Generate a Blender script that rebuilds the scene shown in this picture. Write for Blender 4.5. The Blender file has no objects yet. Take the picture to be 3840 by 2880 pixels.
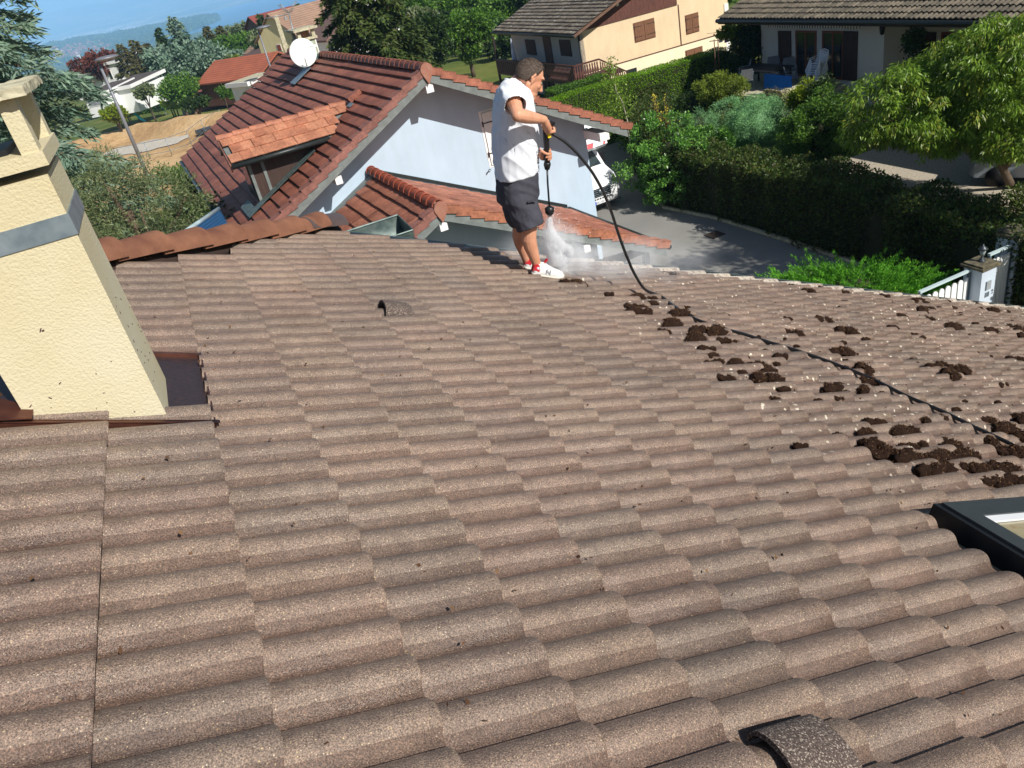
import bpy, math, random
import numpy as np
from mathutils import Vector, Matrix, noise as mnoise
from math import sin, cos, tan, radians, pi, sqrt, atan2, hypot

C = bpy.context.scene.collection
scn = bpy.context.scene
rng = np.random.default_rng(11)
random.seed(5)

# ------------------------------------------------------------------ camera
GZ = 9.8                       # eye height above the driveway
CAM = np.array([0., 0., GZ])
ROLL, PITCH, FPX = radians(12.8), radians(29.6), 2930.0
FW = np.array([0, cos(PITCH), -sin(PITCH)])
R0 = np.array([1., 0, 0]); U0 = np.array([0, sin(PITCH), cos(PITCH)])
XA = cos(ROLL)*R0 - sin(ROLL)*U0
YA = sin(ROLL)*R0 + cos(ROLL)*U0
cd = bpy.data.cameras.new("camera"); cam = bpy.data.objects.new("camera", cd); C.objects.link(cam)
cam.matrix_world = Matrix(((XA[0], YA[0], -FW[0], 0), (XA[1], YA[1], -FW[1], 0), (XA[2], YA[2], -FW[2], GZ), (0, 0, 0, 1)))
cd.sensor_fit = 'HORIZONTAL'; cd.sensor_width = 36.0; cd.lens = 36.0*FPX/3840.0
cd.clip_start = 0.05; cd.clip_end = 60000
scn.camera = cam

# ------------------------------------------------------------------ sky, sun, exposure
SUN_AZ, SUN_EL = radians(140), radians(39)
w = bpy.data.worlds.new("World"); scn.world = w; w.use_nodes = True
nt = w.node_tree; bg = nt.nodes['Background']
sky = nt.nodes.new('ShaderNodeTexSky'); sky.sky_type = 'NISHITA'; sky.sun_disc = False
sky.sun_elevation = SUN_EL; sky.sun_rotation = SUN_AZ
sky.altitude = 500; sky.dust_density = 1.2
nt.links.new(sky.outputs[0], bg.inputs[0]); bg.inputs[1].default_value = 0.065
sl_ = bpy.data.lights.new("sun", 'SUN'); sl_.energy = 5.0; sl_.angle = radians(0.55); sl_.color = (1.0, .95, .87)
so = bpy.data.objects.new("sun", sl_); C.objects.link(so)
sd = Vector((sin(SUN_AZ)*cos(SUN_EL), cos(SUN_AZ)*cos(SUN_EL), sin(SUN_EL)))
so.rotation_euler = sd.to_track_quat('Z', 'Y').to_euler()
scn.view_settings.view_transform = 'Standard'; scn.view_settings.look = 'None'
scn.view_settings.exposure = 0.16; scn.view_settings.gamma = 1.0
scn.cycles.volume_bounces = 2
scn.cycles.max_bounces = 6
scn.cycles.transparent_max_bounces = 12

# ------------------------------------------------------------------ picture -> place helpers (photo pixels 3840x2880)
def ray(x, y):
    d = FW*FPX + XA*(x-1920) - YA*(y-1440)
    return d/np.linalg.norm(d)
def frame(az):
    a = radians(az); return np.array([sin(a), cos(a), 0.]), np.array([cos(a), -sin(a), 0.])
AW, LT = frame(-18.06)         # 'along' and 'lateral' of the street grid
AN, LN = frame(-20.23)         # the same of the next house
def at_r(x, y, r):             # at horizontal range r
    d = ray(x, y); return CAM + d*(r/hypot(d[0], d[1]))
def at_z(x, y, z):
    d = ray(x, y); return CAM + d*((z-GZ)/d[2])
def at_al(x, y, a, ax=AW):     # on the upright plane at 'along' = a
    d = ray(x, y); return CAM + d*(a/(d@ax))
def at_lat(x, y, l, ax=LT):
    d = ray(x, y); return CAM + d*(l/(d@ax))
def G(lat, along, z, f=None):  # grid coordinates, z relative to the eye
    a, l = f if f else (AW, LT)
    return a*along + l*lat + np.array([0, 0, z+GZ])
def N(lat, along, z): return G(lat, along, z, (AN, LN))

# ------------------------------------------------------------------ mesh builder
def V3(p): return np.asarray(p, float)
class MB:
    def __init__(s): s.v = []; s.f = []; s.n = 0; s.sm = []
    def add(s, verts, faces, smooth=False):
        verts = np.asarray(verts, float).reshape(-1, 3)
        s.v.append(verts); o = s.n
        s.f += [tuple(i+o for i in f) for f in faces]; s.sm += [smooth]*len(faces)
        s.n += len(verts); return s
    def box8(s, p): # p: 8 points, bottom loop 0-3, top loop 4-7
        return s.add(p, [(0,3,2,1),(4,5,6,7),(0,1,5,4),(1,2,6,5),(2,3,7,6),(3,0,4,7)])
    def obox(s, o, a, b, c): # corner + three edge vectors
        o, a, b, c = map(V3, (o, a, b, c))
        if np.dot(np.cross(a, b), c) < 0: a, b = b, a
        return s.box8([o, o+a, o+a+b, o+b, o+c, o+a+c, o+a+b+c, o+b+c])
    def cbox(s, cen, a, b, c): # centre + full-size vectors
        cen, a, b, c = map(V3, (cen, a, b, c)); return s.obox(cen-(a+b+c)/2, a, b, c)
    def slab(s, pts, th): # polygon with thickness th (vector)
        pts = [V3(p) for p in pts]; n = len(pts); th = V3(th)
        v = pts+[p+th for p in pts]
        f = [tuple(range(n))[::-1], tuple(range(n, 2*n))]+[(i, (i+1) % n, n+(i+1) % n, n+i) for i in range(n)]
        return s.add(v, f)
    def tube(s, pts, rad, k=8, cap=True, smooth=True, flat=1.0):
        pts = [V3(p) for p in pts]; n = len(pts)
        rad = [rad]*n if np.isscalar(rad) else list(rad)
        vs = []; up = None
        for i in range(n):
            t = pts[min(i+1, n-1)]-pts[max(i-1, 0)]; t = t/(np.linalg.norm(t)+1e-12)
            if up is None:
                up = np.array([0, 0, 1.]) if abs(t[2]) < .9 else np.array([1., 0, 0])
            a = np.cross(t, up); a /= np.linalg.norm(a)+1e-12; b = np.cross(a, t); up = b
            for j in range(k):
                an = 2*pi*j/k; vs.append(pts[i]+rad[i]*(cos(an)*a+flat*sin(an)*b))
        fs = [(i*k+j, i*k+(j+1) % k, (i+1)*k+(j+1) % k, (i+1)*k+j) for i in range(n-1) for j in range(k)]
        if cap: fs += [tuple(range(k))[::-1], tuple((n-1)*k+j for j in range(k))]
        return s.add(vs, fs, smooth)
    def ell(s, c, r, seg=14, rings=8, R=None):
        c = V3(c); r = V3(r) if not np.isscalar(r) else np.array([r]*3)
        vs = [np.array([0, 0, 1.])]
        for i in range(1, rings):
            th = pi*i/rings
            for j in range(seg): ph = 2*pi*j/seg; vs.append(np.array([sin(th)*cos(ph), sin(th)*sin(ph), cos(th)]))
        vs.append(np.array([0, 0, -1.]))
        vs = np.array(vs)*r
        if R is not None: vs = vs@np.asarray(R).T
        vs = vs+c
        fs = [(0, 1+j, 1+(j+1) % seg) for j in range(seg)]
        for i in range(rings-2):
            a = 1+i*seg
            fs += [(a+j, a+seg+j, a+seg+(j+1) % seg, a+(j+1) % seg) for j in range(seg)]
        l = len(vs)-1; a = 1+(rings-2)*seg
        fs += [(l, a+(j+1) % seg, a+j) for j in range(seg)]
        return s.add(vs, fs, True)
    def lathe(s, o, prof, k=16, ax=(0, 0, 1)):
        ax = V3(ax); ax = ax/np.linalg.norm(ax); u = np.cross(ax, [1, 0, 0] if abs(ax[0]) < .9 else [0, 1, 0]); u /= np.linalg.norm(u); w_ = np.cross(ax, u)
        vs = [V3(o)+ax*h+(u*cos(2*pi*j/k)+w_*sin(2*pi*j/k))*r for r, h in prof for j in range(k)]
        fs = [(i*k+j, i*k+(j+1) % k, (i+1)*k+(j+1) % k, (i+1)*k+j) for i in range(len(prof)-1) for j in range(k)]
        fs += [tuple(range(k))[::-1], tuple((len(prof)-1)*k+j for j in range(k))]
        return s.add(vs, fs, True)
    def orient(s):            # outward winding for a closed shape
        v = np.concatenate(s.v); tot = 0.; c0 = v.mean(0)
        for f in s.f:
            for k in range(1, len(f)-1): a, b, c = v[f[0]]-c0, v[f[k]]-c0, v[f[k+1]]-c0; tot += np.dot(a, np.cross(b, c))
        if tot < 0: s.f = [tuple(f[::-1]) for f in s.f]
        return s
    def build(s, name, mat, parent=None, loc=None):
        o = build_np(name, np.concatenate(s.v) if s.v else np.zeros((0, 3)), s.f, mat, parent, loc)
        if any(s.sm): o.data.polygons.foreach_set('use_smooth', s.sm)
        return o

def origin_of(o):
    p = np.zeros(3)
    while o is not None: p = p+np.array(o.location); o = o.parent
    return p
def build_np(name, v, f, mat, parent=None, loc=None, attr=None, smooth=False):
    me = bpy.data.meshes.new(name)
    if parent is not None: base = origin_of(parent)
    elif loc is not None: base = V3(loc)
    else: base = np.array([v[:, 0].mean(), v[:, 1].mean(), v[:, 2].min()])
    v = v-base
    if isinstance(f, np.ndarray):     # all quads, fast path
        nq, k = f.shape
        me.vertices.add(len(v)); me.vertices.foreach_set('co', v.astype(np.float32).ravel())
        me.loops.add(nq*k); me.loops.foreach_set('vertex_index', f.astype(np.int32).ravel())
        me.polygons.add(nq); me.polygons.foreach_set('loop_start', np.arange(0, nq*k, k, dtype=np.int32))
        me.update(calc_edges=True)
    else:
        me.from_pydata(v.tolist(), [], f); me.update()
    if attr is not None:
        a = me.attributes.new('rnd', 'FLOAT', 'FACE'); a.data.foreach_set('value', np.asarray(attr, np.float32))
    if smooth: me.polygons.foreach_set('use_smooth', [True]*len(me.polygons))
    if mat is not None: me.materials.append(mat)
    o = bpy.data.objects.new(name, me); C.objects.link(o)
    if parent is not None: o.parent = parent
    else: o.location = base
    return o
def thing(name, label, cat, loc, group=None, kind=None):
    o = bpy.data.objects.new(name, None); C.objects.link(o); o.empty_display_size = .2
    o.location = V3(loc); o['label'] = label; o['category'] = cat
    if group: o['group'] = group
    if kind: o['kind'] = kind
    return o
def tag(o, label, cat, group=None, kind=None):
    o['label'] = label; o['category'] = cat
    if group: o['group'] = group
    if kind: o['kind'] = kind
    return o
def struct(o): o['kind'] = 'structure'; return o
def dup(root, loc, label=None):
    r = root.copy(); C.objects.link(r); r.location = V3(loc)
    if label: r['label'] = label
    for ch in list(root.children):
        c_ = ch.copy(); C.objects.link(c_); c_.parent = r
        for g in ch.children:
            d_ = g.copy(); C.objects.link(d_); d_.parent = c_
    return r

# ------------------------------------------------------------------ materials
def srgb(r, g, b):
    f = lambda c: ((c/255+.055)/1.055)**2.4 if c/255 > .04045 else c/255/12.92
    return (f(r), f(g), f(b), 1)
def newmat(name):
    m = bpy.data.materials.new(name); m.use_nodes = True
    return m, m.node_tree, m.node_tree.nodes['Principled BSDF']
def nd(t, typ, **kw):
    n = t.nodes.new(typ)
    for k, v in kw.items():
        if k in ('inputs',):
            for a, b in v.items(): n.inputs[a].default_value = b
        else: setattr(n, k, v)
    return n
def coords(t, kind='Object', scale=None, rot=None):
    tc = t.nodes.new('ShaderNodeTexCoord'); out = tc.outputs[kind]
    if scale is not None or rot is not None:
        mp = t.nodes.new('ShaderNodeMapping')
        if scale is not None: mp.inputs['Scale'].default_value = scale
        if rot is not None: mp.inputs['Rotation'].default_value = rot
        t.links.new(out, mp.inputs[0]); out = mp.outputs[0]
    return out
def noise(t, co, scale, detail=3, rough=.55, dist=0):
    n = nd(t, 'ShaderNodeTexNoise', inputs={'Scale': scale, 'Detail': detail, 'Roughness': rough, 'Distortion': dist})
    t.links.new(co, n.inputs['Vector']); return n.outputs['Fac']
def ramp(t, fac, stops):
    r = t.nodes.new('ShaderNodeValToRGB'); e = r.color_ramp.elements
    while len(e) < len(stops): e.new(.5)
    for i, (p, c_) in enumerate(stops):
        e[i].position = p; e[i].color = c_ if len(c_) == 4 else (*c_, 1)
    t.links.new(fac, r.inputs[0]); return r.outputs[0]
def mix(t, fac, a, b, mode='MIX'):
    m = t.nodes.new('ShaderNodeMix'); m.data_type = 'RGBA'; m.blend_type = mode
    for s_, v_ in ((0, fac), (6, a), (7, b)):
        if hasattr(v_, 'is_linked') or hasattr(v_, 'links'): t.links.new(v_, m.inputs[s_])
        else: m.inputs[s_].default_value = v_
    return m.outputs[2]
def bump(t, b, h, strength=.5, dist=.02):
    n = nd(t, 'ShaderNodeBump', inputs={'Strength': strength, 'Distance': dist})
    t.links.new(h, n.inputs['Height']); t.links.new(n.outputs[0], b.inputs['Normal'])
def col(c_, k): return (min(c_[0]*k, 1), min(c_[1]*k, 1), min(c_[2]*k, 1), 1)
def pm(name, c1, rough=.7, var=.25, scale=3.0, bmp=.0, bscale=40, bdist=.01, metal=0, spec=.4, c2=None, stretch=None, detail=4):
    m, t, b = newmat(name); c1 = (*c1[:3], 1)
    co = coords(t, 'Object', stretch)
    f = noise(t, co, scale, detail)
    lo = col(c1, 1-var) if c2 is None else (*c2[:3], 1)
    cc = ramp(t, f, [(.3, lo), (.7, col(c1, 1+var*.6) if c2 is None else c1)])
    t.links.new(cc, b.inputs['Base Color'])
    b.inputs['Roughness'].default_value = rough; b.inputs['Metallic'].default_value = metal
    b.inputs['Specular IOR Level'].default_value = spec
    if bmp: bump(t, b, noise(t, co, bscale, 4), bmp, bdist)
    return m
def leafmat(name, cols, transl=.35, rough=.5, spec=.35, nscale=.6):
    """cols: list of base colours picked per leaf; broad colour drift over the crown"""
    m, t, b = newmat(name)
    a = nd(t, 'ShaderNodeAttribute', attribute_name='rnd')
    k = len(cols); cc = ramp(t, a.outputs['Fac'], [((i+.5)/k, (*c_[:3], 1)) for i, c_ in enumerate(cols)])
    f = noise(t, coords(t), nscale, 2)
    v_ = ramp(t, f, [(.3, (.72, .72, .72)), (.7, (1.2, 1.2, 1.1))])
    cc = mix(t, 1.0, cc, v_, 'MULTIPLY')
    t.links.new(cc, b.inputs['Base Color']); b.inputs['Roughness'].default_value = rough
    b.inputs['Specular IOR Level'].default_value = spec
    tr = t.nodes.new('ShaderNodeBsdfTranslucent'); t.links.new(cc, tr.inputs[0])
    ms = t.nodes.new('ShaderNodeMixShader'); ms.inputs[0].default_value = transl
    out = t.nodes['Material Output']
    t.links.new(b.outputs[0], ms.inputs[1]); t.links.new(tr.outputs[0], ms.inputs[2]); t.links.new(ms.outputs[0], out.inputs[0])
    return m

# ------------------------------------------------------------------ foliage
def unit(a): return a/(np.linalg.norm(a, axis=-1, keepdims=True)+1e-9)
def leaf_quads(P, D, Nn, L, W):
    """rhombus leaves: P base (n,3), D direction, Nn normal, L length, W width"""
    n = len(P); D = unit(D); S = unit(np.cross(D, Nn))
    L = np.broadcast_to(L, (n,))[:, None]; W = np.broadcast_to(W, (n,))[:, None]
    a = P; b = P+D*L*.45+S*W*.5; c_ = P+D*L; d = P+D*L*.45-S*W*.5
    v = np.stack([a, b, c_, d], 1).reshape(-1, 3)
    f = np.arange(4*n).reshape(n, 4)
    return v, f
def rand_dirs(n): return unit(rng.normal(size=(n, 3)))
def crown_pts(blobs, nclump, nleaf, rc, shell=.55, squash=.8):
    """leaf positions in clumps spread over a union of ellipsoids; returns P, outward direction"""
    vol = np.array([max(b[3]*b[4]*b[5], 1e-6)**.67 for b in blobs]); vol = vol/vol.sum()
    idx = rng.choice(len(blobs), nclump, p=vol); B = np.array(blobs)[idx]
    d = rand_dirs(nclump); r = shell+(1-shell)*rng.random(nclump)**.5
    cc = B[:, :3]+d*B[:, 3:6]*r[:, None]
    k = rng.integers(0, nclump, nleaf); rcs = rc*(.6+.8*rng.random(nclump))
    e = rand_dirs(nleaf); e[:, 2] *= squash
    rr = rng.random(nleaf)**.4
    P = cc[k]+e*(rcs[k]*rr)[:, None]
    return P, unit(e*.8+d[k]*.6), k
def foliage(name, P, D, L, W, mat, parent, droop=0., jit=.7, clump=None, nup=.8):
    n = len(P)
    D = unit(D+rng.normal(size=(n, 3))*jit+np.array([0, 0, -droop]))
    Nn = unit(rng.normal(size=(n, 3))+np.array([0, 0, nup]))
    l = L*(.7+.6*rng.random(n)); w_ = W*(.7+.6*rng.random(n))
    v, f = leaf_quads(P, D, Nn, l, w_)
    r = rng.random(n)
    if clump is not None:
        cr = rng.random(clump.max()+1); r = .55*r+.45*cr[clump]
    return build_np(name, v, f, mat, parent, attr=r)
def trunk_mesh(base, top, r0, r1, blobs=None, nb=6, parent=None, mat=None, name='trunk', bend=.3):
    mb = MB(); base, top = V3(base), V3(top); pts = []
    for i in range(7):
        t_ = i/6; p = base+(top-base)*t_+np.array([sin(t_*3+base[0])*bend*.3, cos(t_*2.3+base[1])*bend*.3, 0])*t_; pts.append(p)
    mb.tube(pts, [r0*(1-t_)+r1*t_ for t_ in np.linspace(0, 1, 7)], 8)
    if blobs is not None:
        for j in range(nb):
            b_ = blobs[j % len(blobs)]; q = pts[2+j % 4]
            d = rand_dirs(1)[0]*.6; d[2] = abs(d[2])
            e = np.array(b_[:3])+d*np.array(b_[3:6]); mid = (q+e)/2+np.array([0, 0, .1*np.linalg.norm(e-q)])
            mb.tube([q, mid, e], [r1*1.3, r1*.8, r1*.25], 6)
    return mb.build(name, mat, parent)
# ================================================================== OWN ROOF
SLP = radians(24.37); Hh = 1.37
cV = AW.copy(); sV = cos(SLP)*LT - np.array([0, 0, sin(SLP)]); nV = sin(SLP)*LT + np.array([0, 0, cos(SLP)])
def RP(S, Cc, hh=0.0): return CAM + (np.asarray(S)[..., None]*sV+np.asarray(Cc)[..., None]*cV-nV)*Hh + np.asarray(hh)[..., None]*nV if np.ndim(S) or np.ndim(Cc) or np.ndim(hh) else CAM+(S*sV+Cc*cV-nV)*Hh+hh*nV
def rp(x, y):              # photo pixel -> roof coordinates (units of Hh)
    d = ray(x, y); p = d*(-1/(d@nV)); return p@sV, p@cV

def tile_field(name, org, ud, vd, nn, cells, gauge, width, prof, lift, th, mat, parent, jit=.002, nmid=1, attr=True, edge=.006, valley=None):
    """one mesh of overlapping roof tiles. org + ud*across + vd*down; cells = list of (i across, j down)"""
    us, hs = prof  # sample positions 0..1 and heights (m)
    nu = len(us); rows = [0.0] + [(k+1)/(nmid+1) for k in range(nmid)] + [1-edge/gauge, 1.0, 1.0]
    lv = [0.0] + [lift*(k+1)/(nmid+1) for k in range(nmid)] + [lift, lift-.005, lift-th]
    cells = np.array(cells); m = len(cells); nr = len(rows)
    U = cells[:, 0][:, None, None]*width + (np.array(us)*width)[None, None, :]
    Vv = cells[:, 1][:, None, None]*gauge + (np.array(rows)*gauge)[None, :, None]
    hj = rng.normal(size=(m, 1, 1))*jit; tj = rng.normal(size=(m, 1, 1))*jit*1.5
    Hg = np.array(hs)[None, None, :] + np.array(lv)[None, :, None] + hj + tj*(np.array(us)[None, None, :]-.5)
    vj = rng.normal(size=(m, 1, 1))*jit*1.5*(np.array(rows) > .9)[None, :, None]
    U = U+rng.normal(size=(m, 1, 1))*jit+0*Hg; Vv = Vv+vj+0*Hg
    P = org + U[..., None]*ud + Vv[..., None]*vd + Hg[..., None]*nn
    v = P.reshape(-1, 3)
    base = np.arange(m)[:, None, None]*(nr*nu)
    i0 = np.arange(nr-1)[None, :, None]*nu+np.arange(nu-1)[None, None, :]
    q = base+i0
    f = np.stack([q, q+nu, q+nu+1, q+1], -1).reshape(-1, 4)
    if np.dot(np.cross(vd, ud), nn) < 0: f = f[:, ::-1].copy()
    at = np.repeat(rng.random(m), (nr-1)*(nu-1))
    o = build_np(name, v, f, mat, parent, attr=at, smooth=True)
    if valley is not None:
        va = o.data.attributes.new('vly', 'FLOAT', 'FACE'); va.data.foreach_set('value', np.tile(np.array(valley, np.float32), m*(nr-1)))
    try: o.data.set_sharp_from_angle(angle=radians(42))
    except Exception: pass
    return o

# --- concrete tile material: per tile tint, aggregate specks, lichen on the side not yet washed
def tile_mat():
    m, t, b = newmat('concrete_tile')
    a = nd(t, 'ShaderNodeAttribute', attribute_name='rnd')
    co = coords(t)
    base = ramp(t, a.outputs['Fac'], [(0, srgb(117, 103, 92)), (.3, srgb(126, 110, 98)), (.55, srgb(124, 107, 96)), (.8, srgb(116, 104, 94)), (1, srgb(128, 112, 99))])
    big = noise(t, co, 1.3, 4, .6)
    base = mix(t, 1, base, ramp(t, big, [(.3, (.80, .78, .78)), (.68, (1.14, 1.12, 1.10))]), 'MULTIPLY')
    mid = noise(t, co, 16, 3, .7)
    base = mix(t, 1, base, ramp(t, mid, [(.3, (.82, .80, .80)), (.7, (1.16, 1.15, 1.13))]), 'MULTIPLY')
    # sandy aggregate
    gr = noise(t, co, 260, 2, .75)
    base = mix(t, 1, base, ramp(t, gr, [(.32, (.38, .36, .35)), (.5, (1, 1, 1)), (.67, (2.0, 1.93, 1.82))]), 'MULTIPLY')
    v = nd(t, 'ShaderNodeTexVoronoi', inputs={'Scale': 150}); t.links.new(co, v.inputs['Vector'])
    sel = nd(t, 'ShaderNodeSeparateColor'); t.links.new(v.outputs['Color'], sel.inputs[0])
    m1 = nd(t, 'ShaderNodeMath', operation='LESS_THAN', inputs={1: .24}); t.links.new(v.outputs['Distance'], m1.inputs[0])
    m2 = nd(t, 'ShaderNodeMath', operation='GREATER_THAN', inputs={1: .86}); t.links.new(sel.outputs[0], m2.inputs[0])
    m3 = nd(t, 'ShaderNodeMath', operation='MULTIPLY'); t.links.new(m1.outputs[0], m3.inputs[0]); t.links.new(m2.outputs[0], m3.inputs[1])
    base = mix(t, m3.outputs[0], base, ramp(t, sel.outputs[1], [(0, srgb(200, 178, 124)), (.5, srgb(190, 174, 150)), (1, srgb(208, 192, 166))]))
    # the channels between the rolls stay damp and dirty
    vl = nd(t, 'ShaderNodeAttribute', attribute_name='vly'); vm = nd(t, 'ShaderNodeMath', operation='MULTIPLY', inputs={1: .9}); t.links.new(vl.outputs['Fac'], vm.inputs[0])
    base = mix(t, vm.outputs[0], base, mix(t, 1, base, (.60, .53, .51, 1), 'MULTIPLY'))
    # pale abraded blotches
    bl = noise(t, co, 9, 5, .75)
    blm = ramp(t, bl, [(.655, (0, 0, 0)), (.72, (.45, .45, .45))])
    base = mix(t, blm, base, srgb(206, 182, 160))
    # white lichen, only where the roof is still uncleaned (object x,y position)
    sp = nd(t, 'ShaderNodeSeparateXYZ'); t.links.new(co, sp.inputs[0])
    dp = nd(t, 'ShaderNodeVectorMath', operation='DOT_PRODUCT'); t.links.new(co, dp.inputs[0]); dp.inputs[1].default_value = tuple(sV)
    dq = nd(t, 'ShaderNodeVectorMath', operation='DOT_PRODUCT'); t.links.new(co, dq.inputs[0]); dq.inputs[1].default_value = tuple(cV)
    v2 = nd(t, 'ShaderNodeTexVoronoi', inputs={'Scale': 22, 'Randomness': 1}); 
    nz = nd(t, 'ShaderNodeTexNoise', inputs={'Scale': 30, 'Detail': 2})
    t.links.new(co, nz.inputs['Vector'])
    ad = nd(t, 'ShaderNodeVectorMath', operation='MULTIPLY_ADD', inputs={1: (.04, .04, .04)}); t.links.new(nz.outputs['Color'], ad.inputs[0]); t.links.new(co, ad.inputs[2])
    t.links.new(ad.outputs[0], v2.inputs['Vector'])
    s2 = nd(t, 'ShaderNodeSeparateColor'); t.links.new(v2.outputs['Color'], s2.inputs[0])
    rad = nd(t, 'ShaderNodeMath', operation='MULTIPLY', inputs={1: .27}); t.links.new(s2.outputs[0], rad.inputs[0])
    l1 = nd(t, 'ShaderNodeMath', operation='LESS_THAN'); t.links.new(v2.outputs['Distance'], l1.inputs[0]); t.links.new(rad.outputs[0], l1.inputs[1])
    l2 = nd(t, 'ShaderNodeMath', operation='GREATER_THAN', inputs={1: .38}); t.links.new(s2.outputs[1], l2.inputs[0])
    # object coordinates -> roof coordinates: the unwashed part lies beyond S = 2.3
    wob = nd(t, 'ShaderNodeMath', operation='MULTIPLY_ADD', inputs={1: .9, 2: -.45}); t.links.new(noise(t, co, 2.2, 4, .7), wob.inputs[0])
    reg_in = nd(t, 'ShaderNodeMath', operation='ADD'); t.links.new(dp.outputs['Value'], reg_in.inputs[0]); t.links.new(wob.outputs[0], reg_in.inputs[1])
    r1 = nd(t, 'ShaderNodeMapRange', inputs={1: -3.72, 2: -3.40, 3: 0, 4: 1}); t.links.new(reg_in.outputs[0], r1.inputs[0])
    r2 = nd(t, 'ShaderNodeMapRange', inputs={1: .0, 2: .35, 3: 0, 4: 1}); t.links.new(dq.outputs['Value'], r2.inputs[0])
    reg = nd(t, 'ShaderNodeMath', operation='MULTIPLY'); t.links.new(r1.outputs[0], reg.inputs[0]); t.links.new(r2.outputs[0], reg.inputs[1])
    l3 = nd(t, 'ShaderNodeMath', operation='MULTIPLY'); t.links.new(l1.outputs[0], l3.inputs[0]); t.links.new(l2.outputs[0], l3.inputs[1])
    l4 = nd(t, 'ShaderNodeMath', operation='MULTIPLY'); t.links.new(l3.outputs[0], l4.inputs[0]); t.links.new(reg.outputs[0], l4.inputs[1])
    base = mix(t, l4.outputs[0], base, srgb(208, 198, 178))
    # crust of white lichen along the verge
    ve = nd(t, 'ShaderNodeMapRange', inputs={1: 4.30, 2: 4.56, 3: 0, 4: 1}); t.links.new(dq.outputs['Value'], ve.inputs[0])
    vn = ramp(t, noise(t, co, 26, 4, .7), [(.42, (0, 0, 0)), (.48, (1, 1, 1))]); vq = nd(t, 'ShaderNodeMath', operation='MULTIPLY'); t.links.new(ve.outputs[0], vq.inputs[0]); t.links.new(vn, vq.inputs[1])
    vq2 = nd(t, 'ShaderNodeMath', operation='MULTIPLY'); t.links.new(vq.outputs[0], vq2.inputs[0]); t.links.new(r1.outputs[0], vq2.inputs[1])
    base = mix(t, vq2.outputs[0], base, srgb(222, 214, 198))
    # dirt film on the uncleaned part
    dm = nd(t, 'ShaderNodeMath', operation='MULTIPLY', inputs={1: .5}); t.links.new(reg.outputs[0], dm.inputs[0])
    d2 = nd(t, 'ShaderNodeMath', operation='MULTIPLY'); t.links.new(dm.outputs[0], d2.inputs[0])
    t.links.new(ramp(t, noise(t, co, 7, 5, .7), [(.45, (0, 0, 0)), (.7, (1, 1, 1))]), d2.inputs[1])
    base = mix(t, d2.outputs[0], base, srgb(96, 76, 66))
    t.links.new(base, b.inputs['Base Color'])
    # washed tiles keep a slight wet sheen
    t.links.new(ramp(t, noise(t, co, 3, 3), [(.38, (.30,)*3), (.62, (.72,)*3)]), b.inputs['Roughness'])
    b.inputs['Specular IOR Level'].default_value = .6
    h = nd(t, 'ShaderNodeMath', operation='ADD'); t.links.new(gr, h.inputs[0]); t.links.new(noise(t, co, 60, 3, .6), h.inputs[1])
    bump(t, b, h.outputs[0], .55, .006)
    return m
M_tile = tile_mat()
M_render = pm('yellow_render', srgb(200, 188, 152), .9, .07, 2.2, .7, 110, .006, c2=srgb(208, 201, 174))
M_concrete = pm('weathered_concrete', srgb(205, 198, 170), .9, .3, 9, .5, 40, .01, c2=srgb(150, 145, 122))
M_zinc = pm('zinc', srgb(150, 163, 170), .45, .2, 14, .1, 30, .004, metal=.55, c2=srgb(112, 128, 138))
M_oldzinc = pm('old_green_zinc', srgb(108, 122, 118), .5, .3, 9, .15, 25, .004, metal=.3, c2=srgb(58, 74, 74))
M_copper = pm('copper_flashing', srgb(120, 76, 62), .35, .4, 6, .15, 20, .005, metal=.6, c2=srgb(62, 40, 36))
M_coppdark = pm('dirty_copper', srgb(70, 50, 45), .38, .3, 60, .2, 90, .003, metal=.2, c2=srgb(44, 34, 36))
M_black = pm('black_rubber', (.012, .012, .014), .45, .2, 20)
M_anth = pm('anthracite_metal', srgb(66, 72, 76), .38, .12, 30, .08, 60, .002, metal=.35)
M_anthd = pm('dark_anthracite', srgb(30, 34, 38), .45, .12, 30, metal=.2)
M_ridge = pm('old_ridge_clay', srgb(140, 96, 72), .85, .35, 5, .7, 90, .008, c2=srgb(104, 66, 50))
m, t, b = newmat('dark_speckled_tile'); co = coords(t)
t.links.new(ramp(t, noise(t, co, 190, 2, .7), [(.35, srgb(58, 48, 44)), (.58, srgb(98, 84, 77)), (.68, srgb(196, 184, 168))]), b.inputs['Base Color']); b.inputs['Roughness'].default_value = .9; bump(t, b, noise(t, co, 120, 3), .6, .008); M_dvent = m

own = thing('house', 'house under the photographer with a wide brown concrete tiled roof being washed', 'house', G(3.0, 2.0, -GZ))
GA, WD = .2525, .218            # gauge and tile width in units of Hh
# double roll profile
us = []; hs = []
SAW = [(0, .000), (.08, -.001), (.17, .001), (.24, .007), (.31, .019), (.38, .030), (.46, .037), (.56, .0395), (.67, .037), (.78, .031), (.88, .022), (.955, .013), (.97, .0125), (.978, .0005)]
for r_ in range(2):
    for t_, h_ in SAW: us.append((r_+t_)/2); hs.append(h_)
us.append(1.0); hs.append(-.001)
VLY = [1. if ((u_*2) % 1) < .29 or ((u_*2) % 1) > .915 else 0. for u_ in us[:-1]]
S0 = -.0223-3*GA; C0 = 1.036-.109*14 + .028
HIP0, HIPK = 3.70, 1.03         # hip line C = HIP0 + HIPK*S
CEND = 4.96
def hole(S, Cc):
    if -.60 < S < .232 and 2.06 < Cc < 2.60: return True     # chimney flashing
    if 2.25 < S and Cc < 1.37 and Cc > .55 and S < 3.35: return True   # skylight
    if S < -.6: return False
    return False
cells = []
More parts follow.
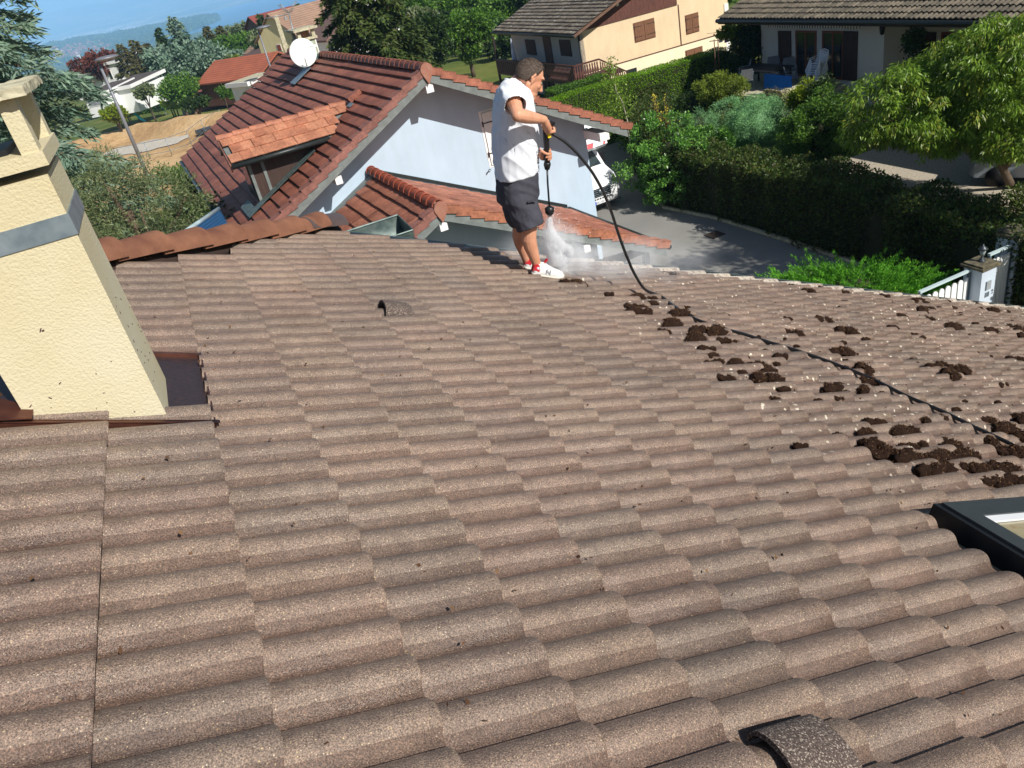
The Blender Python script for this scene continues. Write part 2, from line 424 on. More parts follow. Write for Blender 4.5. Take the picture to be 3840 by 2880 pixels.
for i in range(0, 40):
    for j in range(0, 44):
        S = S0+(j+.5)*GA; Cc = C0+(i+.5)*WD
        if Cc+WD*.5 > CEND+.02: continue
        if S < 1.35 and Cc+WD*.3 > HIP0+HIPK*S: continue
        if hole(S, Cc): continue
        cells.append((i, j))
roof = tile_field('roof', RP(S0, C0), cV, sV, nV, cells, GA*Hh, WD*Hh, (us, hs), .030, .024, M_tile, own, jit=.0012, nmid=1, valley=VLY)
# boarded deck under the tiles, ridge side slope, verge board
dk = MB()
dk.slab([RP(-.80, -.6, -.012), RP(-.80, 2.93, -.012), RP(1.26, 4.99, -.012), RP(10.3, 4.99, -.012), RP(10.3, -.6, -.012)], -nV*.12)
dk.build('roof_deck', M_anthd, own)
# walls below
wl = MB()
def plan(S, Cc):
    p = RP(S, Cc); return p[0], p[1], p[2]
for a_, b_ in (((1.6, 4.75), (9.9, 4.75)), ((9.9, 4.75), (9.9, -.5))):
    p = RP(*a_, -.15); q = RP(*b_, -.15)
    d_ = (q-p)*np.array([1, 1, 0]); nn_ = np.cross(d_/np.linalg.norm(d_), [0, 0, 1])*.25
    wl.slab([p, q, np.array([q[0], q[1], 0]), np.array([p[0], p[1], 0])], nn_)
wl.build('wall', M_render, own)

# hip slope that falls away behind the hip (same pitch, facing 'along')
hipA, hipB = RP(-.80, 2.876, 0), RP(1.26, 4.998, 0)
aV = cos(SLP)*AW - np.array([0, 0, sin(SLP)]); n2 = sin(SLP)*AW + np.array([0, 0, cos(SLP)])
hp = MB(); zc = hipB[2]
endL = hipB - LT*4.2
hp.slab([hipA+n2*.02, hipB+n2*.02, endL+n2*.02], -n2*.06)
hp.build('hip_slope', M_tile, own)
# rusty brown hip tiles
def barrel(p, q, r0, r1, th=.018, k=12, up=None, ang=100):
    p, q = V3(p), V3(q); t_ = unit(q-p); up = V3(up) if up is not None else np.array([0, 0, 1.]); a = unit(np.cross(t_, up)); b = np.cross(a, t_)
    vs = []; n_ = 4
    for i in range(n_):
        c_ = p+(q-p)*i/(n_-1); r = r0+(r1-r0)*i/(n_-1)
        for rr in (r, r-th):
            for j in range(k+1):
                an = radians(-ang+2*ang*j/k)+pi/2
                vs.append(c_+rr*(cos(an)*a+sin(an)*b*1.0))
    K = k+1; fs = []
    for i in range(n_-1):
        o = i*2*K
        for j in range(k):
            fs.append((o+j, o+j+1, o+2*K+j+1, o+2*K+j)); fs.append((o+K+j+1, o+K+j, o+3*K+j, o+3*K+j+1))
        fs.append((o, o+2*K, o+3*K, o+K)); fs.append((o+k, o+K+k, o+3*K+k, o+2*K+k))
    for o, fl in ((0, 0), ((n_-1)*2*K, 1)):
        for j in range(k): fs.append((o+j, o+K+j, o+K+j+1, o+j+1))
    return vs, fs
hd = hipB-hipA; hl = np.linalg.norm(hd); hu = unit(hd); rt = MB()
step = .365; k0 = 1
for k in range(0, int(hl/step)):
    p = hipA+hu*(k*step); q = p+hu*(step+.06)
    hupn = unit(nV+n2)
    if (p-hipA)@hu > hl-.62: break
    vv, ff = barrel(p+hupn*(.012+.012*random.random()), q+hupn*(.040+.012*random.random()), .105, .128, .02, up=hupn, ang=88)
    rt.add(vv, ff, True)
o = rt.build('hip_ridge', M_ridge, own); o['label'] = 'rusty brown barrel tiles along the hip'
o.data.set_sharp_from_angle(angle=radians(40))
mc = MB(); p = hipA+hu*(hl-.60); vv, ff = barrel(p+hupn*.03, p+hu*.52+hupn*.015, .118, .135, .006, up=hupn, ang=80); mc.add(vv, ff, True)
o = mc.build('hip_end_cap', pm('brown_lead', srgb(104, 88, 84), .45, .2, 8, metal=.4), own)
o.data.set_sharp_from_angle(angle=radians(40))
sc_ = MB(); sc_.ell(p+hu*.33+hupn*.155, .014, 8, 6); sc_.build('screw', M_zinc, own)
# mortar / dark bedding strip under the hip tiles
md = MB(); md.tube([hipA+hu*.1-hupn*.02, hipB-hu*.12-hupn*.02], .075, 8); md.build('ridge_bedding', pm('bedding', srgb(60, 46, 40), .95), own)
# zinc gutter of the far eave, its stop end showing at the foot of the hip
ge = at_lat(1491, 806, LT@(RP(1.95, 5.05)-CAM)); gi = at_lat(1548, 862, LT@(RP(1.95, 5.05)-CAM))
gc = (ge+gi)/2; gw = np.linalg.norm(ge-gi)/2
gd_ = unit(gi-ge); dn_ = unit(np.cross(gd_, LT)); dn_ = dn_ if dn_[2] < 0 else -dn_
gt = MB(); K = 13
def ushape(c_, r): return [c_+gd_*(-cos(pi*j/(K-1)))*r+dn_*sin(pi*j/(K-1))*r*1.15 for j in range(K)]
vs = ushape(gc, gw)+ushape(gc-LT*1.9, gw)+ushape(gc-LT*1.9, gw-.004)+ushape(gc, gw-.004)
fs = []
for j in range(K-1):
    fs += [(j, j+1, K+j+1, K+j), (2*K+j+1, 2*K+j, 3*K+j, 3*K+j+1)[::-1]]
fs += [(0, K, 2*K, 3*K), (K-1, 3*K+K-1, 2*K+K-1, K+K-1)]
gt.add(vs, fs, True)
gt.add([p_+LT*.004 for p_ in ushape(gc, gw)]+[p_-LT*.002 for p_ in ushape(gc, gw)], [tuple(range(K)), tuple(range(K, 2*K))[::-1]]+[(j, K+j, K+j+1, j+1) for j in range(K-1)])
gt.tube([gc-gd_*gw, gc-gd_*gw-LT*1.9], .012, 6); gt.tube([gc+gd_*gw, gc+gd_*gw-LT*1.9], .010, 6); gt.tube([gc-gd_*gw, gc+gd_*gw+LT*.002], .008, 6)
o = gt.build('gutter', M_oldzinc, own); o.data.set_sharp_from_angle(angle=radians(40))
# verge and lower gutter board
vg = MB(); vg.obox(RP(1.3, 4.985, -.14), sV*8.8*Hh, AW*.03, nV*.13); vg.build('verge_board', M_oldzinc, own)

# --- chimney
ch_lat1 = -.4018; ch_al0 = 2.8564; ch_lat0 = -.81; ch_al1 = 3.275
def cbx(mb, l0, l1, a0, a1, z0, z1):
    return mb.box8([G(l0, a0, z0), G(l1, a0, z0), G(l1, a1, z0), G(l0, a1, z0), G(l0, a0, z1), G(l1, a0, z1), G(l1, a1, z1), G(l0, a1, z1)])
M_paper = M_render
cm = MB(); cbx(cm, ch_lat0, ch_lat1, ch_al0, ch_al1, -1.62, -.37)
chim = cm.build('chimney', M_render, own)
cm = MB(); cbx(cm, ch_lat0-.020, ch_lat1+.020, ch_al0-.020, ch_al1+.020, -.342, -.298); cm.build('chimney_cornice', M_render, chim)
pw = .052
for l_ in (ch_lat0-.012, ch_lat1+.012-pw):
    for a_ in (ch_al0-.012, ch_al1+.012-pw-.02): cm = MB(); cbx(cm, l_, l_+pw, a_, a_+pw+.02, -.298, -.139); cm.build('chimney_post', M_render, chim)
cm = MB(); sl4 = []
cbx(cm, ch_lat0-.053, ch_lat1+.053, ch_al0-.053, ch_al1+.053, -.139, -.111)
cap = cm.build('chimney_cap', M_concrete, chim)
def roughen(o, cuts, amp, sc=40):
    import bmesh as _b
    bm = _b.new(); bm.from_mesh(o.data)
    _b.ops.subdivide_edges(bm, edges=bm.edges[:], cuts=cuts, use_grid_fill=True)
    for v in bm.verts:
        q = v.co*sc; v.co += Vector((mnoise.noise(q), mnoise.noise(q+Vector((7, 0, 0))), mnoise.noise(q+Vector((0, 9, 0)))))*amp
    bm.to_mesh(o.data); bm.free()
roughen(cap, 22, .006, 45)
cm = MB(); cbx(cm, ch_lat0+.09, ch_lat1-.09, ch_al0+.09, ch_al1-.09, -.33, -.28); cm.build('flue', M_anthd, chim)
cm = MB()
e_ = .005
cbx(cm, ch_lat0-e_, ch_lat1+e_, ch_al0-e_, ch_al0, -.567, -.497); cbx(cm, ch_lat1, ch_lat1+e_, ch_al0, ch_al1+e_, -.567, -.497)
cbx(cm, ch_lat0-e_, ch_lat0, ch_al0, ch_al1+e_, -.567, -.497)
cm.build('zinc_band', M_zinc, chim)
# scratches / flecks of thrown moss on the render
fk = MB()
for k in range(46):
    if k < 22: l_ = random.uniform(ch_lat0+.03, ch_lat1-.01); z_ = -1.0-random.random()**1.5*-.0-random.uniform(0, .33); p = G(l_, ch_al0-.001, z_); a_, b_ = LT, np.array([0, 0, 1.])
    else: p = G(ch_lat1+.001, random.uniform(ch_al0+.02, ch_al1-.03), random.uniform(-1.35, -.75)); a_, b_ = AW, np.array([0, 0, 1.])
    an = random.uniform(0, pi); L_ = random.uniform(.003, .011); W_ = random.uniform(.001, .003)
    u_ = a_*cos(an)+b_*sin(an); v_ = -a_*sin(an)+b_*cos(an)
    fk.cbox(p, u_*L_, v_*W_, np.cross(a_, b_)*.002)
p = G(-.636, ch_al0-.001, -.83); fk.cbox(p, LT*.008+np.array([0, 0, .012]), LT*.004, AW*.002); fk.cbox(p+LT*.006-np.array([0, 0, .004]), LT*.008, np.array([0, 0, .005]), AW*.002)
o = fk.build('mud_flecks', pm('mud_fleck', srgb(70, 48, 50), .9), chim); o['kind'] = 'stuff'
# copper flashing round the chimney
fl = MB()
fl.slab([RP(-.62, 2.062, .012), RP(.236, 2.062, .012), RP(.236, 2.60, .012), RP(-.62, 2.60, .012)], nV*.003)
flash = fl.build('chimney_flashing', M_coppdark, own)
fl = MB()
fl.obox(RP(-.62, 2.052, .012), sV*(.862*Hh), cV*.012, nV*.026); fl.obox(RP(-.62, 2.062, .034), sV*(.87*Hh), -cV*.020, nV*.004)
fl.obox(RP(-.62, 2.575, .015), sV*(.86*Hh), cV*.022, nV*.014)
fl.obox(RP(.236, 2.062, .015), cV*(.53*Hh), sV*.006, nV*.018)
fl.build('flashing_rim', M_copper, flash)
fl = MB(); fl.slab([RP(-.62, 1.99, .05), RP(-.19, 2.045, .05), RP(-.19, 2.10, .06), RP(-.62, 2.3, .10)], nV*.004); fl.build('flashing_saddle', M_copper, flash)

# --- skylight: grey frame lying in the slope
sky_ = thing('skylight', None or 'x', 'x', RP(2.8, 1.0)); 
del sky_['label']; del sky_['category']
sky_.parent = own; sky_.location = Vector(RP(2.8, 1.0)-origin_of(own))
def rbx(mb, s0, s1, c0, c1, h0, h1): 
    return mb.box8([RP(s0, c0, h0), RP(s1, c0, h0), RP(s1, c1, h0), RP(s0, c1, h0), RP(s0, c0, h1), RP(s1, c0, h1), RP(s1, c1, h1), RP(s0, c1, h1)])
sx0, sx1, sc0, sc1 = 2.31, 3.26, .55, 1.355
mb = MB(); rbx(mb, 2.19, sx1+.1, .57, 1.39, -.004, .004); mb.build('flashing_tray', M_anthd, sky_)
mb = MB(); rbx(mb, 2.25, sx1+.1, 1.36, 1.39, .004, .030); mb.build('side_flashing', M_anth, sky_)
mb = MB()
rbx(mb, sx0, sx1, sc1-.052, sc1, .0, .098); rbx(mb, sx0, sx0+.052, sc0, sc1-.052, 0, .0985); rbx(mb, sx0+.052, sx1-.052, sc0, sc0+.052, 0, .098); rbx(mb, sx1-.052, sx1, sc0, sc1-.052, 0, .0985)
mb.build('frame', M_anthd, sky_)
mb = MB()
rbx(mb, sx0+.022, sx1, sc1-.095, sc1-.012, .100, .112); rbx(mb, sx0+.022, sx0+.105, sc0, sc1-.095, .100, .113)
mb.build('frame_cover', M_anth, sky_)
mb = MB(); rbx(mb, sx0+.105, sx1-.05, sc1-.125, sc1-.095, .095, .105); mb.build('glazing_bead', pm('white_bead', (.7, .72, .74), .4, .05), sky_)
mg, t, b = newmat('skylight_glass'); 
t.links.new(ramp(t, noise(t, coords(t), 5, 5, .65), [(.35, srgb(128, 124, 100)), (.6, srgb(160, 150, 122)), (.75, srgb(140, 112, 84))]), b.inputs['Base Color'])  # mottled beige reflection painted into the glass colour
b.inputs['Roughness'].default_value = .12; b.inputs['Specular IOR Level'].default_value = .6
mb = MB(); rbx(mb, sx0+.105, sx1-.05, sc0+.05, sc1-.125, .085, .093); mb.build('glass', mg, sky_)

# --- two raised vent tiles (dark, speckled, open towards the ridge)
def vent(S, Cc, ls, lc, ht, nm):
    mb = MB(); K = 12; rows = 6; vs = []
    for sh in (0, 1):
        for i in range(rows):
            t_ = i/(rows-1); s_ = S+ls*t_; hh = ht*(1-.62*t_**1.6)
            for j in range(K+1):
                an = pi*j/K; x_ = -cos(an); z_ = sin(an)
                wv = lc/2*(1+.06*t_)-(.010/Hh if sh else 0)
                z0 = .036+.02*t_
                vs.append(RP(s_, Cc+x_*wv, z0+(hh-(.014 if sh else 0))*z_**.62 - .02*(1-z_)))
    Kk = K+1; fs = []
    for i in range(rows-1):
        for j in range(K):
            a = i*Kk+j; fs.append((a, a+Kk, a+Kk+1, a+1)); b_ = a+rows*Kk; fs.append((b_, b_+1, b_+Kk+1, b_+Kk))
    for j in range(K): fs.append((j, j+1, rows*Kk+j+1, rows*Kk+j))
    mb.add(vs, fs, True)
    o = mb.build(nm, M_dvent, own); o.data.set_sharp_from_angle(angle=radians(50)); return o
a_ = rp(1432, 1184); b_ = rp(1545, 1178)
vent(a_[0], a_[1]+.01, .125, .135, .052, 'vent_tile')
a_ = rp(2885, 2905); vent(a_[0]-.0, a_[1]+.005, .150, .130, .044, 'vent_tile')
# ================================================================== NEXT HOUSE (red tiles, pale blue gable)
def flat_profile(n, amp, rib=1.0):
    us = [i/n for i in range(n+1)]
    return us, [amp*(.5-.5*cos(2*pi*u_*rib)) for u_ in us]
def redtile(name, c1, c2, streak=True):
    m, t, b = newmat(name)
    a = nd(t, 'ShaderNodeAttribute', attribute_name='rnd'); co = coords(t)
    base = ramp(t, a.outputs['Fac'], [(0, c1), (.5, tuple((x+y)/2 for x, y in zip(c1, c2))), (1, c2)])
    base = mix(t, 1, base, ramp(t, noise(t, coords(t, 'Object', (1, 1, 1)), 2.2, 5, .65), [(.3, (.66, .62, .62)), (.7, (1.25, 1.2, 1.2))]), 'MULTIPLY')
    base = mix(t, 1, base, ramp(t, noise(t, co, 14, 4, .7), [(.32, (.70, .68, .68)), (.66, (1.18, 1.15, 1.12))]), 'MULTIPLY')
    lich = ramp(t, noise(t, co, 7, 6, .75), [(.69, (0, 0, 0)), (.74, (.6, .6, .6))])
    base = mix(t, lich, base, srgb(190, 175, 165))
    t.links.new(base, b.inputs['Base Color']); b.inputs['Roughness'].default_value = .62; b.inputs['Specular IOR Level'].default_value = .4
    bump(t, b, noise(t, co, 50, 4), .25, .01)
    return m
M_red = redtile('brown_red_tile', srgb(136, 86, 70), srgb(158, 102, 82))
M_terra = redtile('terracotta_tile', srgb(168, 112, 86), srgb(190, 136, 106))
M_terra2 = redtile('annex_terracotta', srgb(156, 102, 82), srgb(176, 120, 96))
M_verge = redtile('verge_tile_clay', srgb(140, 98, 88), srgb(160, 116, 102))
def wallmat(name, c_, stain=.12, b_=.35):
    m, t, b = newmat(name); co = coords(t)
    f = noise(t, co, .9, 5, .6); base = ramp(t, f, [(.3, col(c_, 1-stain)), (.62, (*c_[:3], 1))])
    f2_ = noise(t, coords(t, 'Object', (1, 1, .25)), 3.0, 4, .7)
    base = mix(t, 1, base, ramp(t, f2_, [(.3, (.93, .93, .92)), (.6, (1, 1, 1))]), 'MULTIPLY')
    t.links.new(base, b.inputs['Base Color']); b.inputs['Roughness'].default_value = .9; b.inputs['Specular IOR Level'].default_value = .2
    bump(t, b, noise(t, co, 60, 3), b_, .01)
    return m
M_blue = wallmat('pale_blue_render', srgb(184, 203, 220), .08, .25)
M_fascia = pm('grey_fascia', srgb(118, 124, 122), .6, .25, 5)
M_white = pm('white_paint', (.80, .80, .79), .5, .05)
M_darkwood = pm('dark_wood', srgb(66, 48, 42), .7, .3, 3, .3, 20, .01, stretch=(8, 8, 1))
M_gutter = pm('dark_gutter', srgb(48, 54, 54), .4, .2, 10, metal=.3)
M_glassd, t_, b_ = newmat('dark_glass'); b_.inputs['Base Color'].default_value = (.02, .025, .03, 1); b_.inputs['Roughness'].default_value = .08; b_.inputs['Specular IOR Level'].default_value = .8

nb = thing('house', 'neighbouring house with a red-brown tiled roof, a dormer and a pale blue gable wall', 'house', N(7, 27, -GZ))
RL, RZ, SL2 = 7.0, -2.60, .523
LE, RE = 1.25, 12.68
AF, AB, AWL = 20.0, 36.6, 21.0
cs = 1/sqrt(1+SL2**2)
def zl(l): return RZ-SL2*(RL-l) if l < RL else RZ-SL2*(l-RL)
dL = unit(-LN-np.array([0, 0, SL2])); dR = unit(LN-np.array([0, 0, SL2])); nL = unit(np.cross(AN, dL)); nL = nL if nL[2] > 0 else -nL
nR = unit(np.cross(AN, dR)); nR = nR if nR[2] > 0 else -nR
slen = (RL-LE)/cs; gz = .365; nj = int(round(slen/gz)); gz = slen/nj
prof = flat_profile(24, .008, 6)
wA = .25*4; ncell = int((AB-AF-.22)/wA)+1
cells = [(i, j) for i in range(ncell) for j in range(nj)]
tile_field('roof', N(RL, AF+.2, RZ)-nL*.02, AN, dL, nL, [(i, j) for i, j in cells if i*wA < AB-AF-.3], gz, wA*.985 if False else wA, prof, .075, .06, M_red, nb, jit=.003, nmid=0, edge=.01)
slenR = (RE-RL)/cs; njR = int(round(slenR/gz))
tile_field('roof', N(RL, AF+.2, RZ)-nR*.02, AN, dR, nR, [(i, j) for i in range(ncell) for j in range(njR)], gz, wA, flat_profile(8, .012, 4), .06, .05, M_terra2, nb, jit=.003, nmid=0, edge=.01)
mb = MB()
mb.slab([N(RL, AF+.05, RZ-.03), N(LE, AF+.05, zl(LE)-.03), N(LE, AB, zl(LE)-.03), N(RL, AB, RZ-.03)], -nL*.12)
mb.build('roof_deck', M_fascia, nb)
mb = MB()
mb.slab([N(RL, AF+.05, RZ-.03), N(RE, AF+.05, zl(RE)-.03), N(RE, AB, zl(RE)-.03), N(RL, AB, RZ-.03)], -nR*.12)
mb.build('roof_deck', M_fascia, nb)
# verge tiles: one folded clay tile per course, both slopes
def verge(mbv, l0, z0, dd, nn, L_, af, side, frm, drop=.17, wd=.24, g_=None, th=.02):
    g_ = g_ or gz; k_ = int(round(L_/g_)); N_ = frm
    for j in range(k_):
        o = N_(l0, af, z0)+dd*(j*g_)
        a0_ = .045; a1_ = .105
        ax = N_(0, 1, 0)-N_(0, 0, 0)
        jx = ax*random.uniform(-.006, .006)
        for q0, q1, w0, w1 in ((o+nn*a0_, o+dd*(g_+.03)+nn*a1_, ax*wd, nn*th),):
            mbv.box8([q0+jx, q1+jx, q1+ax*wd, q0+ax*wd, q0+nn*th+jx, q1+nn*th+jx, q1+ax*wd+nn*th, q0+ax*wd+nn*th])
            dz = -nn*drop
            mbv.box8([q0+dz+jx, q1+dz+jx, q1+dz+ax*th+jx, q0+dz+ax*th+jx, q0+nn*(th-.001)+jx, q1+nn*(th-.001)+jx, q1+nn*(th-.001)+ax*th+jx, q0+nn*(th-.001)+ax*th+jx])
mb = MB(); verge(mb, RL-.05, RZ, dL, nL, slen, AF, 0, N); o = mb.build('verge_tiles', M_verge, nb)
mb = MB(); verge(mb, RL+.05, RZ, dR, nR, slenR, AF, 0, N); o = mb.build('verge_tiles', M_terra2, nb)
# ridge
mb = MB(); k = 0; a_ = AF+.12
while a_ < 30.9:
    p = N(RL, a_, RZ+.035+.0); q = N(RL, a_+.44, RZ+.02); vv, ff = barrel(q, p, .125, .15, .02, k=10, ang=95); mb.add(vv, ff, True); a_ += .40
o = mb.build('ridge_tiles', redtile('ridge_clay', srgb(126, 78, 64), srgb(146, 92, 76)), nb); o.data.set_sharp_from_angle(angle=radians(40))
mb = MB(); a_ = 32.1
while a_ < AB-.2:
    p = N(RL, a_, RZ+.035); q = N(RL, a_+.44, RZ+.02); vv, ff = barrel(q, p, .125, .15, .02, k=10, ang=95); mb.add(vv, ff, True); a_ += .40
o = mb.build('ridge_tiles', redtile('ridge_clay', srgb(126, 78, 64), srgb(146, 92, 76)), nb); o.data.set_sharp_from_angle(angle=radians(40))
# end cap of the ridge: round clay plate
M_cap = pm('lichened_clay', srgb(150, 94, 76), .8, .3, 9, .4, 40, .01, c2=srgb(160, 118, 100))
def endcap(lat, al, z, r, par, frm):
    mb = MB(); pts = []
    for j in range(15):
        an = radians(-35+250*j/14); pts.append(frm(lat+r*cos(an), al, z+r*sin(an)*1.0))
    pts.append(frm(lat-.02, al, z-r*2.0)); pts.append(frm(lat+.04, al, z-r*2.0)) if False else None
    ax = frm(0, 1, 0)-frm(0, 0, 0)
    mb.slab(pts, ax*.07); mb.build('ridge_end', M_cap, par)
endcap(RL, AF-.03, RZ-.0, .17, nb, N)
# fascia under the verge
mb = MB()
for l0, l1, z0, z1 in ((LE+.02, RL, zl(LE+.02), RZ), (RL, RE-.02, RZ, zl(RE-.02))):
    mb.box8([N(l0, AF+.03, z0-.30), N(l1, AF+.03, z1-.30), N(l1, AF+.06, z1-.30), N(l0, AF+.06, z0-.30), N(l0, AF+.03, z0-.02), N(l1, AF+.03, z1-.02), N(l1, AF+.06, z1-.02), N(l0, AF+.06, z0-.02)])
mb.build('bargeboard', M_fascia, nb)
# gable wall + side walls
mb = MB()
WL0, WL1 = 2.0, 11.80
mb.slab([N(WL0, AWL, -GZ), N(WL1, AWL, -GZ), N(WL1, AWL, zl(WL1)-.14), N(RL, AWL, RZ-.14), N(WL0, AWL, zl(WL0)-.14)], AN*.25)
mb.slab([N(WL1, AWL+.25, -GZ), N(WL1, AB-.6, -GZ), N(WL1, AB-.6, zl(WL1)-.14), N(WL1, AWL+.25, zl(WL1)-.14)], -LN*.25)
mb.slab([N(WL0, AWL+.25, -GZ), N(WL0, AB-.6, -GZ), N(WL0, AB-.6, zl(WL0)-.14), N(WL0, AWL+.25, zl(WL0)-.14)], LN*.25)
mb.slab([N(WL0, AB-.6, -GZ), N(WL1, AB-.6, -GZ), N(WL1, AB-.6, zl(WL1)-.14), N(RL, AB-.6, RZ-.14), N(WL0, AB-.6, zl(WL0)-.14)], AN*.25)
mb.build('wall', M_blue, nb)
# purlin ends, white
for l_, dz, w_, hh in ((RL, -.34, .20, .22), (4.05, -.33, .18, .20), (11.9, -.36, .32, .24)):
    mb = MB(); mb.obox(N(l_-w_/2, AF+.07, zl(l_)+dz-hh), LN*w_, AN*(AWL-AF-.07), np.array([0, 0, hh])); mb.build('purlin', M_white, nb)
# shutters closed over the gable window
def shutter_pair(l0, l1, z0, z1, al, frm, par, mat=M_white, leaves=2, straps=True):
    sh = []
    ax = frm(0, 1, 0)-frm(0, 0, 0); lx = frm(1, 0, 0)-frm(0, 0, 0); up = np.array([0, 0, 1.])
    mb = MB(); mb.obox(frm(l0-.06, al-.012, z0-.06), lx*(l1-l0+.12), ax*.01, up*(z1-z0+.12)); win = mb.build('window', mat, par)
    wv = (l1-l0)/leaves
    for k in range(leaves):
        mb = MB(); a0 = l0+k*wv; nb_ = 5
        for q in range(nb_):
            mb.obox(frm(a0+.012+q*(wv-.02)/nb_, al-.05, z0), lx*((wv-.02)/nb_-.008), ax*.034, up*(z1-z0))
        mb.obox(frm(a0+.012, al-.045, z0), lx*(wv-.024), ax*.028, up*(z1-z0))
        s_ = mb.build('shutter', mat, win)
        if straps:
            for zf in (.22, .80):
                mb = MB(); xx = a0+.02 if k == 0 else a0+wv-.02-wv*.7
                mb.obox(frm(xx-.03, al-.058, z0+(z1-z0)*zf), lx*(wv*.72), ax*.008, up*.03)
                mb.obox(frm(a0-.03 if k == 0 else a0+wv, al-.062, z0+(z1-z0)*zf-.07), lx*.035, ax*.02, up*.14)
                mb.build('hinge', M_black, win)
    return win
shutter_pair(8.60, 9.65, -5.66, -4.20, AWL, N, nb)
mb = MB(); mb.tube([N(8.42, AWL-.01, -5.86), N(8.42, AWL-.09, -5.80), N(8.47, AWL-.12, -5.72), N(8.55, AWL-.05, -5.78)], .012, 6); mb.build('shutter_hook', M_black, nb)
# eaves gutter left
mb = MB(); mb.tube([N(LE-.07, AF+.0, zl(LE)-.06), N(LE-.07, AB, zl(LE)-.06)], .075, 8); mb.build('gutter', M_gutter, nb)
# roof vent tile (opened) on the left slope
def on_left(l, a, h=0): return N(l, a, zl(l))+nL*h
mb = MB(); p = on_left(6.0, 22.9, .03)
mb.box8([p, p+AN*.28, p+AN*.28+dL*.42, p+dL*.42, p+nL*.12, p+AN*.28+nL*.12, p+AN*.28+dL*.42+nL*.17, p+dL*.42+nL*.17])
mb.build('vent_tile', M_red, nb)
mb = MB(); mb.obox(on_left(5.62, 22.55, .07), dL*.16, AN*.34, nL*.01); mb.build('lead_patch', M_zinc, nb)
# --- dormer
dm = MB(); DZ = -3.34; dA = 23.15; dE = 22.0; dEf = 24.3; dzE = -3.84
l_tip = RL-(RZ-DZ)/SL2; l_e = RL-(RZ-dzE)/SL2
dorm = bpy.data.objects.new('dormer', None); C.objects.link(dorm); dorm.parent = nb; dorm.location = Vector(N(3.2, 23, -4.6)-origin_of(nb))
nN = unit(np.cross(LN, N(0, dA, DZ)-N(0, dE, dzE))); nN = nN if nN[2] > 0 else -nN
dN = unit(N(0, dE, dzE)-N(0, dA, DZ))
Ld = np.linalg.norm(N(0, dE, dzE)-N(0, dA, DZ))
gD = Ld/3.; wD = .30
cellsD = []
for j in range(3):
    for i in range(0, 14):
        l_ = 1.86+(i+.5)*wD+(.15 if j % 2 else 0)
        lim = l_tip+(l_e-l_tip)*(j+.6)/3.
        if l_ < lim-.02: cellsD.append((i+(.5 if j % 2 else 0), j))
tile_field('dormer_roof', N(1.86-.0, dA, DZ)+nN*.06, LN, dN, nN, cellsD, gD, wD, ([0, .02, .5, .98, 1], [-.006, .004, .006, .004, -.006]), .035, .03, M_terra, dorm, jit=.003, nmid=0)
mb = MB()
mb.slab([N(1.86, dA, DZ), N(l_tip, dA, DZ), N(l_e, dE, dzE), N(1.86, dE, dzE)], -nN*.07)
mb.slab([N(1.86, dA, DZ), N(l_tip, dA, DZ), N(l_e, dEf, dzE), N(1.86, dEf, dzE)], -np.array([0, 0, .07]))
mb.build('dormer_deck', M_fascia, dorm)
mb = MB(); x = 1.80
while x < l_tip-.15:
    r_ = .085; vv, ff = barrel(N(x+.50, dA, DZ+.045), N(x, dA, DZ+.06), r_, r_+.022, .015, k=8, ang=95); mb.add(vv, ff, True); x += .46
o = mb.build('dormer_ridge', M_terra, dorm); o.data.set_sharp_from_angle(angle=radians(40))
mb = MB(); mb.slab([N(1.84, dA, DZ+.02), N(1.84, dE, dzE+.02), N(1.84, dE, dzE-.20), N(1.84, dA, DZ-.16)], -LN*.03); mb.build('dormer_verge', M_verge, dorm)
mb = MB(); mb.tube([N(1.84, dE-.06, dzE-.03), N(l_e-.1, dE-.06, dzE-.03)], .065, 8); mb.build('dormer_gutter', M_gutter, dorm)
mb = MB(); cA = dE+.32; ct = dzE-.02+.10
mb.slab([N(2.25, cA, zl(2.25)+.03), N(RL-(RZ-ct)/SL2+.1, cA, ct), N(2.25, cA, ct)], AN*.05)
mb.build('dormer_cheek', M_darkwood, dorm)
mb = MB()
for l_ in (2.25, 2.6): mb.obox(N(l_, cA-.03, zl(l_)+.03), LN*.08, AN*.03, np.array([0, 0, ct-zl(l_)-.05]))
mb.build('corner_board', M_fascia, dorm)
mb = MB(); mb.slab([N(2.25, cA+.05, zl(2.25)+.02), N(2.25, 2*dA-cA, zl(2.25)+.02), N(2.25, 2*dA-cA, ct), N(2.25, dA, DZ-.05), N(2.25, cA+.05, ct)], LN*.04); mb.build('dormer_front', M_darkwood, dorm)
mb = MB(); mb.obox(N(2.24, 22.6, -4.75), -LN*.01, AN*1.1, np.array([0, 0, .85])); mb.build('dormer_window', M_glassd, dorm)
mb = MB(); mb.obox(on_left(2.05, cA-.42, .085), dL*-2.3, AN*.40, nL*.01); mb.obox(on_left(2.1, cA-.45, .085), dL*.30, AN*1.5, nL*.012); mb.build('dormer_flashing', M_oldzinc, dorm)
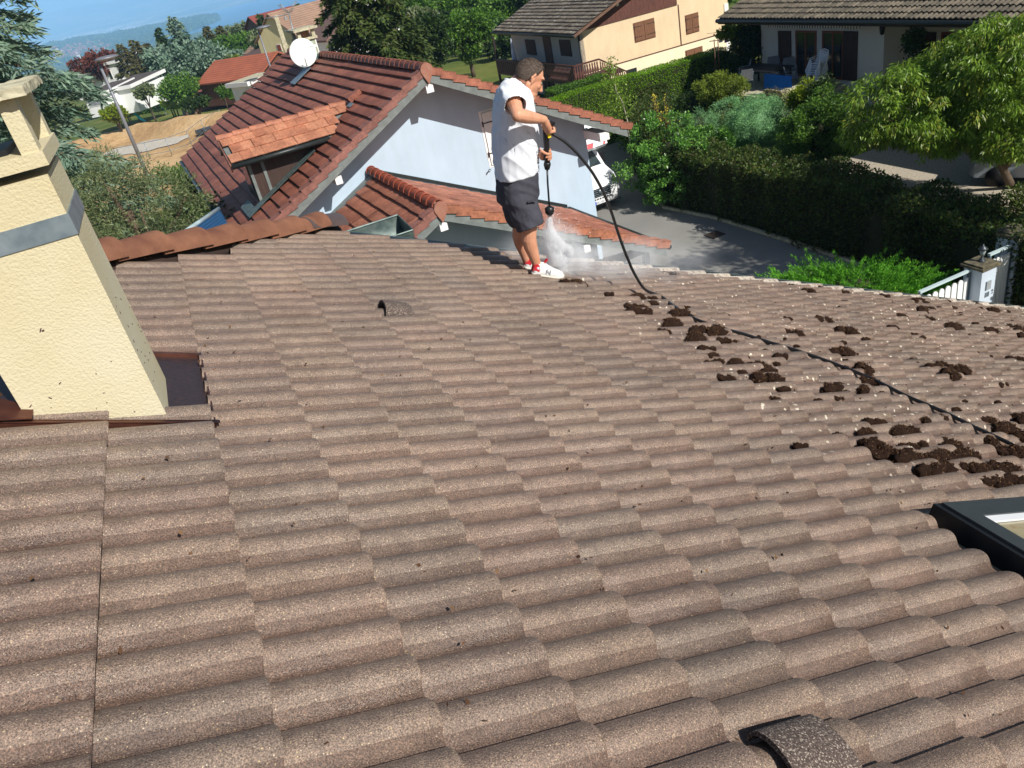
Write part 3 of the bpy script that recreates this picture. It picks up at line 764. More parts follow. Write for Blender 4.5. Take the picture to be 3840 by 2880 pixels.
# --- chimney
def ncb(mb, l0, l1, a0, a1, z0, z1): return mb.box8([N(l0, a0, z0), N(l1, a0, z0), N(l1, a1, z0), N(l0, a1, z0), N(l0, a0, z1), N(l1, a0, z1), N(l1, a1, z1), N(l0, a1, z1)])
M_mossrender = pm('mossy_render', srgb(190, 200, 178), .9, .3, 4, c2=srgb(126, 132, 106), detail=6)
mb = MB(); ncb(mb, 6.40, 6.96, 31.0, 31.95, -3.2, -1.98); nch = mb.build('chimney', M_mossrender, nb)
mb = MB(); ncb(mb, 6.39, 6.97, 30.99, 31.0, -2.27, -2.19); ncb(mb, 6.93, 6.97, 30.985, 31.0, -2.8, -1.99); ncb(mb, 6.39, 6.97, 30.985, 31.0, -2.62, -2.56); mb.build('chimney_trim', M_white, nch)
mb = MB(); ncb(mb, 6.32, 7.04, 30.92, 32.03, -1.98, -1.90); mb.build('chimney_cornice', M_concrete, nch)
for l_, a_ in ((6.36, 30.96), (6.88, 30.96), (6.36, 31.87), (6.88, 31.87)): mb = MB(); ncb(mb, l_, l_+.12, a_, a_+.12, -1.90, -1.66); mb.build('chimney_post', M_concrete, nch)
mb = MB(); ncb(mb, 6.24, 7.12, 30.84, 32.10, -1.66, -1.58); mb.build('chimney_cap', M_concrete, nch)
mb = MB(); ncb(mb, 6.56, 6.80, 31.2, 31.7, -1.90, -1.70); mb.build('flue', pm('flue_clay', srgb(150, 110, 92), .9), nch)
mb = MB(); ncb(mb, 6.30, 7.05, 30.85, 32.05, -2.95, -2.50); mb.build('chimney_flashing', M_oldzinc, nch)
mb = MB(); mb.obox(on_left(6.40, 30.3, .09), dL*.85, AN*.8, nL*.012); mb.build('lead_apron', M_zinc, nb)
# --- satellite dish with its blue lettering
dishp = N(6.33, 30.75, -2.36)
dsh = thing('satellite_dish', 'round white satellite dish with dark mildew blotches beside the roof chimney', 'satellite dish', dishp-np.array([0, 0, .6]))
axd = unit(np.array([sin(radians(172))*cos(radians(24)), cos(radians(172))*cos(radians(24)), sin(radians(24))]))
ux = unit(np.cross([0, 0, 1], axd)); uy = np.cross(axd, ux); RD = .475
mb = MB(); K = 28; rr_ = 7; vs = []; 
for s_ in (0, 1):
    for i in range(rr_+1):
        r = i/rr_
        for j in range(K): an = 2*pi*j/K; vs.append(dishp+ux*cos(an)*r*RD+uy*sin(an)*r*RD*1.08+axd*(.09*r*r-.02*s_))
o_ = (rr_+1)*K; fs = []
for i in range(rr_):
    for j in range(K):
        a = i*K+j; b = i*K+(j+1) % K; fs.append((a, a+K, b+K, b)); fs.append((a+o_, b+o_, b+K+o_, a+K+o_))
a = rr_*K
for j in range(K): fs.append((a+j, a+o_+j, a+o_+(j+1) % K, a+(j+1) % K))
mb.add(vs, fs, True)
m, t, b = newmat('mildewed_white_paint'); co = coords(t)
t.links.new(mix(t, ramp(t, noise(t, co, 7, 5, .6), [(.56, (0, 0, 0)), (.68, (.75, .75, .75))]), srgb(226, 228, 226), srgb(150, 140, 138)), b.inputs['Base Color']); b.inputs['Roughness'].default_value = .5
mb.build('reflector', m, dsh)
mb = MB(); mb.tube([dishp-uy*RD*1.03+axd*.07, dishp-uy*RD*.72+axd*.38], .014, 6); mb.build('arm', M_black, dsh)
mb = MB(); mb.ell(dishp-uy*RD*.66+axd*.40, .035, 8, 6); mb.build('receiver', M_white, dsh)
mb = MB(); mb.tube([dishp-axd*.04, dishp-axd*.16-uy*.1, dishp-axd*.2+ux*.25-uy*.35], .025, 6); mb.build('bracket', M_gutter, dsh)
cu = bpy.data.curves.new('lettering', 'FONT'); cu.body = 'SEDEA'; cu.size = .15; cu.align_x = 'CENTER'; cu.extrude = .0015; cu.offset = .003
to = bpy.data.objects.new('lettering', cu); C.objects.link(to); to.parent = dsh
tp = dishp+uy*.22+axd*.048
to.matrix_local = Matrix(((ux[0], uy[0], axd[0], 0), (ux[1], uy[1], axd[1], 0), (ux[2], uy[2], axd[2], 0), (0, 0, 0, 1)))
to.location = Vector(tp-origin_of(dsh))
me_ = bpy.data.meshes.new_from_object(to.evaluated_get(bpy.context.evaluated_depsgraph_get())) if False else None
mtx = to.matrix_local.copy(); bpy.context.view_layer.update()
me_ = bpy.data.meshes.new_from_object(to.evaluated_get(bpy.context.evaluated_depsgraph_get()))
bpy.data.objects.remove(to)
to = bpy.data.objects.new('lettering', me_); C.objects.link(to); to.parent = dsh; to.matrix_local = mtx
to.data.materials.clear(); to.data.materials.append(pm('blue_letter', srgb(70, 110, 190), .6, .05))
# --- television aerial on a mast
mast0 = N(6.30, 31.6, -2.9); mast1 = at_al(1083, 50, 31.6, AN)
ae = thing('television_aerial', 'television aerial on a grey mast with a long boom and grid reflectors', 'aerial', mast0)
mb = MB(); mb.tube([mast0, mast1], .022, 6); mb.build('mast', M_zinc, ae)
M_alu = pm('dull_aluminium', srgb(150, 156, 160), .5, .2, 20, metal=.4)
bo0 = at_al(990, 70, 31.6, AN); bo1 = at_al(1086, 52, 31.6, AN)
mb = MB(); mb.tube([bo0, bo1], .016, 6)
for k in range(16):
    p = bo0+(bo1-bo0)*(k+.3)/16.; mb.tube([p-np.array([0, 0, .0])-AN*.10, p+AN*.10], .007, 4)
mb.build('boom', M_alu, ae)
mb = MB()
q = bo1
for sgn in (1, -1):
    for k in range(5): 
        z_ = .06+.07*k; off = -(.10+.05*k)
        mb.tube([q+LN*(off*.9 if sgn < 0 else .12+.06*k)+np.array([0, 0, z_])-AN*.2, q+LN*(off*.9 if sgn < 0 else .12+.06*k)+np.array([0, 0, z_])+AN*.2], .006, 4)
    for s2 in (-.2, 0, .2):
        e = (-(.30)*.9 if sgn < 0 else .36)
        mb.tube([q+AN*s2+LN*(.02*sgn)+np.array([0, 0, .03]), q+AN*s2+LN*e+np.array([0, 0, .36])], .008, 4)
mb.tube([q+np.array([0, 0, .02]), q+np.array([0, 0, .38])-LN*.22], .012, 4)
mb.build('reflector', M_alu, ae)
p = mast0+(mast1-mast0)*.72
mb = MB(); mb.tube([p-LN*.35, p+LN*.12], .012, 5)
for k in range(5): mb.tube([p-LN*(.3-.1*k)-AN*.15, p-LN*(.3-.1*k)+AN*.15], .007, 4)
mb.cbox(bo1-LN*.18-np.array([0, 0, .1]), LN*.09, AN*.08, np.array([0, 0, .1])); mb.build('lower_boom', M_alu, ae)

# ================================================================== ANNEX in front of the blue gable
an_ = thing('annex', 'low terracotta tiled annex roof in front of the blue gable wall', 'annex', N(6, 18.4, -GZ))
XL, XZ, XS = 5.13, -4.82, .4965; XF, XB = 15.85, 21.0; XE = 10.80; XLE = .2
c2_ = 1/sqrt(1+XS**2)
def xz(l): return XZ-XS*abs(l-XL)
eL = unit(-LN-np.array([0, 0, XS])); eR = unit(LN-np.array([0, 0, XS]))
mL = unit(np.cross(AN, eL)); mL = mL if mL[2] > 0 else -mL; mR = unit(np.cross(AN, eR)); mR = mR if mR[2] > 0 else -mR
nxR = int(round((XE-XL)/c2_/.345)); gX = (XE-XL)/c2_/nxR; nxL = int((XL-XLE)/c2_/.365)
nx = int((XB-XF-.2)/.5)
tile_field('roof', N(XL, XF+.18, XZ)-mR*.02, AN, eR, mR, [(i, j) for i in range(int((XB-XF-.2)/.25)) for j in range(nxR)], gX, .25, flat_profile(6, .012, 2), .022, .02, M_terra2, an_, jit=.003, nmid=0)
tile_field('roof', N(XL, XF+.18, XZ)-mL*.02, AN, eL, mL, [(i, j) for i in range(nx) for j in range(nxL)], .365, .5, flat_profile(12, .008, 3), .07, .055, M_terra2, an_, jit=.003, nmid=0, edge=.01)
mb = MB(); mb.slab([N(XL, XF+.05, XZ-.03), N(XE, XF+.05, xz(XE)-.03), N(XE, XB, xz(XE)-.03), N(XL, XB, XZ-.03)], -mR*.10)
mb.slab([N(XL, XF+.05, XZ-.03), N(XLE, XF+.05, xz(XLE)-.03), N(XLE, XB, xz(XLE)-.03), N(XL, XB, XZ-.03)], -mL*.10)
mb.build('roof_deck', M_fascia, an_)
mb = MB(); verge(mb, XL+.05, XZ, eR, mR, (XE-XL)/c2_, XF, 0, N, drop=.17, g_=gX); mb.build('verge_tiles', M_terra, an_)
mb = MB(); verge(mb, XL-.05, XZ, eL, mL, (XL-XLE)/c2_, XF, 0, N, drop=.17, g_=.365); mb.build('verge_tiles', M_verge, an_)
mb = MB(); a_ = XF+.1
while a_ < XB-.1:
    vv, ff = barrel(N(XL, min(a_+.44, XB-.01), XZ+.02), N(XL, a_, XZ+.035), .125, .15, .02, k=12, ang=95); mb.add(vv, ff, True); a_ += .38
o = mb.build('ridge_tiles', redtile('ridge_clay_2', srgb(150, 78, 56), srgb(170, 94, 70)), an_); o.data.set_sharp_from_angle(angle=radians(40))
endcap(XL, XF-.03, XZ-.0, .155, an_, N)
mb = MB()
for l0, l1 in ((XL, XE-.02), (XLE, XL)):
    mb.box8([N(l0, XF+.03, xz(l0)-.28), N(l1, XF+.03, xz(l1)-.28), N(l1, XF+.06, xz(l1)-.28), N(l0, XF+.06, xz(l0)-.28), N(l0, XF+.03, xz(l0)-.02), N(l1, XF+.03, xz(l1)-.02), N(l1, XF+.06, xz(l1)-.02), N(l0, XF+.06, xz(l0)-.02)])
mb.build('bargeboard', M_fascia, an_)
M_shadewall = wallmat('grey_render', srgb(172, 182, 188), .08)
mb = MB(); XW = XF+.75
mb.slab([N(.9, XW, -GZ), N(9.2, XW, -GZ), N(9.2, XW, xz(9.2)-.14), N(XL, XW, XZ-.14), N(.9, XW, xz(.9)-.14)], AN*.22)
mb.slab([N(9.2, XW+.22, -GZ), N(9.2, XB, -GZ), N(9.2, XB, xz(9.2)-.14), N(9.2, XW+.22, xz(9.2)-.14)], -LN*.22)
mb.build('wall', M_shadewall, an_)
for l_ in (XL, 8.55): mb = MB(); mb.obox(N(l_-.09, XF+.07, xz(l_)-.52), LN*.18, AN*(XW-XF-.07), np.array([0, 0, .2])); mb.build('purlin', M_white, an_)
mb = MB(); mb.obox(N(7.25, XW-.06, xz(7.25)-.62), unit(eR)*2.0, AN*.05, np.array([0, 0, .14])); mb.build('gutter_board', M_white, an_)
mb = MB(); mb.obox(N(10.35, XF+.4, -GZ), LN*.14, AN*.14, np.array([0, 0, GZ+xz(10.35)-.15])); mb.build('post', M_white, an_)
mb = MB(); mb.tube([N(9.2, XF+.5, xz(9.2)-.75), N(10.4, XF+.5, xz(10.4)-.25)], .06, 6); mb.obox(N(9.2, XF+.45, xz(10.6)-.28), LN*1.5, AN*.12, np.array([0, 0, .14])); mb.build('brace', M_gutter, an_)
mb = MB(); mb.tube([N(XE+.06, XF+.0, xz(XE)-.05), N(XE+.06, XB, xz(XE)-.05)], .07, 8); mb.build('gutter', M_gutter, an_)
mb = MB(); mb.slab([N(XL, XB-.012, XZ+.10), N(XE, XB-.012, xz(XE)+.10), N(XE, XB-.012, xz(XE)), N(XL, XB-.012, XZ)], -AN*.02); mb.build('wall_flashing', M_gutter, an_)
# ================================================================== GROUND, LAKE, FAR SHORE
LAKE_Z = -128.0
def ground_z(x, y):
    r = hypot(x, y); al_ = x*AW[0]+y*AW[1]
    z = 0.0
    if al_ > 38: z -= min((al_-38)*.035, 1.0)
    if r > 70: z -= min(r-70, 120)*.04
    if r > 190: z -= (r-190)*.042
    if r > 1600: z = -5-(1600-190)*.042-(r-1600)*.0215
    az_ = math.degrees(atan2(x, y))
    if r > 60: z += mnoise.noise(Vector((x*.004, y*.004, 0)))*min((r-60)*.03, 7)
    return z
def at_g(x, y, up=0.0):          # photo pixel -> point on the ground sheet
    d = ray(x, y); t_ = 5.0
    for k in range(400):
        p = CAM+d*t_; h_ = p[2]-(ground_z(p[0], p[1])+up)
        if h_ < .02: break
        t_ += max(h_/max(.05, -d[2]+.02), .02)*.5
    return p
m, t, b = newmat('grass_ground'); co = coords(t)
c1 = ramp(t, noise(t, co, .12, 5, .6), [(.35, srgb(86, 104, 50)), (.55, srgb(112, 118, 62)), (.7, srgb(140, 132, 84))])
c1 = mix(t, 1, c1, ramp(t, noise(t, co, 3.5, 5, .7), [(.3, (.65, .68, .6)), (.7, (1.2, 1.2, 1.1))]), 'MULTIPLY')
t.links.new(c1, b.inputs['Base Color']); b.inputs['Roughness'].default_value = 1; b.inputs['Specular IOR Level'].default_value = .1
M_grass = m
rad = np.concatenate([np.linspace(0, 80, 18), np.geomspace(90, 7200, 60)]); azs = np.radians(np.linspace(-60, 75, 136))
v = []; 
for r in rad:
    for a in azs:
        x, y = r*sin(a), r*cos(a)-6; v.append((x, y, ground_z(x, y)))
nA = len(azs); f = np.array([[i*nA+j, (i+1)*nA+j, (i+1)*nA+j+1, i*nA+j+1] for i in range(len(rad)-1) for j in range(nA-1)])[:, ::-1].copy()
gnd = build_np('ground', np.array(v), f, M_grass, loc=(0, 0, 0), smooth=True); struct(gnd)
# lake
m, t, b = newmat('lake_water'); co = coords(t)
b.inputs['Base Color'].default_value = (.03, .16, .34, 1); b.inputs['Roughness'].default_value = .35
b.inputs['Specular IOR Level'].default_value = .5
bump(t, b, noise(t, co, .05, 3), .1, 1.0)
aa = np.radians(np.linspace(-60, 70, 40)); v = []
for r in (2500, 5000, 9000, 13500):
    for a in aa: v.append((r*sin(a), r*cos(a), LAKE_Z))
f = np.array([[i*40+j, (i+1)*40+j, (i+1)*40+j+1, i*40+j+1] for i in range(3) for j in range(39)])[:, ::-1].copy()
struct(build_np('lake', np.array(v), f, m, loc=(0, 0, LAKE_Z)))
# far shore: fields, towns and the long mountain
m, t, b = newmat('far_shore'); co = coords(t)
base = ramp(t, noise(t, co, .0011, 6, .6), [(.38, srgb(62, 84, 58)), (.5, srgb(96, 112, 70)), (.62, srgb(150, 140, 96))])
sp = nd(t, 'ShaderNodeSeparateXYZ'); t.links.new(co, sp.inputs[0])
vz = nd(t, 'ShaderNodeTexVoronoi', inputs={'Scale': .012}); t.links.new(co, vz.inputs['Vector'])
c_ = nd(t, 'ShaderNodeSeparateColor'); t.links.new(vz.outputs['Color'], c_.inputs[0])
town = ramp(t, noise(t, co, .0007, 5, .65), [(.50, (0, 0, 0)), (.62, (1, 1, 1))])
hgt = nd(t, 'ShaderNodeMapRange', inputs={1: 160.0, 2: 330.0, 3: 1.0, 4: 0.0}); t.links.new(sp.outputs['Z'], hgt.inputs[0])
g1 = nd(t, 'ShaderNodeMath', operation='GREATER_THAN', inputs={1: .48}); t.links.new(c_.outputs[0], g1.inputs[0])
g2 = nd(t, 'ShaderNodeMath', operation='MULTIPLY'); t.links.new(g1.outputs[0], g2.inputs[0]); t.links.new(town, g2.inputs[1])
g3 = nd(t, 'ShaderNodeMath', operation='MULTIPLY'); t.links.new(g2.outputs[0], g3.inputs[0]); t.links.new(hgt.outputs[0], g3.inputs[1])
base = mix(t, g3.outputs[0], base, srgb(222, 214, 204))
t.links.new(base, b.inputs['Base Color']); b.inputs['Roughness'].default_value = 1; b.inputs['Specular IOR Level'].default_value = 0
rr = [9000, 9600, 10200, 10700, 11300, 12000, 13000, 14500, 16000, 17500, 19000, 20500, 21500, 23000]
az2 = np.linspace(-48, 30, 130); v = []
for i, r in enumerate(rr):
    for a in az2:
        n1 = mnoise.noise(Vector((a*.35, r*.0003, 3))); n2_ = mnoise.noise(Vector((a*1.4, r*.001, 9)))
        shore = 10300+500*n1+120*n2_ + 15*(a+12)
        if r < shore: z = LAKE_Z-12
        else:
            q = (r-shore)
            z = LAKE_Z+3+q*.022*(1+.35*n1)+14*n2_
            if r > 15000: z += (r-15000)*.062*(1+.12*n1)*(.86 if a > -30 else .92)
            if r > 21000: z = v[-len(az2)][2]*1.02
        v.append((r*sin(radians(a)), r*cos(radians(a)), z))
nA = len(az2); f = np.array([[i*nA+j, (i+1)*nA+j, (i+1)*nA+j+1, i*nA+j+1] for i in range(len(rr)-1) for j in range(nA-1)])[:, ::-1].copy()
fs_ = build_np('far_shore_hills', np.array(v), f, m, loc=(0, 15000, 0), smooth=True); struct(fs_)

# ---- wooded country between the village and the lake (one mass of distant woods)
M_wood = pm('distant_wood_floor', srgb(70, 92, 54), 1.0, .4, .02, spec=.05, c2=srgb(44, 66, 40))
M_woodleaf = leafmat('distant_wood_leaves', [srgb(58, 84, 44), srgb(74, 100, 52), srgb(96, 116, 62), srgb(50, 76, 46)], .2, .9, .05, .004)
def cape_near(a): return float(np.interp(a, [-30, -17.2, -16.6, -15.2, -14, -13.3, -13.0], [4200, 4350, 5000, 4900, 5250, 5600, 6000]))
def cape_far(a): return float(np.interp(a, [-30, -22, -18, -15, -14, -13.3, -13.0], [8200, 7800, 7400, 6900, 6700, 6350, 6050]))
def cape_z(a, r):
    r0_, r1_ = cape_near(a), cape_far(a); q = (r-r0_)/(r1_-r0_)
    top = float(np.interp(a, [-30, -23, -20, -17.5, -16.3, -14, -13], [70, 62, 46, 30, 26, 24, 8]))
    if q < 0 or q > 1: return LAKE_Z-12
    return LAKE_Z+2+top*max(0, sin(pi*min(1, q*1.0))**.8 if q > .5 else (q*2)**1.3)*(1+.25*mnoise.noise(Vector((a*1.3, r*.001, 0))))
v = []; azc = np.linspace(-30, -12.9, 90); qs = np.linspace(-.06, 1.06, 26)
for q in qs:
    for a in azc:
        r0_, r1_ = cape_near(a), cape_far(a); r = r0_+(r1_-r0_)*q; v.append((r*sin(radians(a)), r*cos(radians(a)), cape_z(a, r)))
f = np.array([[i*90+j, (i+1)*90+j, (i+1)*90+j+1, i*90+j+1] for i in range(25) for j in range(89)])[:, ::-1].copy()
struct(build_np('cape_hills', np.array(v), f, M_wood, smooth=True))
P = []
for k in range(30000):
    a = random.uniform(-28, -13.0); q = random.random(); r = cape_near(a)+(cape_far(a)-cape_near(a))*q
    if mnoise.noise(Vector((a*2.2, r*.0022, 8))) > .26 and a < -17.5: continue
    P.append((r*sin(radians(a)), r*cos(radians(a)), cape_z(a, r)+random.uniform(2, 15)))
P = np.array(P); cp = thing('wooded_cape', 'long wooded cape reaching out into the blue lake', 'woods', P[0], kind='stuff')
o = foliage('trees', P, np.tile([0, 0, 1.], (len(P), 1)), 20, 16, M_woodleaf, cp, jit=.6, nup=.2); o['kind'] = 'stuff'
P = []; S_ = []
for k in range(14000):
    a = random.uniform(-34, 14); r = 430*math.exp(random.random()*2.3)
    x, y = r*sin(radians(a)), r*cos(radians(a))
    if mnoise.noise(Vector((x*.0022, y*.0022, 5))) < -.10: continue
    h = random.uniform(5, 9)+r*.0008
    gz_ = ground_z(x, y)
    for q in range(16):
        P.append((x+random.gauss(0, h*.28), y+random.gauss(0, h*.28), gz_+h*random.uniform(.05, 1)**.8)); S_.append(h*.20)
P = np.array(P); S_ = np.array(S_); dw = thing('distant_woods', 'belt of dark green woods on the slope down to the lake', 'woods', P[0], kind='stuff')
o = foliage('trees', P, np.tile([0, 0, .6], (len(P), 1)), S_, S_*.8, M_woodleaf, dw, jit=.9, nup=.3); o['kind'] = 'stuff'
# villages far off: tiny pale houses with reddish roofs, one mass
M_vw = pm('village_wall', srgb(228, 220, 206), .9, .1); M_vr = pm('village_roof', srgb(160, 100, 80), .9, .2)
def village(name, spots, label):
    root = thing(name, label, 'village', (spots[0][0], spots[0][1], spots[0][2]), kind='stuff'); a = MB(); b2 = MB()
    for (x, y, z, s_) in spots:
        an = random.uniform(-.4, .4)+.3; ux_, uy_ = np.array([cos(an), sin(an), 0])*s_, np.array([-sin(an), cos(an), 0])*s_*1.3; p = np.array([x, y, z]); h = s_*.55
        a.obox(p-ux_/2-uy_/2-np.array([0, 0, 8]), ux_, uy_, np.array([0, 0, h+8])); q = p+np.array([0, 0, h])
        e = 1.08; c4 = [q-ux_*e/2-uy_*e/2, q+ux_*e/2-uy_*e/2, q+ux_*e/2+uy_*e/2, q-ux_*e/2+uy_*e/2]; r1_, r2_ = q-uy_*e/2+np.array([0, 0, h*.6]), q+uy_*e/2+np.array([0, 0, h*.6])
        b2.add([*c4, r1_, r2_], [(0, 1, 4), (1, 2, 5, 4), (2, 3, 5), (3, 0, 4, 5), (3, 2, 1, 0)])
    for mb_, nm_, m_ in ((a, 'walls', M_vw), (b2, 'roofs', M_vr)):
        o = mb_.build(nm_, m_, root); o['kind'] = 'stuff'
spots = []
for k in range(170):
    a = random.gauss(-21.8, .9); r = random.uniform(4500, 5500); x, y = r*sin(radians(a)), r*cos(radians(a)); spots.append((x, y, max(cape_z(a, r), ground_z(x, y))+10, random.uniform(14, 26)))
village('village', spots, 'distant village of pale houses with red roofs among the woods')

# ---- haze: pale air that turns the far shore blue
hz = MB(); hz.box8([(-17000, -60, LAKE_Z-150), (17000, -60, LAKE_Z-150), (17000, 26000, LAKE_Z-150), (-17000, 26000, LAKE_Z-150), (-17000, -60, 760), (17000, -60, 760), (17000, 26000, 760), (-17000, 26000, 760)])
m = bpy.data.materials.new('haze'); m.use_nodes = True; t = m.node_tree; t.nodes.clear()
out = t.nodes.new('ShaderNodeOutputMaterial'); pv = t.nodes.new('ShaderNodeVolumePrincipled')
pv.inputs['Color'].default_value = (.32, .62, 1.0, 1); pv.inputs['Density'].default_value = .00016; pv.inputs['Anisotropy'].default_value = -0.4
t.links.new(pv.outputs[0], out.inputs['Volume'])
hzo = hz.build('haze', m, loc=(0, 0, 0)); hzo['kind'] = 'stuff'; hzo['label'] = 'pale blue haze over the lake valley'; hzo['category'] = 'haze'

# ================================================================== DRIVEWAY, YARD, SAND
m, t, b = newmat('asphalt'); co = coords(t)
c1 = ramp(t, noise(t, co, .35, 5, .6), [(.3, srgb(128, 127, 124)), (.7, srgb(150, 148, 142))])
c1 = mix(t, 1, c1, ramp(t, noise(t, co, 60, 3, .7), [(.3, (.75,)*3), (.7, (1.2,)*3)]), 'MULTIPLY')
t.links.new(c1, b.inputs['Base Color']); b.inputs['Roughness'].default_value = .9; bump(t, b, noise(t, co, 120, 2), .3, .01); M_asph = m
def sheet(name, pts, z, mat, sub=0):
    pts = [np.array([p[0], p[1], z]) for p in pts]; mb = MB(); mb.add(pts, [tuple(range(len(pts)))])
    o = mb.build(name, mat, loc=(0, 0, z)); 
    if o.data.polygons[0].normal.z < 0: o.data.flip_normals()
    return struct(o)
sheet('driveway', [G(-6, 8, 0), G(15.6, 8, 0), G(15.6, 17, 0), G(15.45, 21.5, 0), G(15.0, 24, 0), G(16.5, 28, 0), G(19.2, 32, 0), G(21.5, 36.6, 0), G(8, 37.2, 0), G(-6, 37.2, 0)], .006, M_asph)
kb = MB(); kpts = [G(15.62, 9, -GZ), G(15.62, 17, -GZ), G(15.47, 21.5, -GZ), G(15.02, 24, -GZ), G(16.55, 28, -GZ), G(19.25, 32, -GZ)]
for p, q in zip(kpts[:-1], kpts[1:]):
    d_ = q-p; kb.obox(p, d_, np.cross(unit(d_), [0, 0, 1])*.10, np.array([0, 0, .10]))
struct(kb.build('kerb', M_concrete))
mh = MB(); p = at_z(2680, 880, 0.02); mh.cbox(p, LT*.5, AW*.5, np.array([0, 0, .02])); tag(mh.build('drain_cover', pm('rusty_iron', srgb(60, 50, 44), .8, .3)), 'rusty square drain cover in the shaded driveway', 'drain cover')
M_gravel = pm('gravel_yard', srgb(196, 186, 168), 1, .25, 14, .4, 60, .02, c2=srgb(150, 140, 124), detail=6)
sheet('gravel_yard', [G(19, 12, 0), G(30, 9, 0), G(33, 17, 0), G(26.5, 22.5, 0), G(20.5, 22.5, 0)], .02, M_gravel)
# sand field with heaps and a gravel strip
m, t, b = newmat('sandy_earth'); co = coords(t)
c1 = ramp(t, noise(t, co, .10, 6, .62), [(.3, srgb(176, 142, 104)), (.5, srgb(204, 170, 126)), (.68, srgb(222, 192, 150))])
c1 = mix(t, 1, c1, ramp(t, noise(t, co, 1.6, 6, .75), [(.3, (.78, .76, .72)), (.7, (1.12, 1.12, 1.1))]), 'MULTIPLY')
t.links.new(c1, b.inputs['Base Color']); b.inputs['Roughness'].default_value = 1; b.inputs['Specular IOR Level'].default_value = .05
bump(t, b, noise(t, co, 2.0, 6, .7), .8, .25); M_sand = m
SB = [at_g(x, y, 1.6) for x, y in ((470, 468), (608, 450), (868, 408))]
SBl = [p@LT for p in SB]; SBa = [p@AW for p in SB]
def sand_h(x, y):
    l_ = x*LT[0]+y*LT[1]; a = x*AW[0]+y*AW[1]
    ab = float(np.interp(l_, SBl, SBa))
    bank = 1.5*math.exp(-((a-ab)/4.5)**2)*(.9+.08*sin(l_*.35+1)+.05*sin(l_*1.3))
    fore = .5*math.exp(-(((l_+1)/8)**2+((a-62)/5)**2))
    return bank+fore+0.16*mnoise.noise(Vector((x*.22, y*.22, 1)))+.07*mnoise.noise(Vector((x*.8, y*.8, 4)))
v = []; ls_ = np.linspace(-26, 24, 110); as_ = np.linspace(50, max(SBa)+9, 110)
for a in as_:
    for l_ in ls_:
        p = AW*a+LT*l_; ab = float(np.interp(l_, SBl, SBa)); e = min(1, (a-50)/3, (ab+7-a)/3, (l_+26)/3, (24-l_)/3)
        v.append((p[0], p[1], ground_z(p[0], p[1])-.12+max(e, 0)*(.25+max(sand_h(p[0], p[1]), -.1))))
nA = len(ls_); f = np.array([[i*nA+j, (i+1)*nA+j, (i+1)*nA+j+1, i*nA+j+1] for i in range(len(as_)-1) for j in range(nA-1)])[:, ::-1].copy()
struct(build_np('sand_field', np.array(v), f, M_sand, loc=(0, 0, 0), smooth=True))
M_gstrip = pm('grey_gravel', srgb(196, 188, 174), 1, .2, 2.5, .5, 6, .05)
gp0 = [at_g(x, y, .5) for x, y in ((375, 566), (440, 540), (520, 522), (620, 510), (700, 497))]; gp1 = [at_g(x, y, .5) for x, y in ((385, 572), (470, 566), (560, 552), (640, 528), (705, 502))]
v = []; nU, nV_ = 40, 8
for i in range(nU+1):
    u = i/nU*4; k = min(3, int(u)); fr_ = u-k; a_ = gp0[k]*(1-fr_)+gp0[k+1]*fr_; b_ = gp1[k]*(1-fr_)+gp1[k+1]*fr_
    for j in range(nV_+1):
        w_ = j/nV_+.06*mnoise.noise(Vector((i*.4, j*.5, 0))); p = a_*(1-w_)+b_*w_; v.append((p[0], p[1], ground_z(p[0], p[1])+.25-.12+.06+max(sand_h(p[0], p[1]), -.1)))
f = np.array([[i*(nV_+1)+j, (i+1)*(nV_+1)+j, (i+1)*(nV_+1)+j+1, i*(nV_+1)+j+1] for i in range(nU) for j in range(nV_)])
o = build_np('gravel_strip', np.array(v), f, M_gstrip, smooth=True); struct(o)
# ================================================================== OTHER HOUSES
def gbox(mb, l0, l1, a0, a1, z0, z1, f=G):
    return mb.box8([f(l0, a0, z0), f(l1, a0, z0), f(l1, a1, z0), f(l0, a1, z0), f(l0, a0, z1), f(l1, a0, z1), f(l1, a1, z1), f(l0, a1, z1)])
UP = np.array([0, 0, 1.])
M_cream = wallmat('cream_render', srgb(226, 202, 168), .08, .3)
M_cream2 = wallmat('pale_cream_render', srgb(238, 226, 196), .06, .3)
M_plank = pm('red_brown_cladding', srgb(116, 72, 60), .75, .35, 5, .5, 25, .02, c2=srgb(70, 44, 40), stretch=(6, 6, .6))
M_shut = pm('brown_shutter', srgb(132, 92, 66), .7, .3, 6, .3, 20, .01, c2=srgb(104, 68, 50), stretch=(5, 5, 1))
M_oldtile = redtile('weathered_grey_tile', srgb(104, 98, 88), srgb(136, 130, 116))
M_oldtile2 = redtile('mossy_grey_tile', srgb(92, 90, 78), srgb(124, 118, 102))
def lichen_extra(m, amt=.62):
    t = m.node_tree; b = t.nodes['Principled BSDF']; co = coords(t); l = b.inputs['Base Color'].links[0].from_socket
    f = ramp(t, noise(t, co, 3.5, 6, .8), [(amt, (0, 0, 0)), (amt+.04, (.85, .85, .85))])
    t.links.new(mix(t, f, l, srgb(206, 206, 198)), b.inputs['Base Color'])
lichen_extra(M_oldtile, .58)
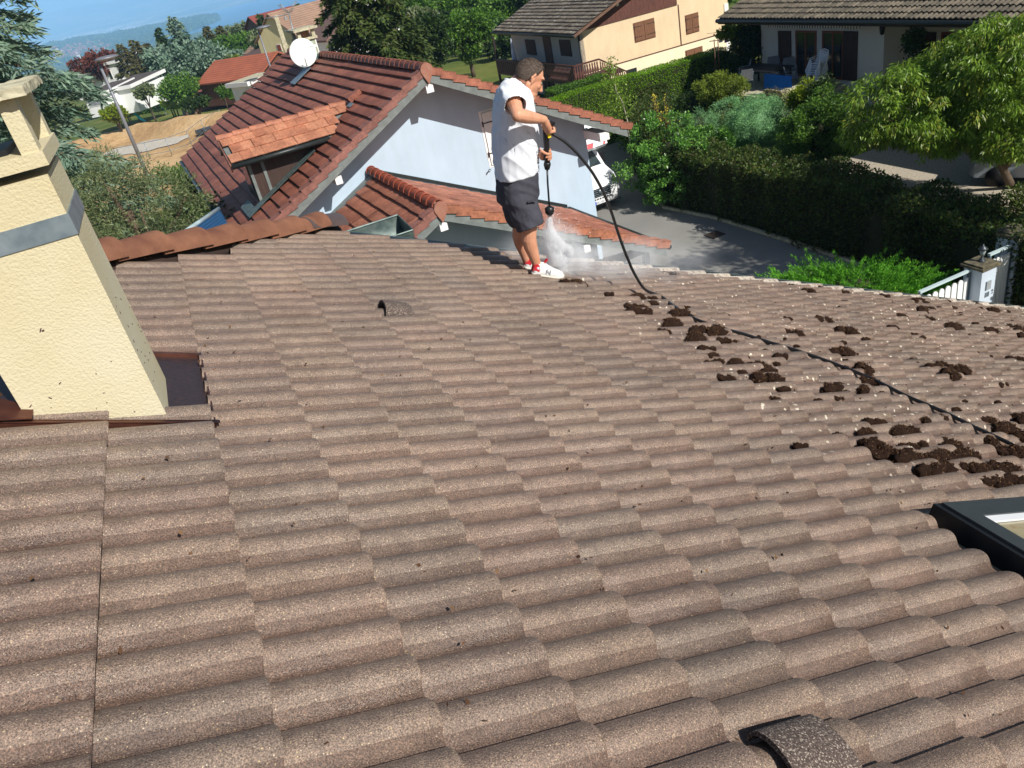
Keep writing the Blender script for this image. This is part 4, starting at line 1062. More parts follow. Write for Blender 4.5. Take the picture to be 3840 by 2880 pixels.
# ---------- cream chalet
CK, CL0 = 46.04, 24.16       # corner: along, lateral
ch = thing('chalet', 'cream chalet with grey lichened roof, brown cladding and a carved dark balcony', 'house', G(28, 50, -10.9))
apL, apZ = 30.6, -3.25
zE = -6.05; lE = 23.3; ksl = (apZ-zE)/(apL-lE)
def cz(l): return apZ-ksl*abs(l-apL)
rE = 36.4; rA = 45.0; rB = 57.6; zfar = cz(rE)
mb = MB()
mb.slab([G(CL0, CK, -12), G(CL0, 56.4, -12), G(CL0, 56.4, -6.2), G(CL0, CK, -6.2)], LT*.25); 
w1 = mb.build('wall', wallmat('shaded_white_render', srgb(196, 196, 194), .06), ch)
mb = MB(); mb.slab([G(CL0, CK, -8.53), G(35.2, CK, -8.53), G(35.2, CK, cz(35.2)-.1), G(apL, CK, apZ-.1), G(CL0, CK, cz(CL0)-.1)], AW*.25); mb.build('wall', M_cream, ch)
mb = MB(); mb.slab([G(CL0, CK-.03, -12), G(35.2, CK-.03, -12), G(35.2, CK-.03, -8.54), G(CL0, CK-.03, -8.54)], AW*.25); mb.build('wall', M_cream2, ch)
mb = MB(); mb.slab([G(35.2, CK+.25, -12), G(35.2, 56.4, -12), G(35.2, 56.4, cz(35.2)-.1), G(35.2, CK+.25, cz(35.2)-.1)], -LT*.25); mb.build('wall', M_cream, ch)
mb = MB(); gbox(mb, 35.2-.3, 35.22, CK-.05, CK-.02, -12, -6.8); mb.build('downpipe', M_white, ch)
mb = MB()   # cladding triangle in planks
l_ = CL0
while l_ < 31.3:
    z0 = -6.1; z1 = cz(l_+.14)-.12
    if z1 > z0: mb.obox(G(l_, CK-.05, z0), LT*.130, AW*.05, UP*(z1-z0))
    l_ += .135
mb.build('cladding', M_plank, ch)
mb = MB(); gbox(mb, 31.38, 31.44, CK-.04, CK, -8.5, -6.1); gbox(mb, CL0, 35.2, CK-.05, CK, -8.56, -8.50); mb.build('joint', M_plank, ch)
shutter_pair(28.05, 29.50, -7.56, -6.52, CK, G, ch, M_shut); shutter_pair(31.9, 32.82, -7.95, -6.90, CK, G, ch, M_shut); shutter_pair(31.7, 32.95, -9.55, -8.98, CK-.03, G, ch, M_shut, straps=False)
mb = MB(); gbox(mb, 27.1, 27.9, CK-.045, CK-.03, -9.6, -9.05); mb.build('basement_window', M_glassd, ch)
# dark shutters and door on the shaded side
def side_panel(a0, a1, z0, z1, lat, par, mat, name, th=.05):
    mb = MB(); 
    n_ = max(2, int((a1-a0)/.14)); w_ = (a1-a0)/n_
    for k in range(n_): mb.obox(G(lat-th, a0+k*w_+.008, z0), LT*(th-.002), AW*(w_-.012), UP*(z1-z0))
    mb.obox(G(lat-th*.7, a0, z0), LT*(th*.7-.002), AW*(a1-a0), UP*(z1-z0))
    return mb.build(name, mat, par)
side_panel(52.5, 54.05, -7.69, -6.71, CL0, ch, M_darkwood, 'shutter'); side_panel(47.3, 48.8, -7.57, -6.61, CL0, ch, M_darkwood, 'shutter')
side_panel(50.05, 51.15, -8.55, -6.39, CL0, ch, pm('brown_door', srgb(92, 70, 60), .7), 'door')
side_panel(47.0, 48.0, -10.5, -9.2, CL0, ch, M_shut, 'shutter'); side_panel(50.5, 52.2, -10.9, -9.1, CL0, ch, M_darkwood, 'door')
# roof
dCL = unit(-LT-np.array([0, 0, ksl])); nCL = unit(np.cross(AW, dCL)); nCL = nCL if nCL[2] > 0 else -nCL
dCR = unit(LT-np.array([0, 0, ksl])); nCR = unit(np.cross(AW, dCR)); nCR = nCR if nCR[2] > 0 else -nCR
cl_ = np.linalg.norm(G(apL, 0, apZ)-G(lE, 0, zE)); nj = int(cl_/.36); g_ = cl_/nj
tile_field('roof', G(apL, rA, apZ)-0*nCL, AW, dCL, nCL, [(i, j) for i in range(int((rB-rA)/.3)) for j in range(nj)], g_, .3, flat_profile(6, .03, 1), .07, .05, M_oldtile, ch, jit=.006, nmid=0, edge=.01)
clr = (rE-apL)*sqrt(1+ksl**2); njr = int(clr/.36)
tile_field('roof', G(apL, rA, apZ), AW, dCR, nCR, [(i, j) for i in range(int((rB-rA)/.3)) for j in range(njr)], .36, .3, flat_profile(6, .03, 1), .07, .05, M_oldtile, ch, jit=.006, nmid=0, edge=.01)
mb = MB()
mb.slab([G(apL, rA, apZ-.03), G(lE, rA, zE-.03), G(lE, rB, zE-.03), G(apL, rB, apZ-.03)], -UP*.16)
mb.slab([G(apL, rA, apZ-.03), G(rE, rA, cz(rE)-.03), G(rE, rB, cz(rE)-.03), G(apL, rB, apZ-.03)], -UP*.16)
mb.build('roof_deck', pm('brown_soffit', srgb(110, 82, 66), .7), ch)
mb = MB(); mb.tube([G(lE-.06, rA, zE-.08), G(lE-.06, rB, zE-.08)], .08, 8); mb.build('gutter', M_gutter, ch)
mb = MB(); mb.tube([G(CL0-.05, CK-.02, -6.1), G(CL0-.05, CK-.02, -11)], .05, 8); mb.build('downpipe', M_gutter, ch)
mb = MB(); mb.ell(G(26.9, CK-.25, -5.15), .1, 10, 8); mb.build('globe_lamp', M_white, ch)
# balcony with turned balusters
M_balc = pm('dark_red_balcony_wood', srgb(92, 58, 50), .6, .25, 6); M_balc2 = pm('black_brown_wood', srgb(42, 32, 30), .6, .25, 6)
bal = bpy.data.objects.new('balcony', None); C.objects.link(bal); bal.parent = ch; bal.location = Vector(G(23, 50, -8.6)-origin_of(ch))
mb = MB(); gbox(mb, 22.6, CL0, 44.4, 56.3, -8.78, -8.62); gbox(mb, CL0, 26.0, 44.4, CK-.05, -8.78, -8.62); mb.build('floor', M_balc2, bal)
def balusters(p, q, mat, name, step=.17, h=.9, z0=.1):
    mb = MB(); L_ = np.linalg.norm(q-p); d_ = (q-p)/L_; n_ = int(L_/step)
    nn = unit(np.cross(d_, UP))
    prof = [(.035, 0), (.055, .08), (.035, .16), (.07, .34), (.075, .44), (.04, .60), (.05, .70), (.035, .80)]
    for k in range(n_):
        c0 = p+d_*(step*(k+.5)); l = [c0-d_*w_+UP*(z0+hh*h/.85)-nn*.012 for w_, hh in prof]; r = [c0+d_*w_+UP*(z0+hh*h/.85)-nn*.012 for w_, hh in prof]
        mb.slab(l+r[::-1], nn*.024)
    for zz in (z0-.02, z0+h-.02): mb.obox(p+UP*zz-nn*.02, d_*L_, nn*.045, UP*.06)
    mb.obox(p+UP*(z0+h+.04)-nn*.05, d_*L_, nn*.1, UP*.04)
    return mb.build(name, mat, bal)
balusters(G(22.63, 44.4, -8.7), G(22.63, 51.9, -8.7), M_balc, 'railing'); balusters(G(22.63, 44.4, -8.7), G(24.4, 44.4, -8.7), M_balc, 'railing')
balusters(G(24.4, 44.4, -8.7), G(26.3, 44.4, -9.9), M_balc, 'stair_railing')
mb = MB(); gbox(mb, 22.6, 22.68, 52.0, 56.3, -8.68, -7.78); mb.obox(G(22.52, 52.0, -7.76), LT*.2, AW*4.3, UP*.05)
for k in range(12): gbox(mb, 22.57, 22.6, 52.1+k*.35, 52.2+k*.35, -8.6, -7.85)
mb.build('panel_railing', M_balc2, bal)
mb = MB()
for a_ in (44.45, 48.2, 52.0, 56.2): gbox(mb, 22.6, 22.74, a_, a_+.14, -11, -7.72)
gbox(mb, 22.6, 22.74, 56.1, 56.24, -7.7, -6.2); mb.build('post', M_balc2, bal)
# folded parasol, towels
pr = MB(); p = G(22.95, 53.7, -8.6); pr.tube([p, p+UP*2.2], .02, 6); par = thing('parasol', 'closed striped parasol standing on the dark balcony', 'parasol', p)
pr.build('pole', M_white, par); pr = MB(); pr.lathe(p+UP*.75, [(.16, 0), (.17, .15), (.12, .7), (.03, 1.42), (.01, 1.5)], 10)
m, t, b = newmat('striped_cloth'); wv = nd(t, 'ShaderNodeTexWave', inputs={'Scale': 7.0}); t.links.new(coords(t), wv.inputs[0]); t.links.new(ramp(t, wv.outputs['Fac'], [(.4, srgb(120, 150, 200)), (.5, srgb(224, 190, 190)), (.6, srgb(226, 230, 238))]), b.inputs['Base Color']); b.inputs['Roughness'].default_value = .9
pr.build('canopy', m, par)
def towel(p, ax, w_, h, mat, label, cat='towel'):
    mb = MB(); n_ = 10; f_ = []; v_ = []
    nn = unit(np.cross(ax, UP))
    for s_ in (0, 1):
        for j in range(7):
            for i in range(n_+1):
                x = i/n_; z = -h*j/6; v_.append(p+ax*w_*x+UP*z+nn*(.03*sin(x*9+j*.3)*(j/6)+.012*s_))
    for s_ in (0, 1):
        for j in range(6):
            for i in range(n_): a = s_*7*(n_+1)+j*(n_+1)+i; f_.append((a, a+1, a+n_+2, a+n_+1) if s_ else (a, a+n_+1, a+n_+2, a+1))
    mb.add(v_, f_, True); return tag(mb.build('towel', mat), label, cat)
m = pm('white_blue_towel', srgb(226, 232, 240), .9, .2, 6, c2=srgb(150, 180, 214))
towel(G(22.52, 51.9, -7.70), -AW, .8, 1.0, m, 'white and blue towel hung over the dark balcony rail')
towel(G(22.50, 50.9, -7.70), -AW, .6, .8, pm('beige_towel', srgb(150, 146, 126), .9), 'beige towel hung over the rail beside the white and blue one')

# ---------- shaded white house on the right
kD = 1.05; LD = 25.7
def D(a, z): return a*kD, z*kD
hs_ = thing('house', 'white single storey house in shade with long grey tiled roof and dark shutters', 'house', G(30, 24, -GZ))
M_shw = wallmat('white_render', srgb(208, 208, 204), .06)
zt = -8.0
LD2 = LD+1.9; AK = at_lat(*(2600+1275/1.7839, 300/1.7839), LD)@AW
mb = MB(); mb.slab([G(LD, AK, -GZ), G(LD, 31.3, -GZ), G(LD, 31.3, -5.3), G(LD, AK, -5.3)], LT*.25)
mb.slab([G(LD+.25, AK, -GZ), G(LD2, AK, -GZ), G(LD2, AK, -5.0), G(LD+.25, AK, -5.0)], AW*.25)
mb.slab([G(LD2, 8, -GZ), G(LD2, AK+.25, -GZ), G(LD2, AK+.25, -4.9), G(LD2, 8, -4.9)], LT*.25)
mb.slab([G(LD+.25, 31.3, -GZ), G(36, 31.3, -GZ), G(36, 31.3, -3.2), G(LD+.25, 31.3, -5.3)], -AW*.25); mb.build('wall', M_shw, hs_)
eL_, eZ = LD-1.15, -5.42; rL_ = 36.; rZ_ = eZ+(rL_-eL_)*.36
dH = unit(np.array(G(eL_, 0, eZ)-G(rL_, 0, rZ_))); nH = unit(np.cross(AW, dH)); nH = nH if nH[2] > 0 else -nH
lenH = np.linalg.norm(G(eL_, 0, eZ)-G(rL_, 0, rZ_)); njh = int(lenH/.37)
tile_field('roof', G(rL_, 6, rZ_), AW, dH, nH, [(i, j) for i in range(int((32.9-6)/.21)) for j in range(njh)], lenH/njh, .21, ([0, .15, .35, .5, .65, .85, 1], [0, .012, .045, .055, .045, .012, 0]), .055, .045, M_oldtile2, hs_, jit=.005, nmid=0, edge=.01)
mb = MB(); mb.slab([G(rL_, 6, rZ_-.03), G(eL_, 6, eZ-.03), G(eL_, 32.9, eZ-.03), G(rL_, 32.9, rZ_-.03)], -UP*.2); mb.build('roof_deck', M_darkwood, hs_)
mb = MB(); mb.tube([G(eL_-.06, 6, eZ-.08), G(eL_-.06, 32.9, eZ-.08)], .09, 8); mb.build('gutter', M_gutter, hs_)
# doors, windows, shutters in the wall plane
WLT = LD
def dpos(px, py): 
    q = at_lat(px, py, WLT); return q@AW, q[2]-GZ
M_redframe = pm('red_brown_frame', srgb(120, 62, 40), .5)
def opening(x0, x1, ytop, ybot, panes=2, floor=None, name='window'):
    a1, z1 = dpos(x0, ytop); a0, _ = dpos(x1, ytop); z0 = floor if floor is not None else dpos(x1, ybot)[1]
    mb = MB()
    for k in range(panes+1):
        aa = a0+(a1-a0)*k/panes; mb.obox(G(WLT-.035, aa-.045, z0), LT*.033, AW*.09, UP*(z1-z0))
    for zz in (z0, z1-.08): mb.obox(G(WLT-.034, a0, zz), LT*.032, AW*(a1-a0), UP*.08)
    wn = mb.build(name, M_redframe, hs_)
    mb = MB(); mb.obox(G(WLT-.015, a0, z0), LT*.013, AW*(a1-a0), UP*(z1-z0)); mb.build('pane', M_glassd, wn); return wn
def r4(x, y): return 2600+x/1.7839, y/1.7839
def sh4(x0, x1, yt, floor, mat=M_darkwood):
    a1, z1 = dpos(*r4(x0, yt)); a0, _ = dpos(*r4(x1, yt)); side_panel(a0, a1, floor, z1, WLT, hs_, mat, 'shutter')
sh4(570, 655, 205, zt); sh4(1008, 1103, 207, zt); 
opening(*[r4(690, 0)[0], r4(820, 0)[0]], r4(0, 203)[1], 0, 2, zt, 'door'); opening(r4(870, 0)[0], r4(1005, 0)[0], r4(0, 205)[1], 0, 2, zt, 'door')
WLT = LD2; sh4(1518, 1628, 212, zt-.1)
opening(r4(1670, 0)[0], r4(1940, 0)[0], r4(0, 213)[1], 0, 3, zt+.9)
sh4(1945, 2000, 216, zt+.9)
WLT = LD
# rolled awning with scalloped striped valance
m, t, b = newmat('striped_valance'); wv = nd(t, 'ShaderNodeTexWave', inputs={'Scale': 2.2}); wv.wave_type = 'BANDS'; wv.bands_direction = 'Y'; t.links.new(coords(t), wv.inputs[0]); t.links.new(ramp(t, wv.outputs['Fac'], [(.45, srgb(226, 224, 216)), (.55, srgb(110, 112, 112))]), b.inputs['Base Color']); b.inputs['Roughness'].default_value = .9
aw = bpy.data.objects.new('awning', None); C.objects.link(aw); aw.parent = hs_; aw.location = Vector(G(LD-.3, 27, -5.8)-origin_of(hs_))
a1 = dpos(*r4(540, 150))[0]; a0 = dpos(*r4(1165, 150))[0]
mb = MB(); mb.tube([G(LD-.25, a0, -5.62), G(LD-.25, a1, -5.62)], .07, 8); mb.build('roller', M_white, aw)
mb = MB(); v_ = []; n_ = 120
for i in range(n_+1):
    x = a0+(a1-a0)*i/n_; sc = .05*abs(sin(x*pi/.17)); 
    for dz in (0, -.20-sc): v_ += [G(LD-.33, x, -5.70+dz), G(LD-.318, x, -5.70+dz)]
f_ = []
for i in range(n_):
    o_ = i*4; f_ += [(o_, o_+2, o_+6, o_+4), (o_+1, o_+5, o_+7, o_+3), (o_, o_+4, o_+5, o_+1), (o_+2, o_+3, o_+7, o_+6)]
mb.add(v_, f_); mb.build('valance', m, aw)
# terrace with parapet and steps
ter = thing('terrace', 'raised grey terrace with a low concrete wall and steps', 'terrace', G(24, 27, -GZ))
mb = MB(); gbox(mb, 22.4, LD-.003, 26.4, 31.4, -GZ, zt); mb.build('floor', M_concrete, ter)
mb = MB(); gbox(mb, 22.4, 24.2, 26.25, 26.42, -GZ, zt+.35); gbox(mb, 22.4, 22.55, 26.42, 27.2, -GZ, zt+.35); mb.build('parapet', M_concrete, ter)
mb = MB()
for k in range(6): gbox(mb, 24.3, LD-.003, 26.4-.32*(k+1), 26.4-.32*k, -GZ, zt-.17*(k+1)+.0)
mb.build('steps', M_concrete, ter)
# stack of white plastic chairs: each chair a thing
M_plast = pm('white_plastic', srgb(232, 236, 240), .4, .05)
def plastic_chair(loc, rz, label, group):
    r = thing('garden_chair', label, 'chair', loc, group); ca, sa = cos(rz), sin(rz)
    def Q(x, y, z): return np.array(loc)+np.array([ca*x-sa*y, sa*x+ca*y, z])
    mb = MB(); mb.box8([Q(-.22, -.22, .41), Q(.22, -.22, .41), Q(.2, .22, .43), Q(-.2, .22, .43), Q(-.22, -.22, .435), Q(.22, -.22, .435), Q(.2, .22, .455), Q(-.2, .22, .455)]); mb.build('seat', M_plast, r)
    mb = MB()
    pts = [Q(-.23, -.22, .44), Q(-.25, -.27, .66), Q(-.20, -.31, .84), Q(0, -.33, .90), Q(.20, -.31, .84), Q(.25, -.27, .66), Q(.23, -.22, .44)]; mb.tube(pts, .022, 6)
    for x in (-.14, -.07, 0, .07, .14): mb.tube([Q(x, -.22, .44), Q(x*1.1, -.285, .68), Q(x*1.2, -.325, .88-abs(x)*.3)], .02, 5, flat=.4)
    mb.build('backrest', M_plast, r)
    for sx in (-1, 1):
        mb = MB(); mb.tube([Q(.25*sx, -.27, .66), Q(.28*sx, -.05, .65), Q(.27*sx, .2, .64), Q(.25*sx, .24, .58)], .024, 6, flat=.5); mb.build('armrest', M_plast, r)
        for sy in (-1, 1): mb = MB(); mb.tube([Q(.25*sx, .24*sy, 0), Q(.215*sx, .2*sy, .42), Q(.25*sx, .22*sy, .58 if sy > 0 else .62)], .024, 6); mb.build('leg', M_plast, r)
    return r
base = G(24.75, 26.9, zt); 
c0 = plastic_chair(base, radians(115), 'lowest white plastic chair of the stack against the shaded house', 'white plastic chairs stacked on the terrace')
for k, nm in enumerate(['second', 'third', 'fourth', 'fifth', 'topmost']):
    dup(c0, np.array(base)+np.array([.03*(k+1), -.02*(k+1), .085*(k+1)]), nm+' white plastic chair up in the stack against the shaded house')
# terrace table with blue cloth, metal chairs
tb = thing('garden_table', 'long dark garden table on the shaded terrace', 'table', G(24.0, 28.9, zt))
mb = MB(); gbox(mb, 23.4, 24.6, 27.9, 30.2, zt+.71, zt+.75); mb.build('tabletop', M_black, tb)
for l_ in (23.5, 24.45):
    for a_ in (28.0, 30.05): mb = MB(); gbox(mb, l_, l_+.06, a_, a_+.06, zt, zt+.71); mb.build('leg', M_black, tb)
m = pm('bright_blue_towel', srgb(0, 104, 200), .85, .2, 6)
tw0, tw1 = at_lat(2866, 276, 23.0), at_lat(2968, 279, 23.0); towel(tw0, unit((tw1-tw0)*np.array([1, 1, 0])), np.linalg.norm(tw1-tw0), .62, m, 'bright blue towel draped over a chair by the table')
M_mesh = pm('grey_mesh_fabric', srgb(120, 124, 130), .7)
def mesh_chair(l_, a_, rz, label, blue=False):
    loc = G(l_, a_, zt); r = thing('metal_chair', label, 'chair', loc, 'metal chairs round the terrace table'); ca, sa = cos(rz), sin(rz)
    def Q(x, y, z): return np.array(loc)+np.array([ca*x-sa*y, sa*x+ca*y, z])
    mb = MB(); mb.box8([Q(-.24, -.2, .42), Q(.24, -.2, .42), Q(.24, .25, .43), Q(-.24, .25, .43), Q(-.24, -.2, .44), Q(.24, -.2, .44), Q(.24, .25, .45), Q(-.24, .25, .45)]); mb.build('seat', M_mesh, r)
    mb = MB(); mb.box8([Q(-.24, -.2, .46), Q(.24, -.2, .46), Q(.24, -.18, .46), Q(-.24, -.18, .46), Q(-.24, -.32, .92), Q(.24, -.32, .92), Q(.24, -.30, .92), Q(-.24, -.30, .92)]); mb.build('backrest', M_mesh, r)
    for sx in (-1, 1):
        mb = MB(); mb.tube([Q(.25*sx, .26, 0), Q(.26*sx, .2, .62), Q(.26*sx, -.2, .62), Q(.26*sx, -.28, .8)], .014, 6); mb.tube([Q(.26*sx, -.3, 0), Q(.26*sx, .1, .62)], .014, 6); mb.build('leg', M_zinc, r)
for a_, l_, rz, lb in ((29.6, 24.95, radians(162), 'grey mesh chair between table and house wall, left one'), (28.6, 24.95, radians(162), 'grey mesh chair between table and house wall, right one'), (30.7, 24.2, radians(70), 'grey mesh chair at the far end of the dark table'), (29.2, 23.15, radians(-18), 'grey mesh chair under the bright blue towel'), (27.4, 24.0, radians(250), 'grey mesh chair at the near end of the dark table')):
    mesh_chair(l_, a_, rz, lb)
# wall lantern and climbing plant pillar by the projection
wl_ = thing('wall_lantern', 'dark wall lantern under the eave of the shaded house', 'lantern', G(LD-.25, AK-.1, -6.3))
p = G(LD-.28, AK-.15, -6.15); mb = MB(); mb.lathe(p, [(.03, 0), (.08, .05), (.11, .28), (.02, .40), (.01, .5)], 8); mb.build('lantern_body', M_black, wl_)
mb = MB(); mb.tube([p+UP*.45, p+UP*.55+LT*.12, p+UP*.4+LT*.25], .012, 5); mb.build('bracket', M_black, wl_)
# washing line in the gap between the houses
cw = thing('washing_line', 'washing line with small pink and white clothes between the houses', 'washing line', G(27, 34, -9.3))
q0, q1 = at_r(2745, 122, 44), at_r(2700, 112, 44)
mb = MB(); mb.tube([q0+LT*.6, q1-LT*.8], .008, 4); mb.build('line', M_black, cw)
mb = MB(); mb.cbox((q0+q1)/2-UP*.28, LT*.25, AW*.02, UP*.5); mb.build('garment', pm('pink_cloth', srgb(216, 130, 190), .9), cw)
mb = MB(); mb.cbox((q0+q1)/2-UP*.25-LT*.35, LT*.2, AW*.02, UP*.4); mb.build('garment', M_white, cw)
mb = MB(); mb.tube([at_r(2678, 148, 40), at_r(2683, 262, 40)], .025, 6); mb.tube([at_r(2692, 148, 40), at_r(2697, 255, 40)], .025, 6); mb.tube([at_r(2660, 155, 40), at_r(2700, 150, 40)], .02, 5); mb.build('post', pm('rusty_post', srgb(120, 92, 76), .8), cw)

# ---------- house farther left: white flat roofs etc. placed by range
def fhouse(label, pA, ax_, w_, d_, h, mats, roof='flat', rise=1.4, name='house', ov=.5, wins=(), z0=None):
    """pA = near-left base corner; ax_ = azimuth of the depth axis"""
    a_, l_ = frame(ax_); pA = np.array([pA[0], pA[1], z0 if z0 is not None else ground_z(pA[0], pA[1])])
    r = thing(name, label, 'house', pA+a_*d_/2+l_*w_/2)
    def H(l, a, z): return pA+l_*l+a_*a+UP*z
    if roof == 'flat':
        mb = MB(); mb.box8([H(0, 0, -1), H(w_, 0, -1), H(w_, d_, -1), H(0, d_, -1), H(0, 0, h), H(w_, 0, h), H(w_, d_, h), H(0, d_, h)]); mb.build('wall', mats[0], r)
        mb = MB(); mb.box8([H(-ov, -ov, h), H(w_+ov, -ov, h), H(w_+ov, d_+ov, h+rise), H(-ov, d_+ov, h+rise), H(-ov, -ov, h+.45), H(w_+ov, -ov, h+.45), H(w_+ov, d_+ov, h+rise+.45), H(-ov, d_+ov, h+rise+.45)]); mb.build('fascia', M_white, r)
        mb = MB(); mb.slab([H(-ov+.25, -ov+.25, h+.455), H(w_+ov-.25, -ov+.25, h+.455), H(w_+ov-.25, d_+ov-.25, h+rise+.455), H(-ov+.25, d_+ov-.25, h+rise+.455)], UP*.03); mb.build('roof', mats[1], r)
    elif roof == 'ridge_a':   # ridge along depth axis, gable faces near side
        mb = MB(); mb.slab([H(0, 0, -1), H(w_, 0, -1), H(w_, 0, h), H(w_/2, 0, h+rise), H(0, 0, h)], a_*d_); mb.build('wall', mats[0], r)
        for s_ in (0, 1):
            x0, x1 = (w_/2, -ov) if s_ == 0 else (w_/2, w_+ov); ze = h-ov*rise/(w_/2)
            mb = MB(); mb.slab([H(x0, -ov, h+rise+.02), H(x1, -ov, ze+.02), H(x1, d_+ov, ze+.02), H(x0, d_+ov, h+rise+.02)], UP*.18); mb.build('roof', mats[1], r)
    else:                      # ridge across, slope faces near side
        mb = MB(); mb.slab([H(0, 0, -1), H(0, d_, -1), H(0, d_, h), H(0, d_/2, h+rise), H(0, 0, h)], l_*w_); mb.build('wall', mats[0], r)
        for s_ in (0, 1):
            y0, y1 = (d_/2, -ov) if s_ == 0 else (d_/2, d_+ov); ze = h-ov*rise/(d_/2)
            mb = MB(); mb.slab([H(-ov, y0, h+rise+.02), H(-ov, y1, ze+.02), H(w_+ov, y1, ze+.02), H(w_+ov, y0, h+rise+.02)], UP*.18); mb.build('roof', mats[1], r)
    for (l0, l1, z0_, z1_, mt) in wins:
        mb = MB(); mb.obox(H(l0, -.06, z0_), l_*(l1-l0), a_*.055, UP*(z1_-z0_)); wn = mb.build('window', M_white, r)
        mb = MB(); mb.obox(H(l0+.1, -.08, z0_+.1), l_*(l1-l0-.2), a_*.03, UP*(z1_-z0_-.2)); mb.build('pane', mt, wn)
    r['_'] = 0; del r['_']
    return r, H
def stripe_tile(name, c_, sc=3.0, var=.25):
    m, t, b = newmat(name); co = coords(t)
    wv = nd(t, 'ShaderNodeTexWave', inputs={'Scale': sc, 'Distortion': .6, 'Detail': 1.5}); wv.bands_direction = 'Z'; t.links.new(co, wv.inputs[0])
    base = mix(t, 1, ramp(t, noise(t, co, .5, 5, .7), [(.3, col(c_, 1-var)), (.7, col(c_, 1+var*.5))]), ramp(t, wv.outputs['Fac'], [(.05, (.55,)*3), (.25, (1, 1, 1))]), 'MULTIPLY')
    t.links.new(base, b.inputs['Base Color']); b.inputs['Roughness'].default_value = .85; return m
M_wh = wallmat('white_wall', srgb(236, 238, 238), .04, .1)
M_slate = pm('dark_felt_roof', srgb(84, 76, 72), .9, .2, .8); M_slate2 = pm('slate_roof', srgb(92, 94, 98), .9, .2, .6)
M_otile = stripe_tile('orange_tile', srgb(172, 96, 68), 1.6); M_rtile = stripe_tile('dull_red_tile', srgb(136, 66, 58), 1.4); M_btile = stripe_tile('beige_tile', srgb(158, 128, 108), 1.2)
M_rtile2 = stripe_tile('brick_red_tile', srgb(150, 84, 66), 1.6)
M_yel = wallmat('yellow_wall', srgb(238, 222, 170), .05, .1)
def fh(label, L_, R_, d_, h, mats, roof='flat', rise=1.4, wins=(), ov=.4, rl=None, rr_=None):
    """near wall from photo pixel L_ to R_ (on the ground, or at given ranges)"""
    p = at_g(*L_) if rl is None else at_r(*L_, rl); q = at_g(*R_) if rr_ is None else at_r(*R_, rr_)
    v_ = (q-p)*np.array([1, 1, 0]); w_ = np.linalg.norm(v_); az = math.degrees(atan2(v_[0], v_[1]))-90
    return fhouse(label, p, az, w_, d_, h, mats, roof, rise, 'house', ov, [(a_*w_, b_*w_, c_, e_, m_) for a_, b_, c_, e_, m_ in wins], z0=p[2] if rl is not None else None)
M_blind = pm('grey_blind', srgb(140, 146, 152), .6)
fh('white modern house with a dark shallow roof, nearest beyond the sand field', (412, 410), (513, 385), 8, 2.2, (M_wh, M_slate), 'flat', .5, wins=((.22, .42, 1.0, 2.0, M_glassd),), rl=131, rr_=128)
fh('white garage block with a low dark roof left of the white modern house', (335, 415), (408, 402), 7, 1.5, (M_wh, M_slate), 'flat', .5, wins=((.1, .8, .4, 1.3, M_blind),), rl=129, rr_=127)
fh('white house with a slate grey shallow roof behind the modern house', (310, 330), (462, 297), 9, 3.0, (M_wh, M_slate2), 'flat', .6, wins=((.72, .80, .4, 2.4, M_glassd),), rl=178, rr_=172)
a_, l_ = frame(-70)
fhouse('white house with a plain orange roof and a dark grey gable', at_r(536, 338, 196), -72, 7.5, 8.5, 1.8, (wallmat('dark_grey_gable', srgb(110, 112, 116)), M_rtile2), 'ridge_a', 2.2, z0=at_r(536, 338, 196)[2])
fh('long low house with orange pan tiles right of the big cedar', (770, 372), (985, 330), 7.5, 2.0, (pm('brown_boards', srgb(104, 66, 52), .8), M_otile), 'ridge_b', 1.9, rl=118, rr_=108)
fh('white outbuilding with a flat grey slab roof below the orange pan tiles', (886, 385), (950, 368), 4, 1.7, (M_wh, M_concrete), 'flat', .1, rl=100, rr_=97)
fh('white rendered annex with a brown shallow roof left of the yellow house', (890, 276), (984, 262), 6, 1.6, (M_wh, pm('brown_felt', srgb(92, 72, 66), .9)), 'flat', .6, rl=140, rr_=134)
fh('pale yellow gabled house with a small red shutter behind the red-brown roof', (996, 246), (1140, 222), 12, 3.4, (M_yel, M_btile), 'ridge_a', 3.2, wins=((.44, .55, 1.6, 2.6, pm('red_shutter', srgb(150, 74, 52), .7)),), rl=132, rr_=126)
fhouse('brown house with a dark red roof at the foot of the lake view', at_r(932, 196, 186), 48, 10, 11, 3.2, (pm('brown_gable', srgb(120, 100, 92), .9), M_rtile), 'ridge_a', 3.6, z0=at_r(932, 205, 186)[2])
fh('house with a beige tiled roof just left of the yellow gable', (934, 236), (1015, 218), 8, 1.6, (M_wh, M_btile), 'ridge_b', 2.2, rl=158, rr_=150)
fh('house with a large beige tiled roof to the right of the roof chimney', (1178, 183), (1262, 168), 14, 1.6, (M_wh, M_btile), 'ridge_b', 6.0, rl=130, rr_=122)
fh('house with a brown roof lower than the beige one', (1172, 222), (1246, 200), 7, 2.0, (M_wh, pm('brown_tiles', srgb(116, 92, 84), .9, .2, 2)), 'ridge_b', 2.0, rl=98, rr_=92)
fh('small distant house with a bright orange roof by the conifer', (1215, 142), (1290, 130), 9, 1.6, (M_wh, M_otile), 'ridge_b', 3.2, rl=205, rr_=200)
fh('small distant grey roofed house under the lake shore trees', (1192, 112), (1262, 98), 9, 1.5, (M_wh, M_slate2), 'ridge_b', 2.6, rl=240, rr_=236)
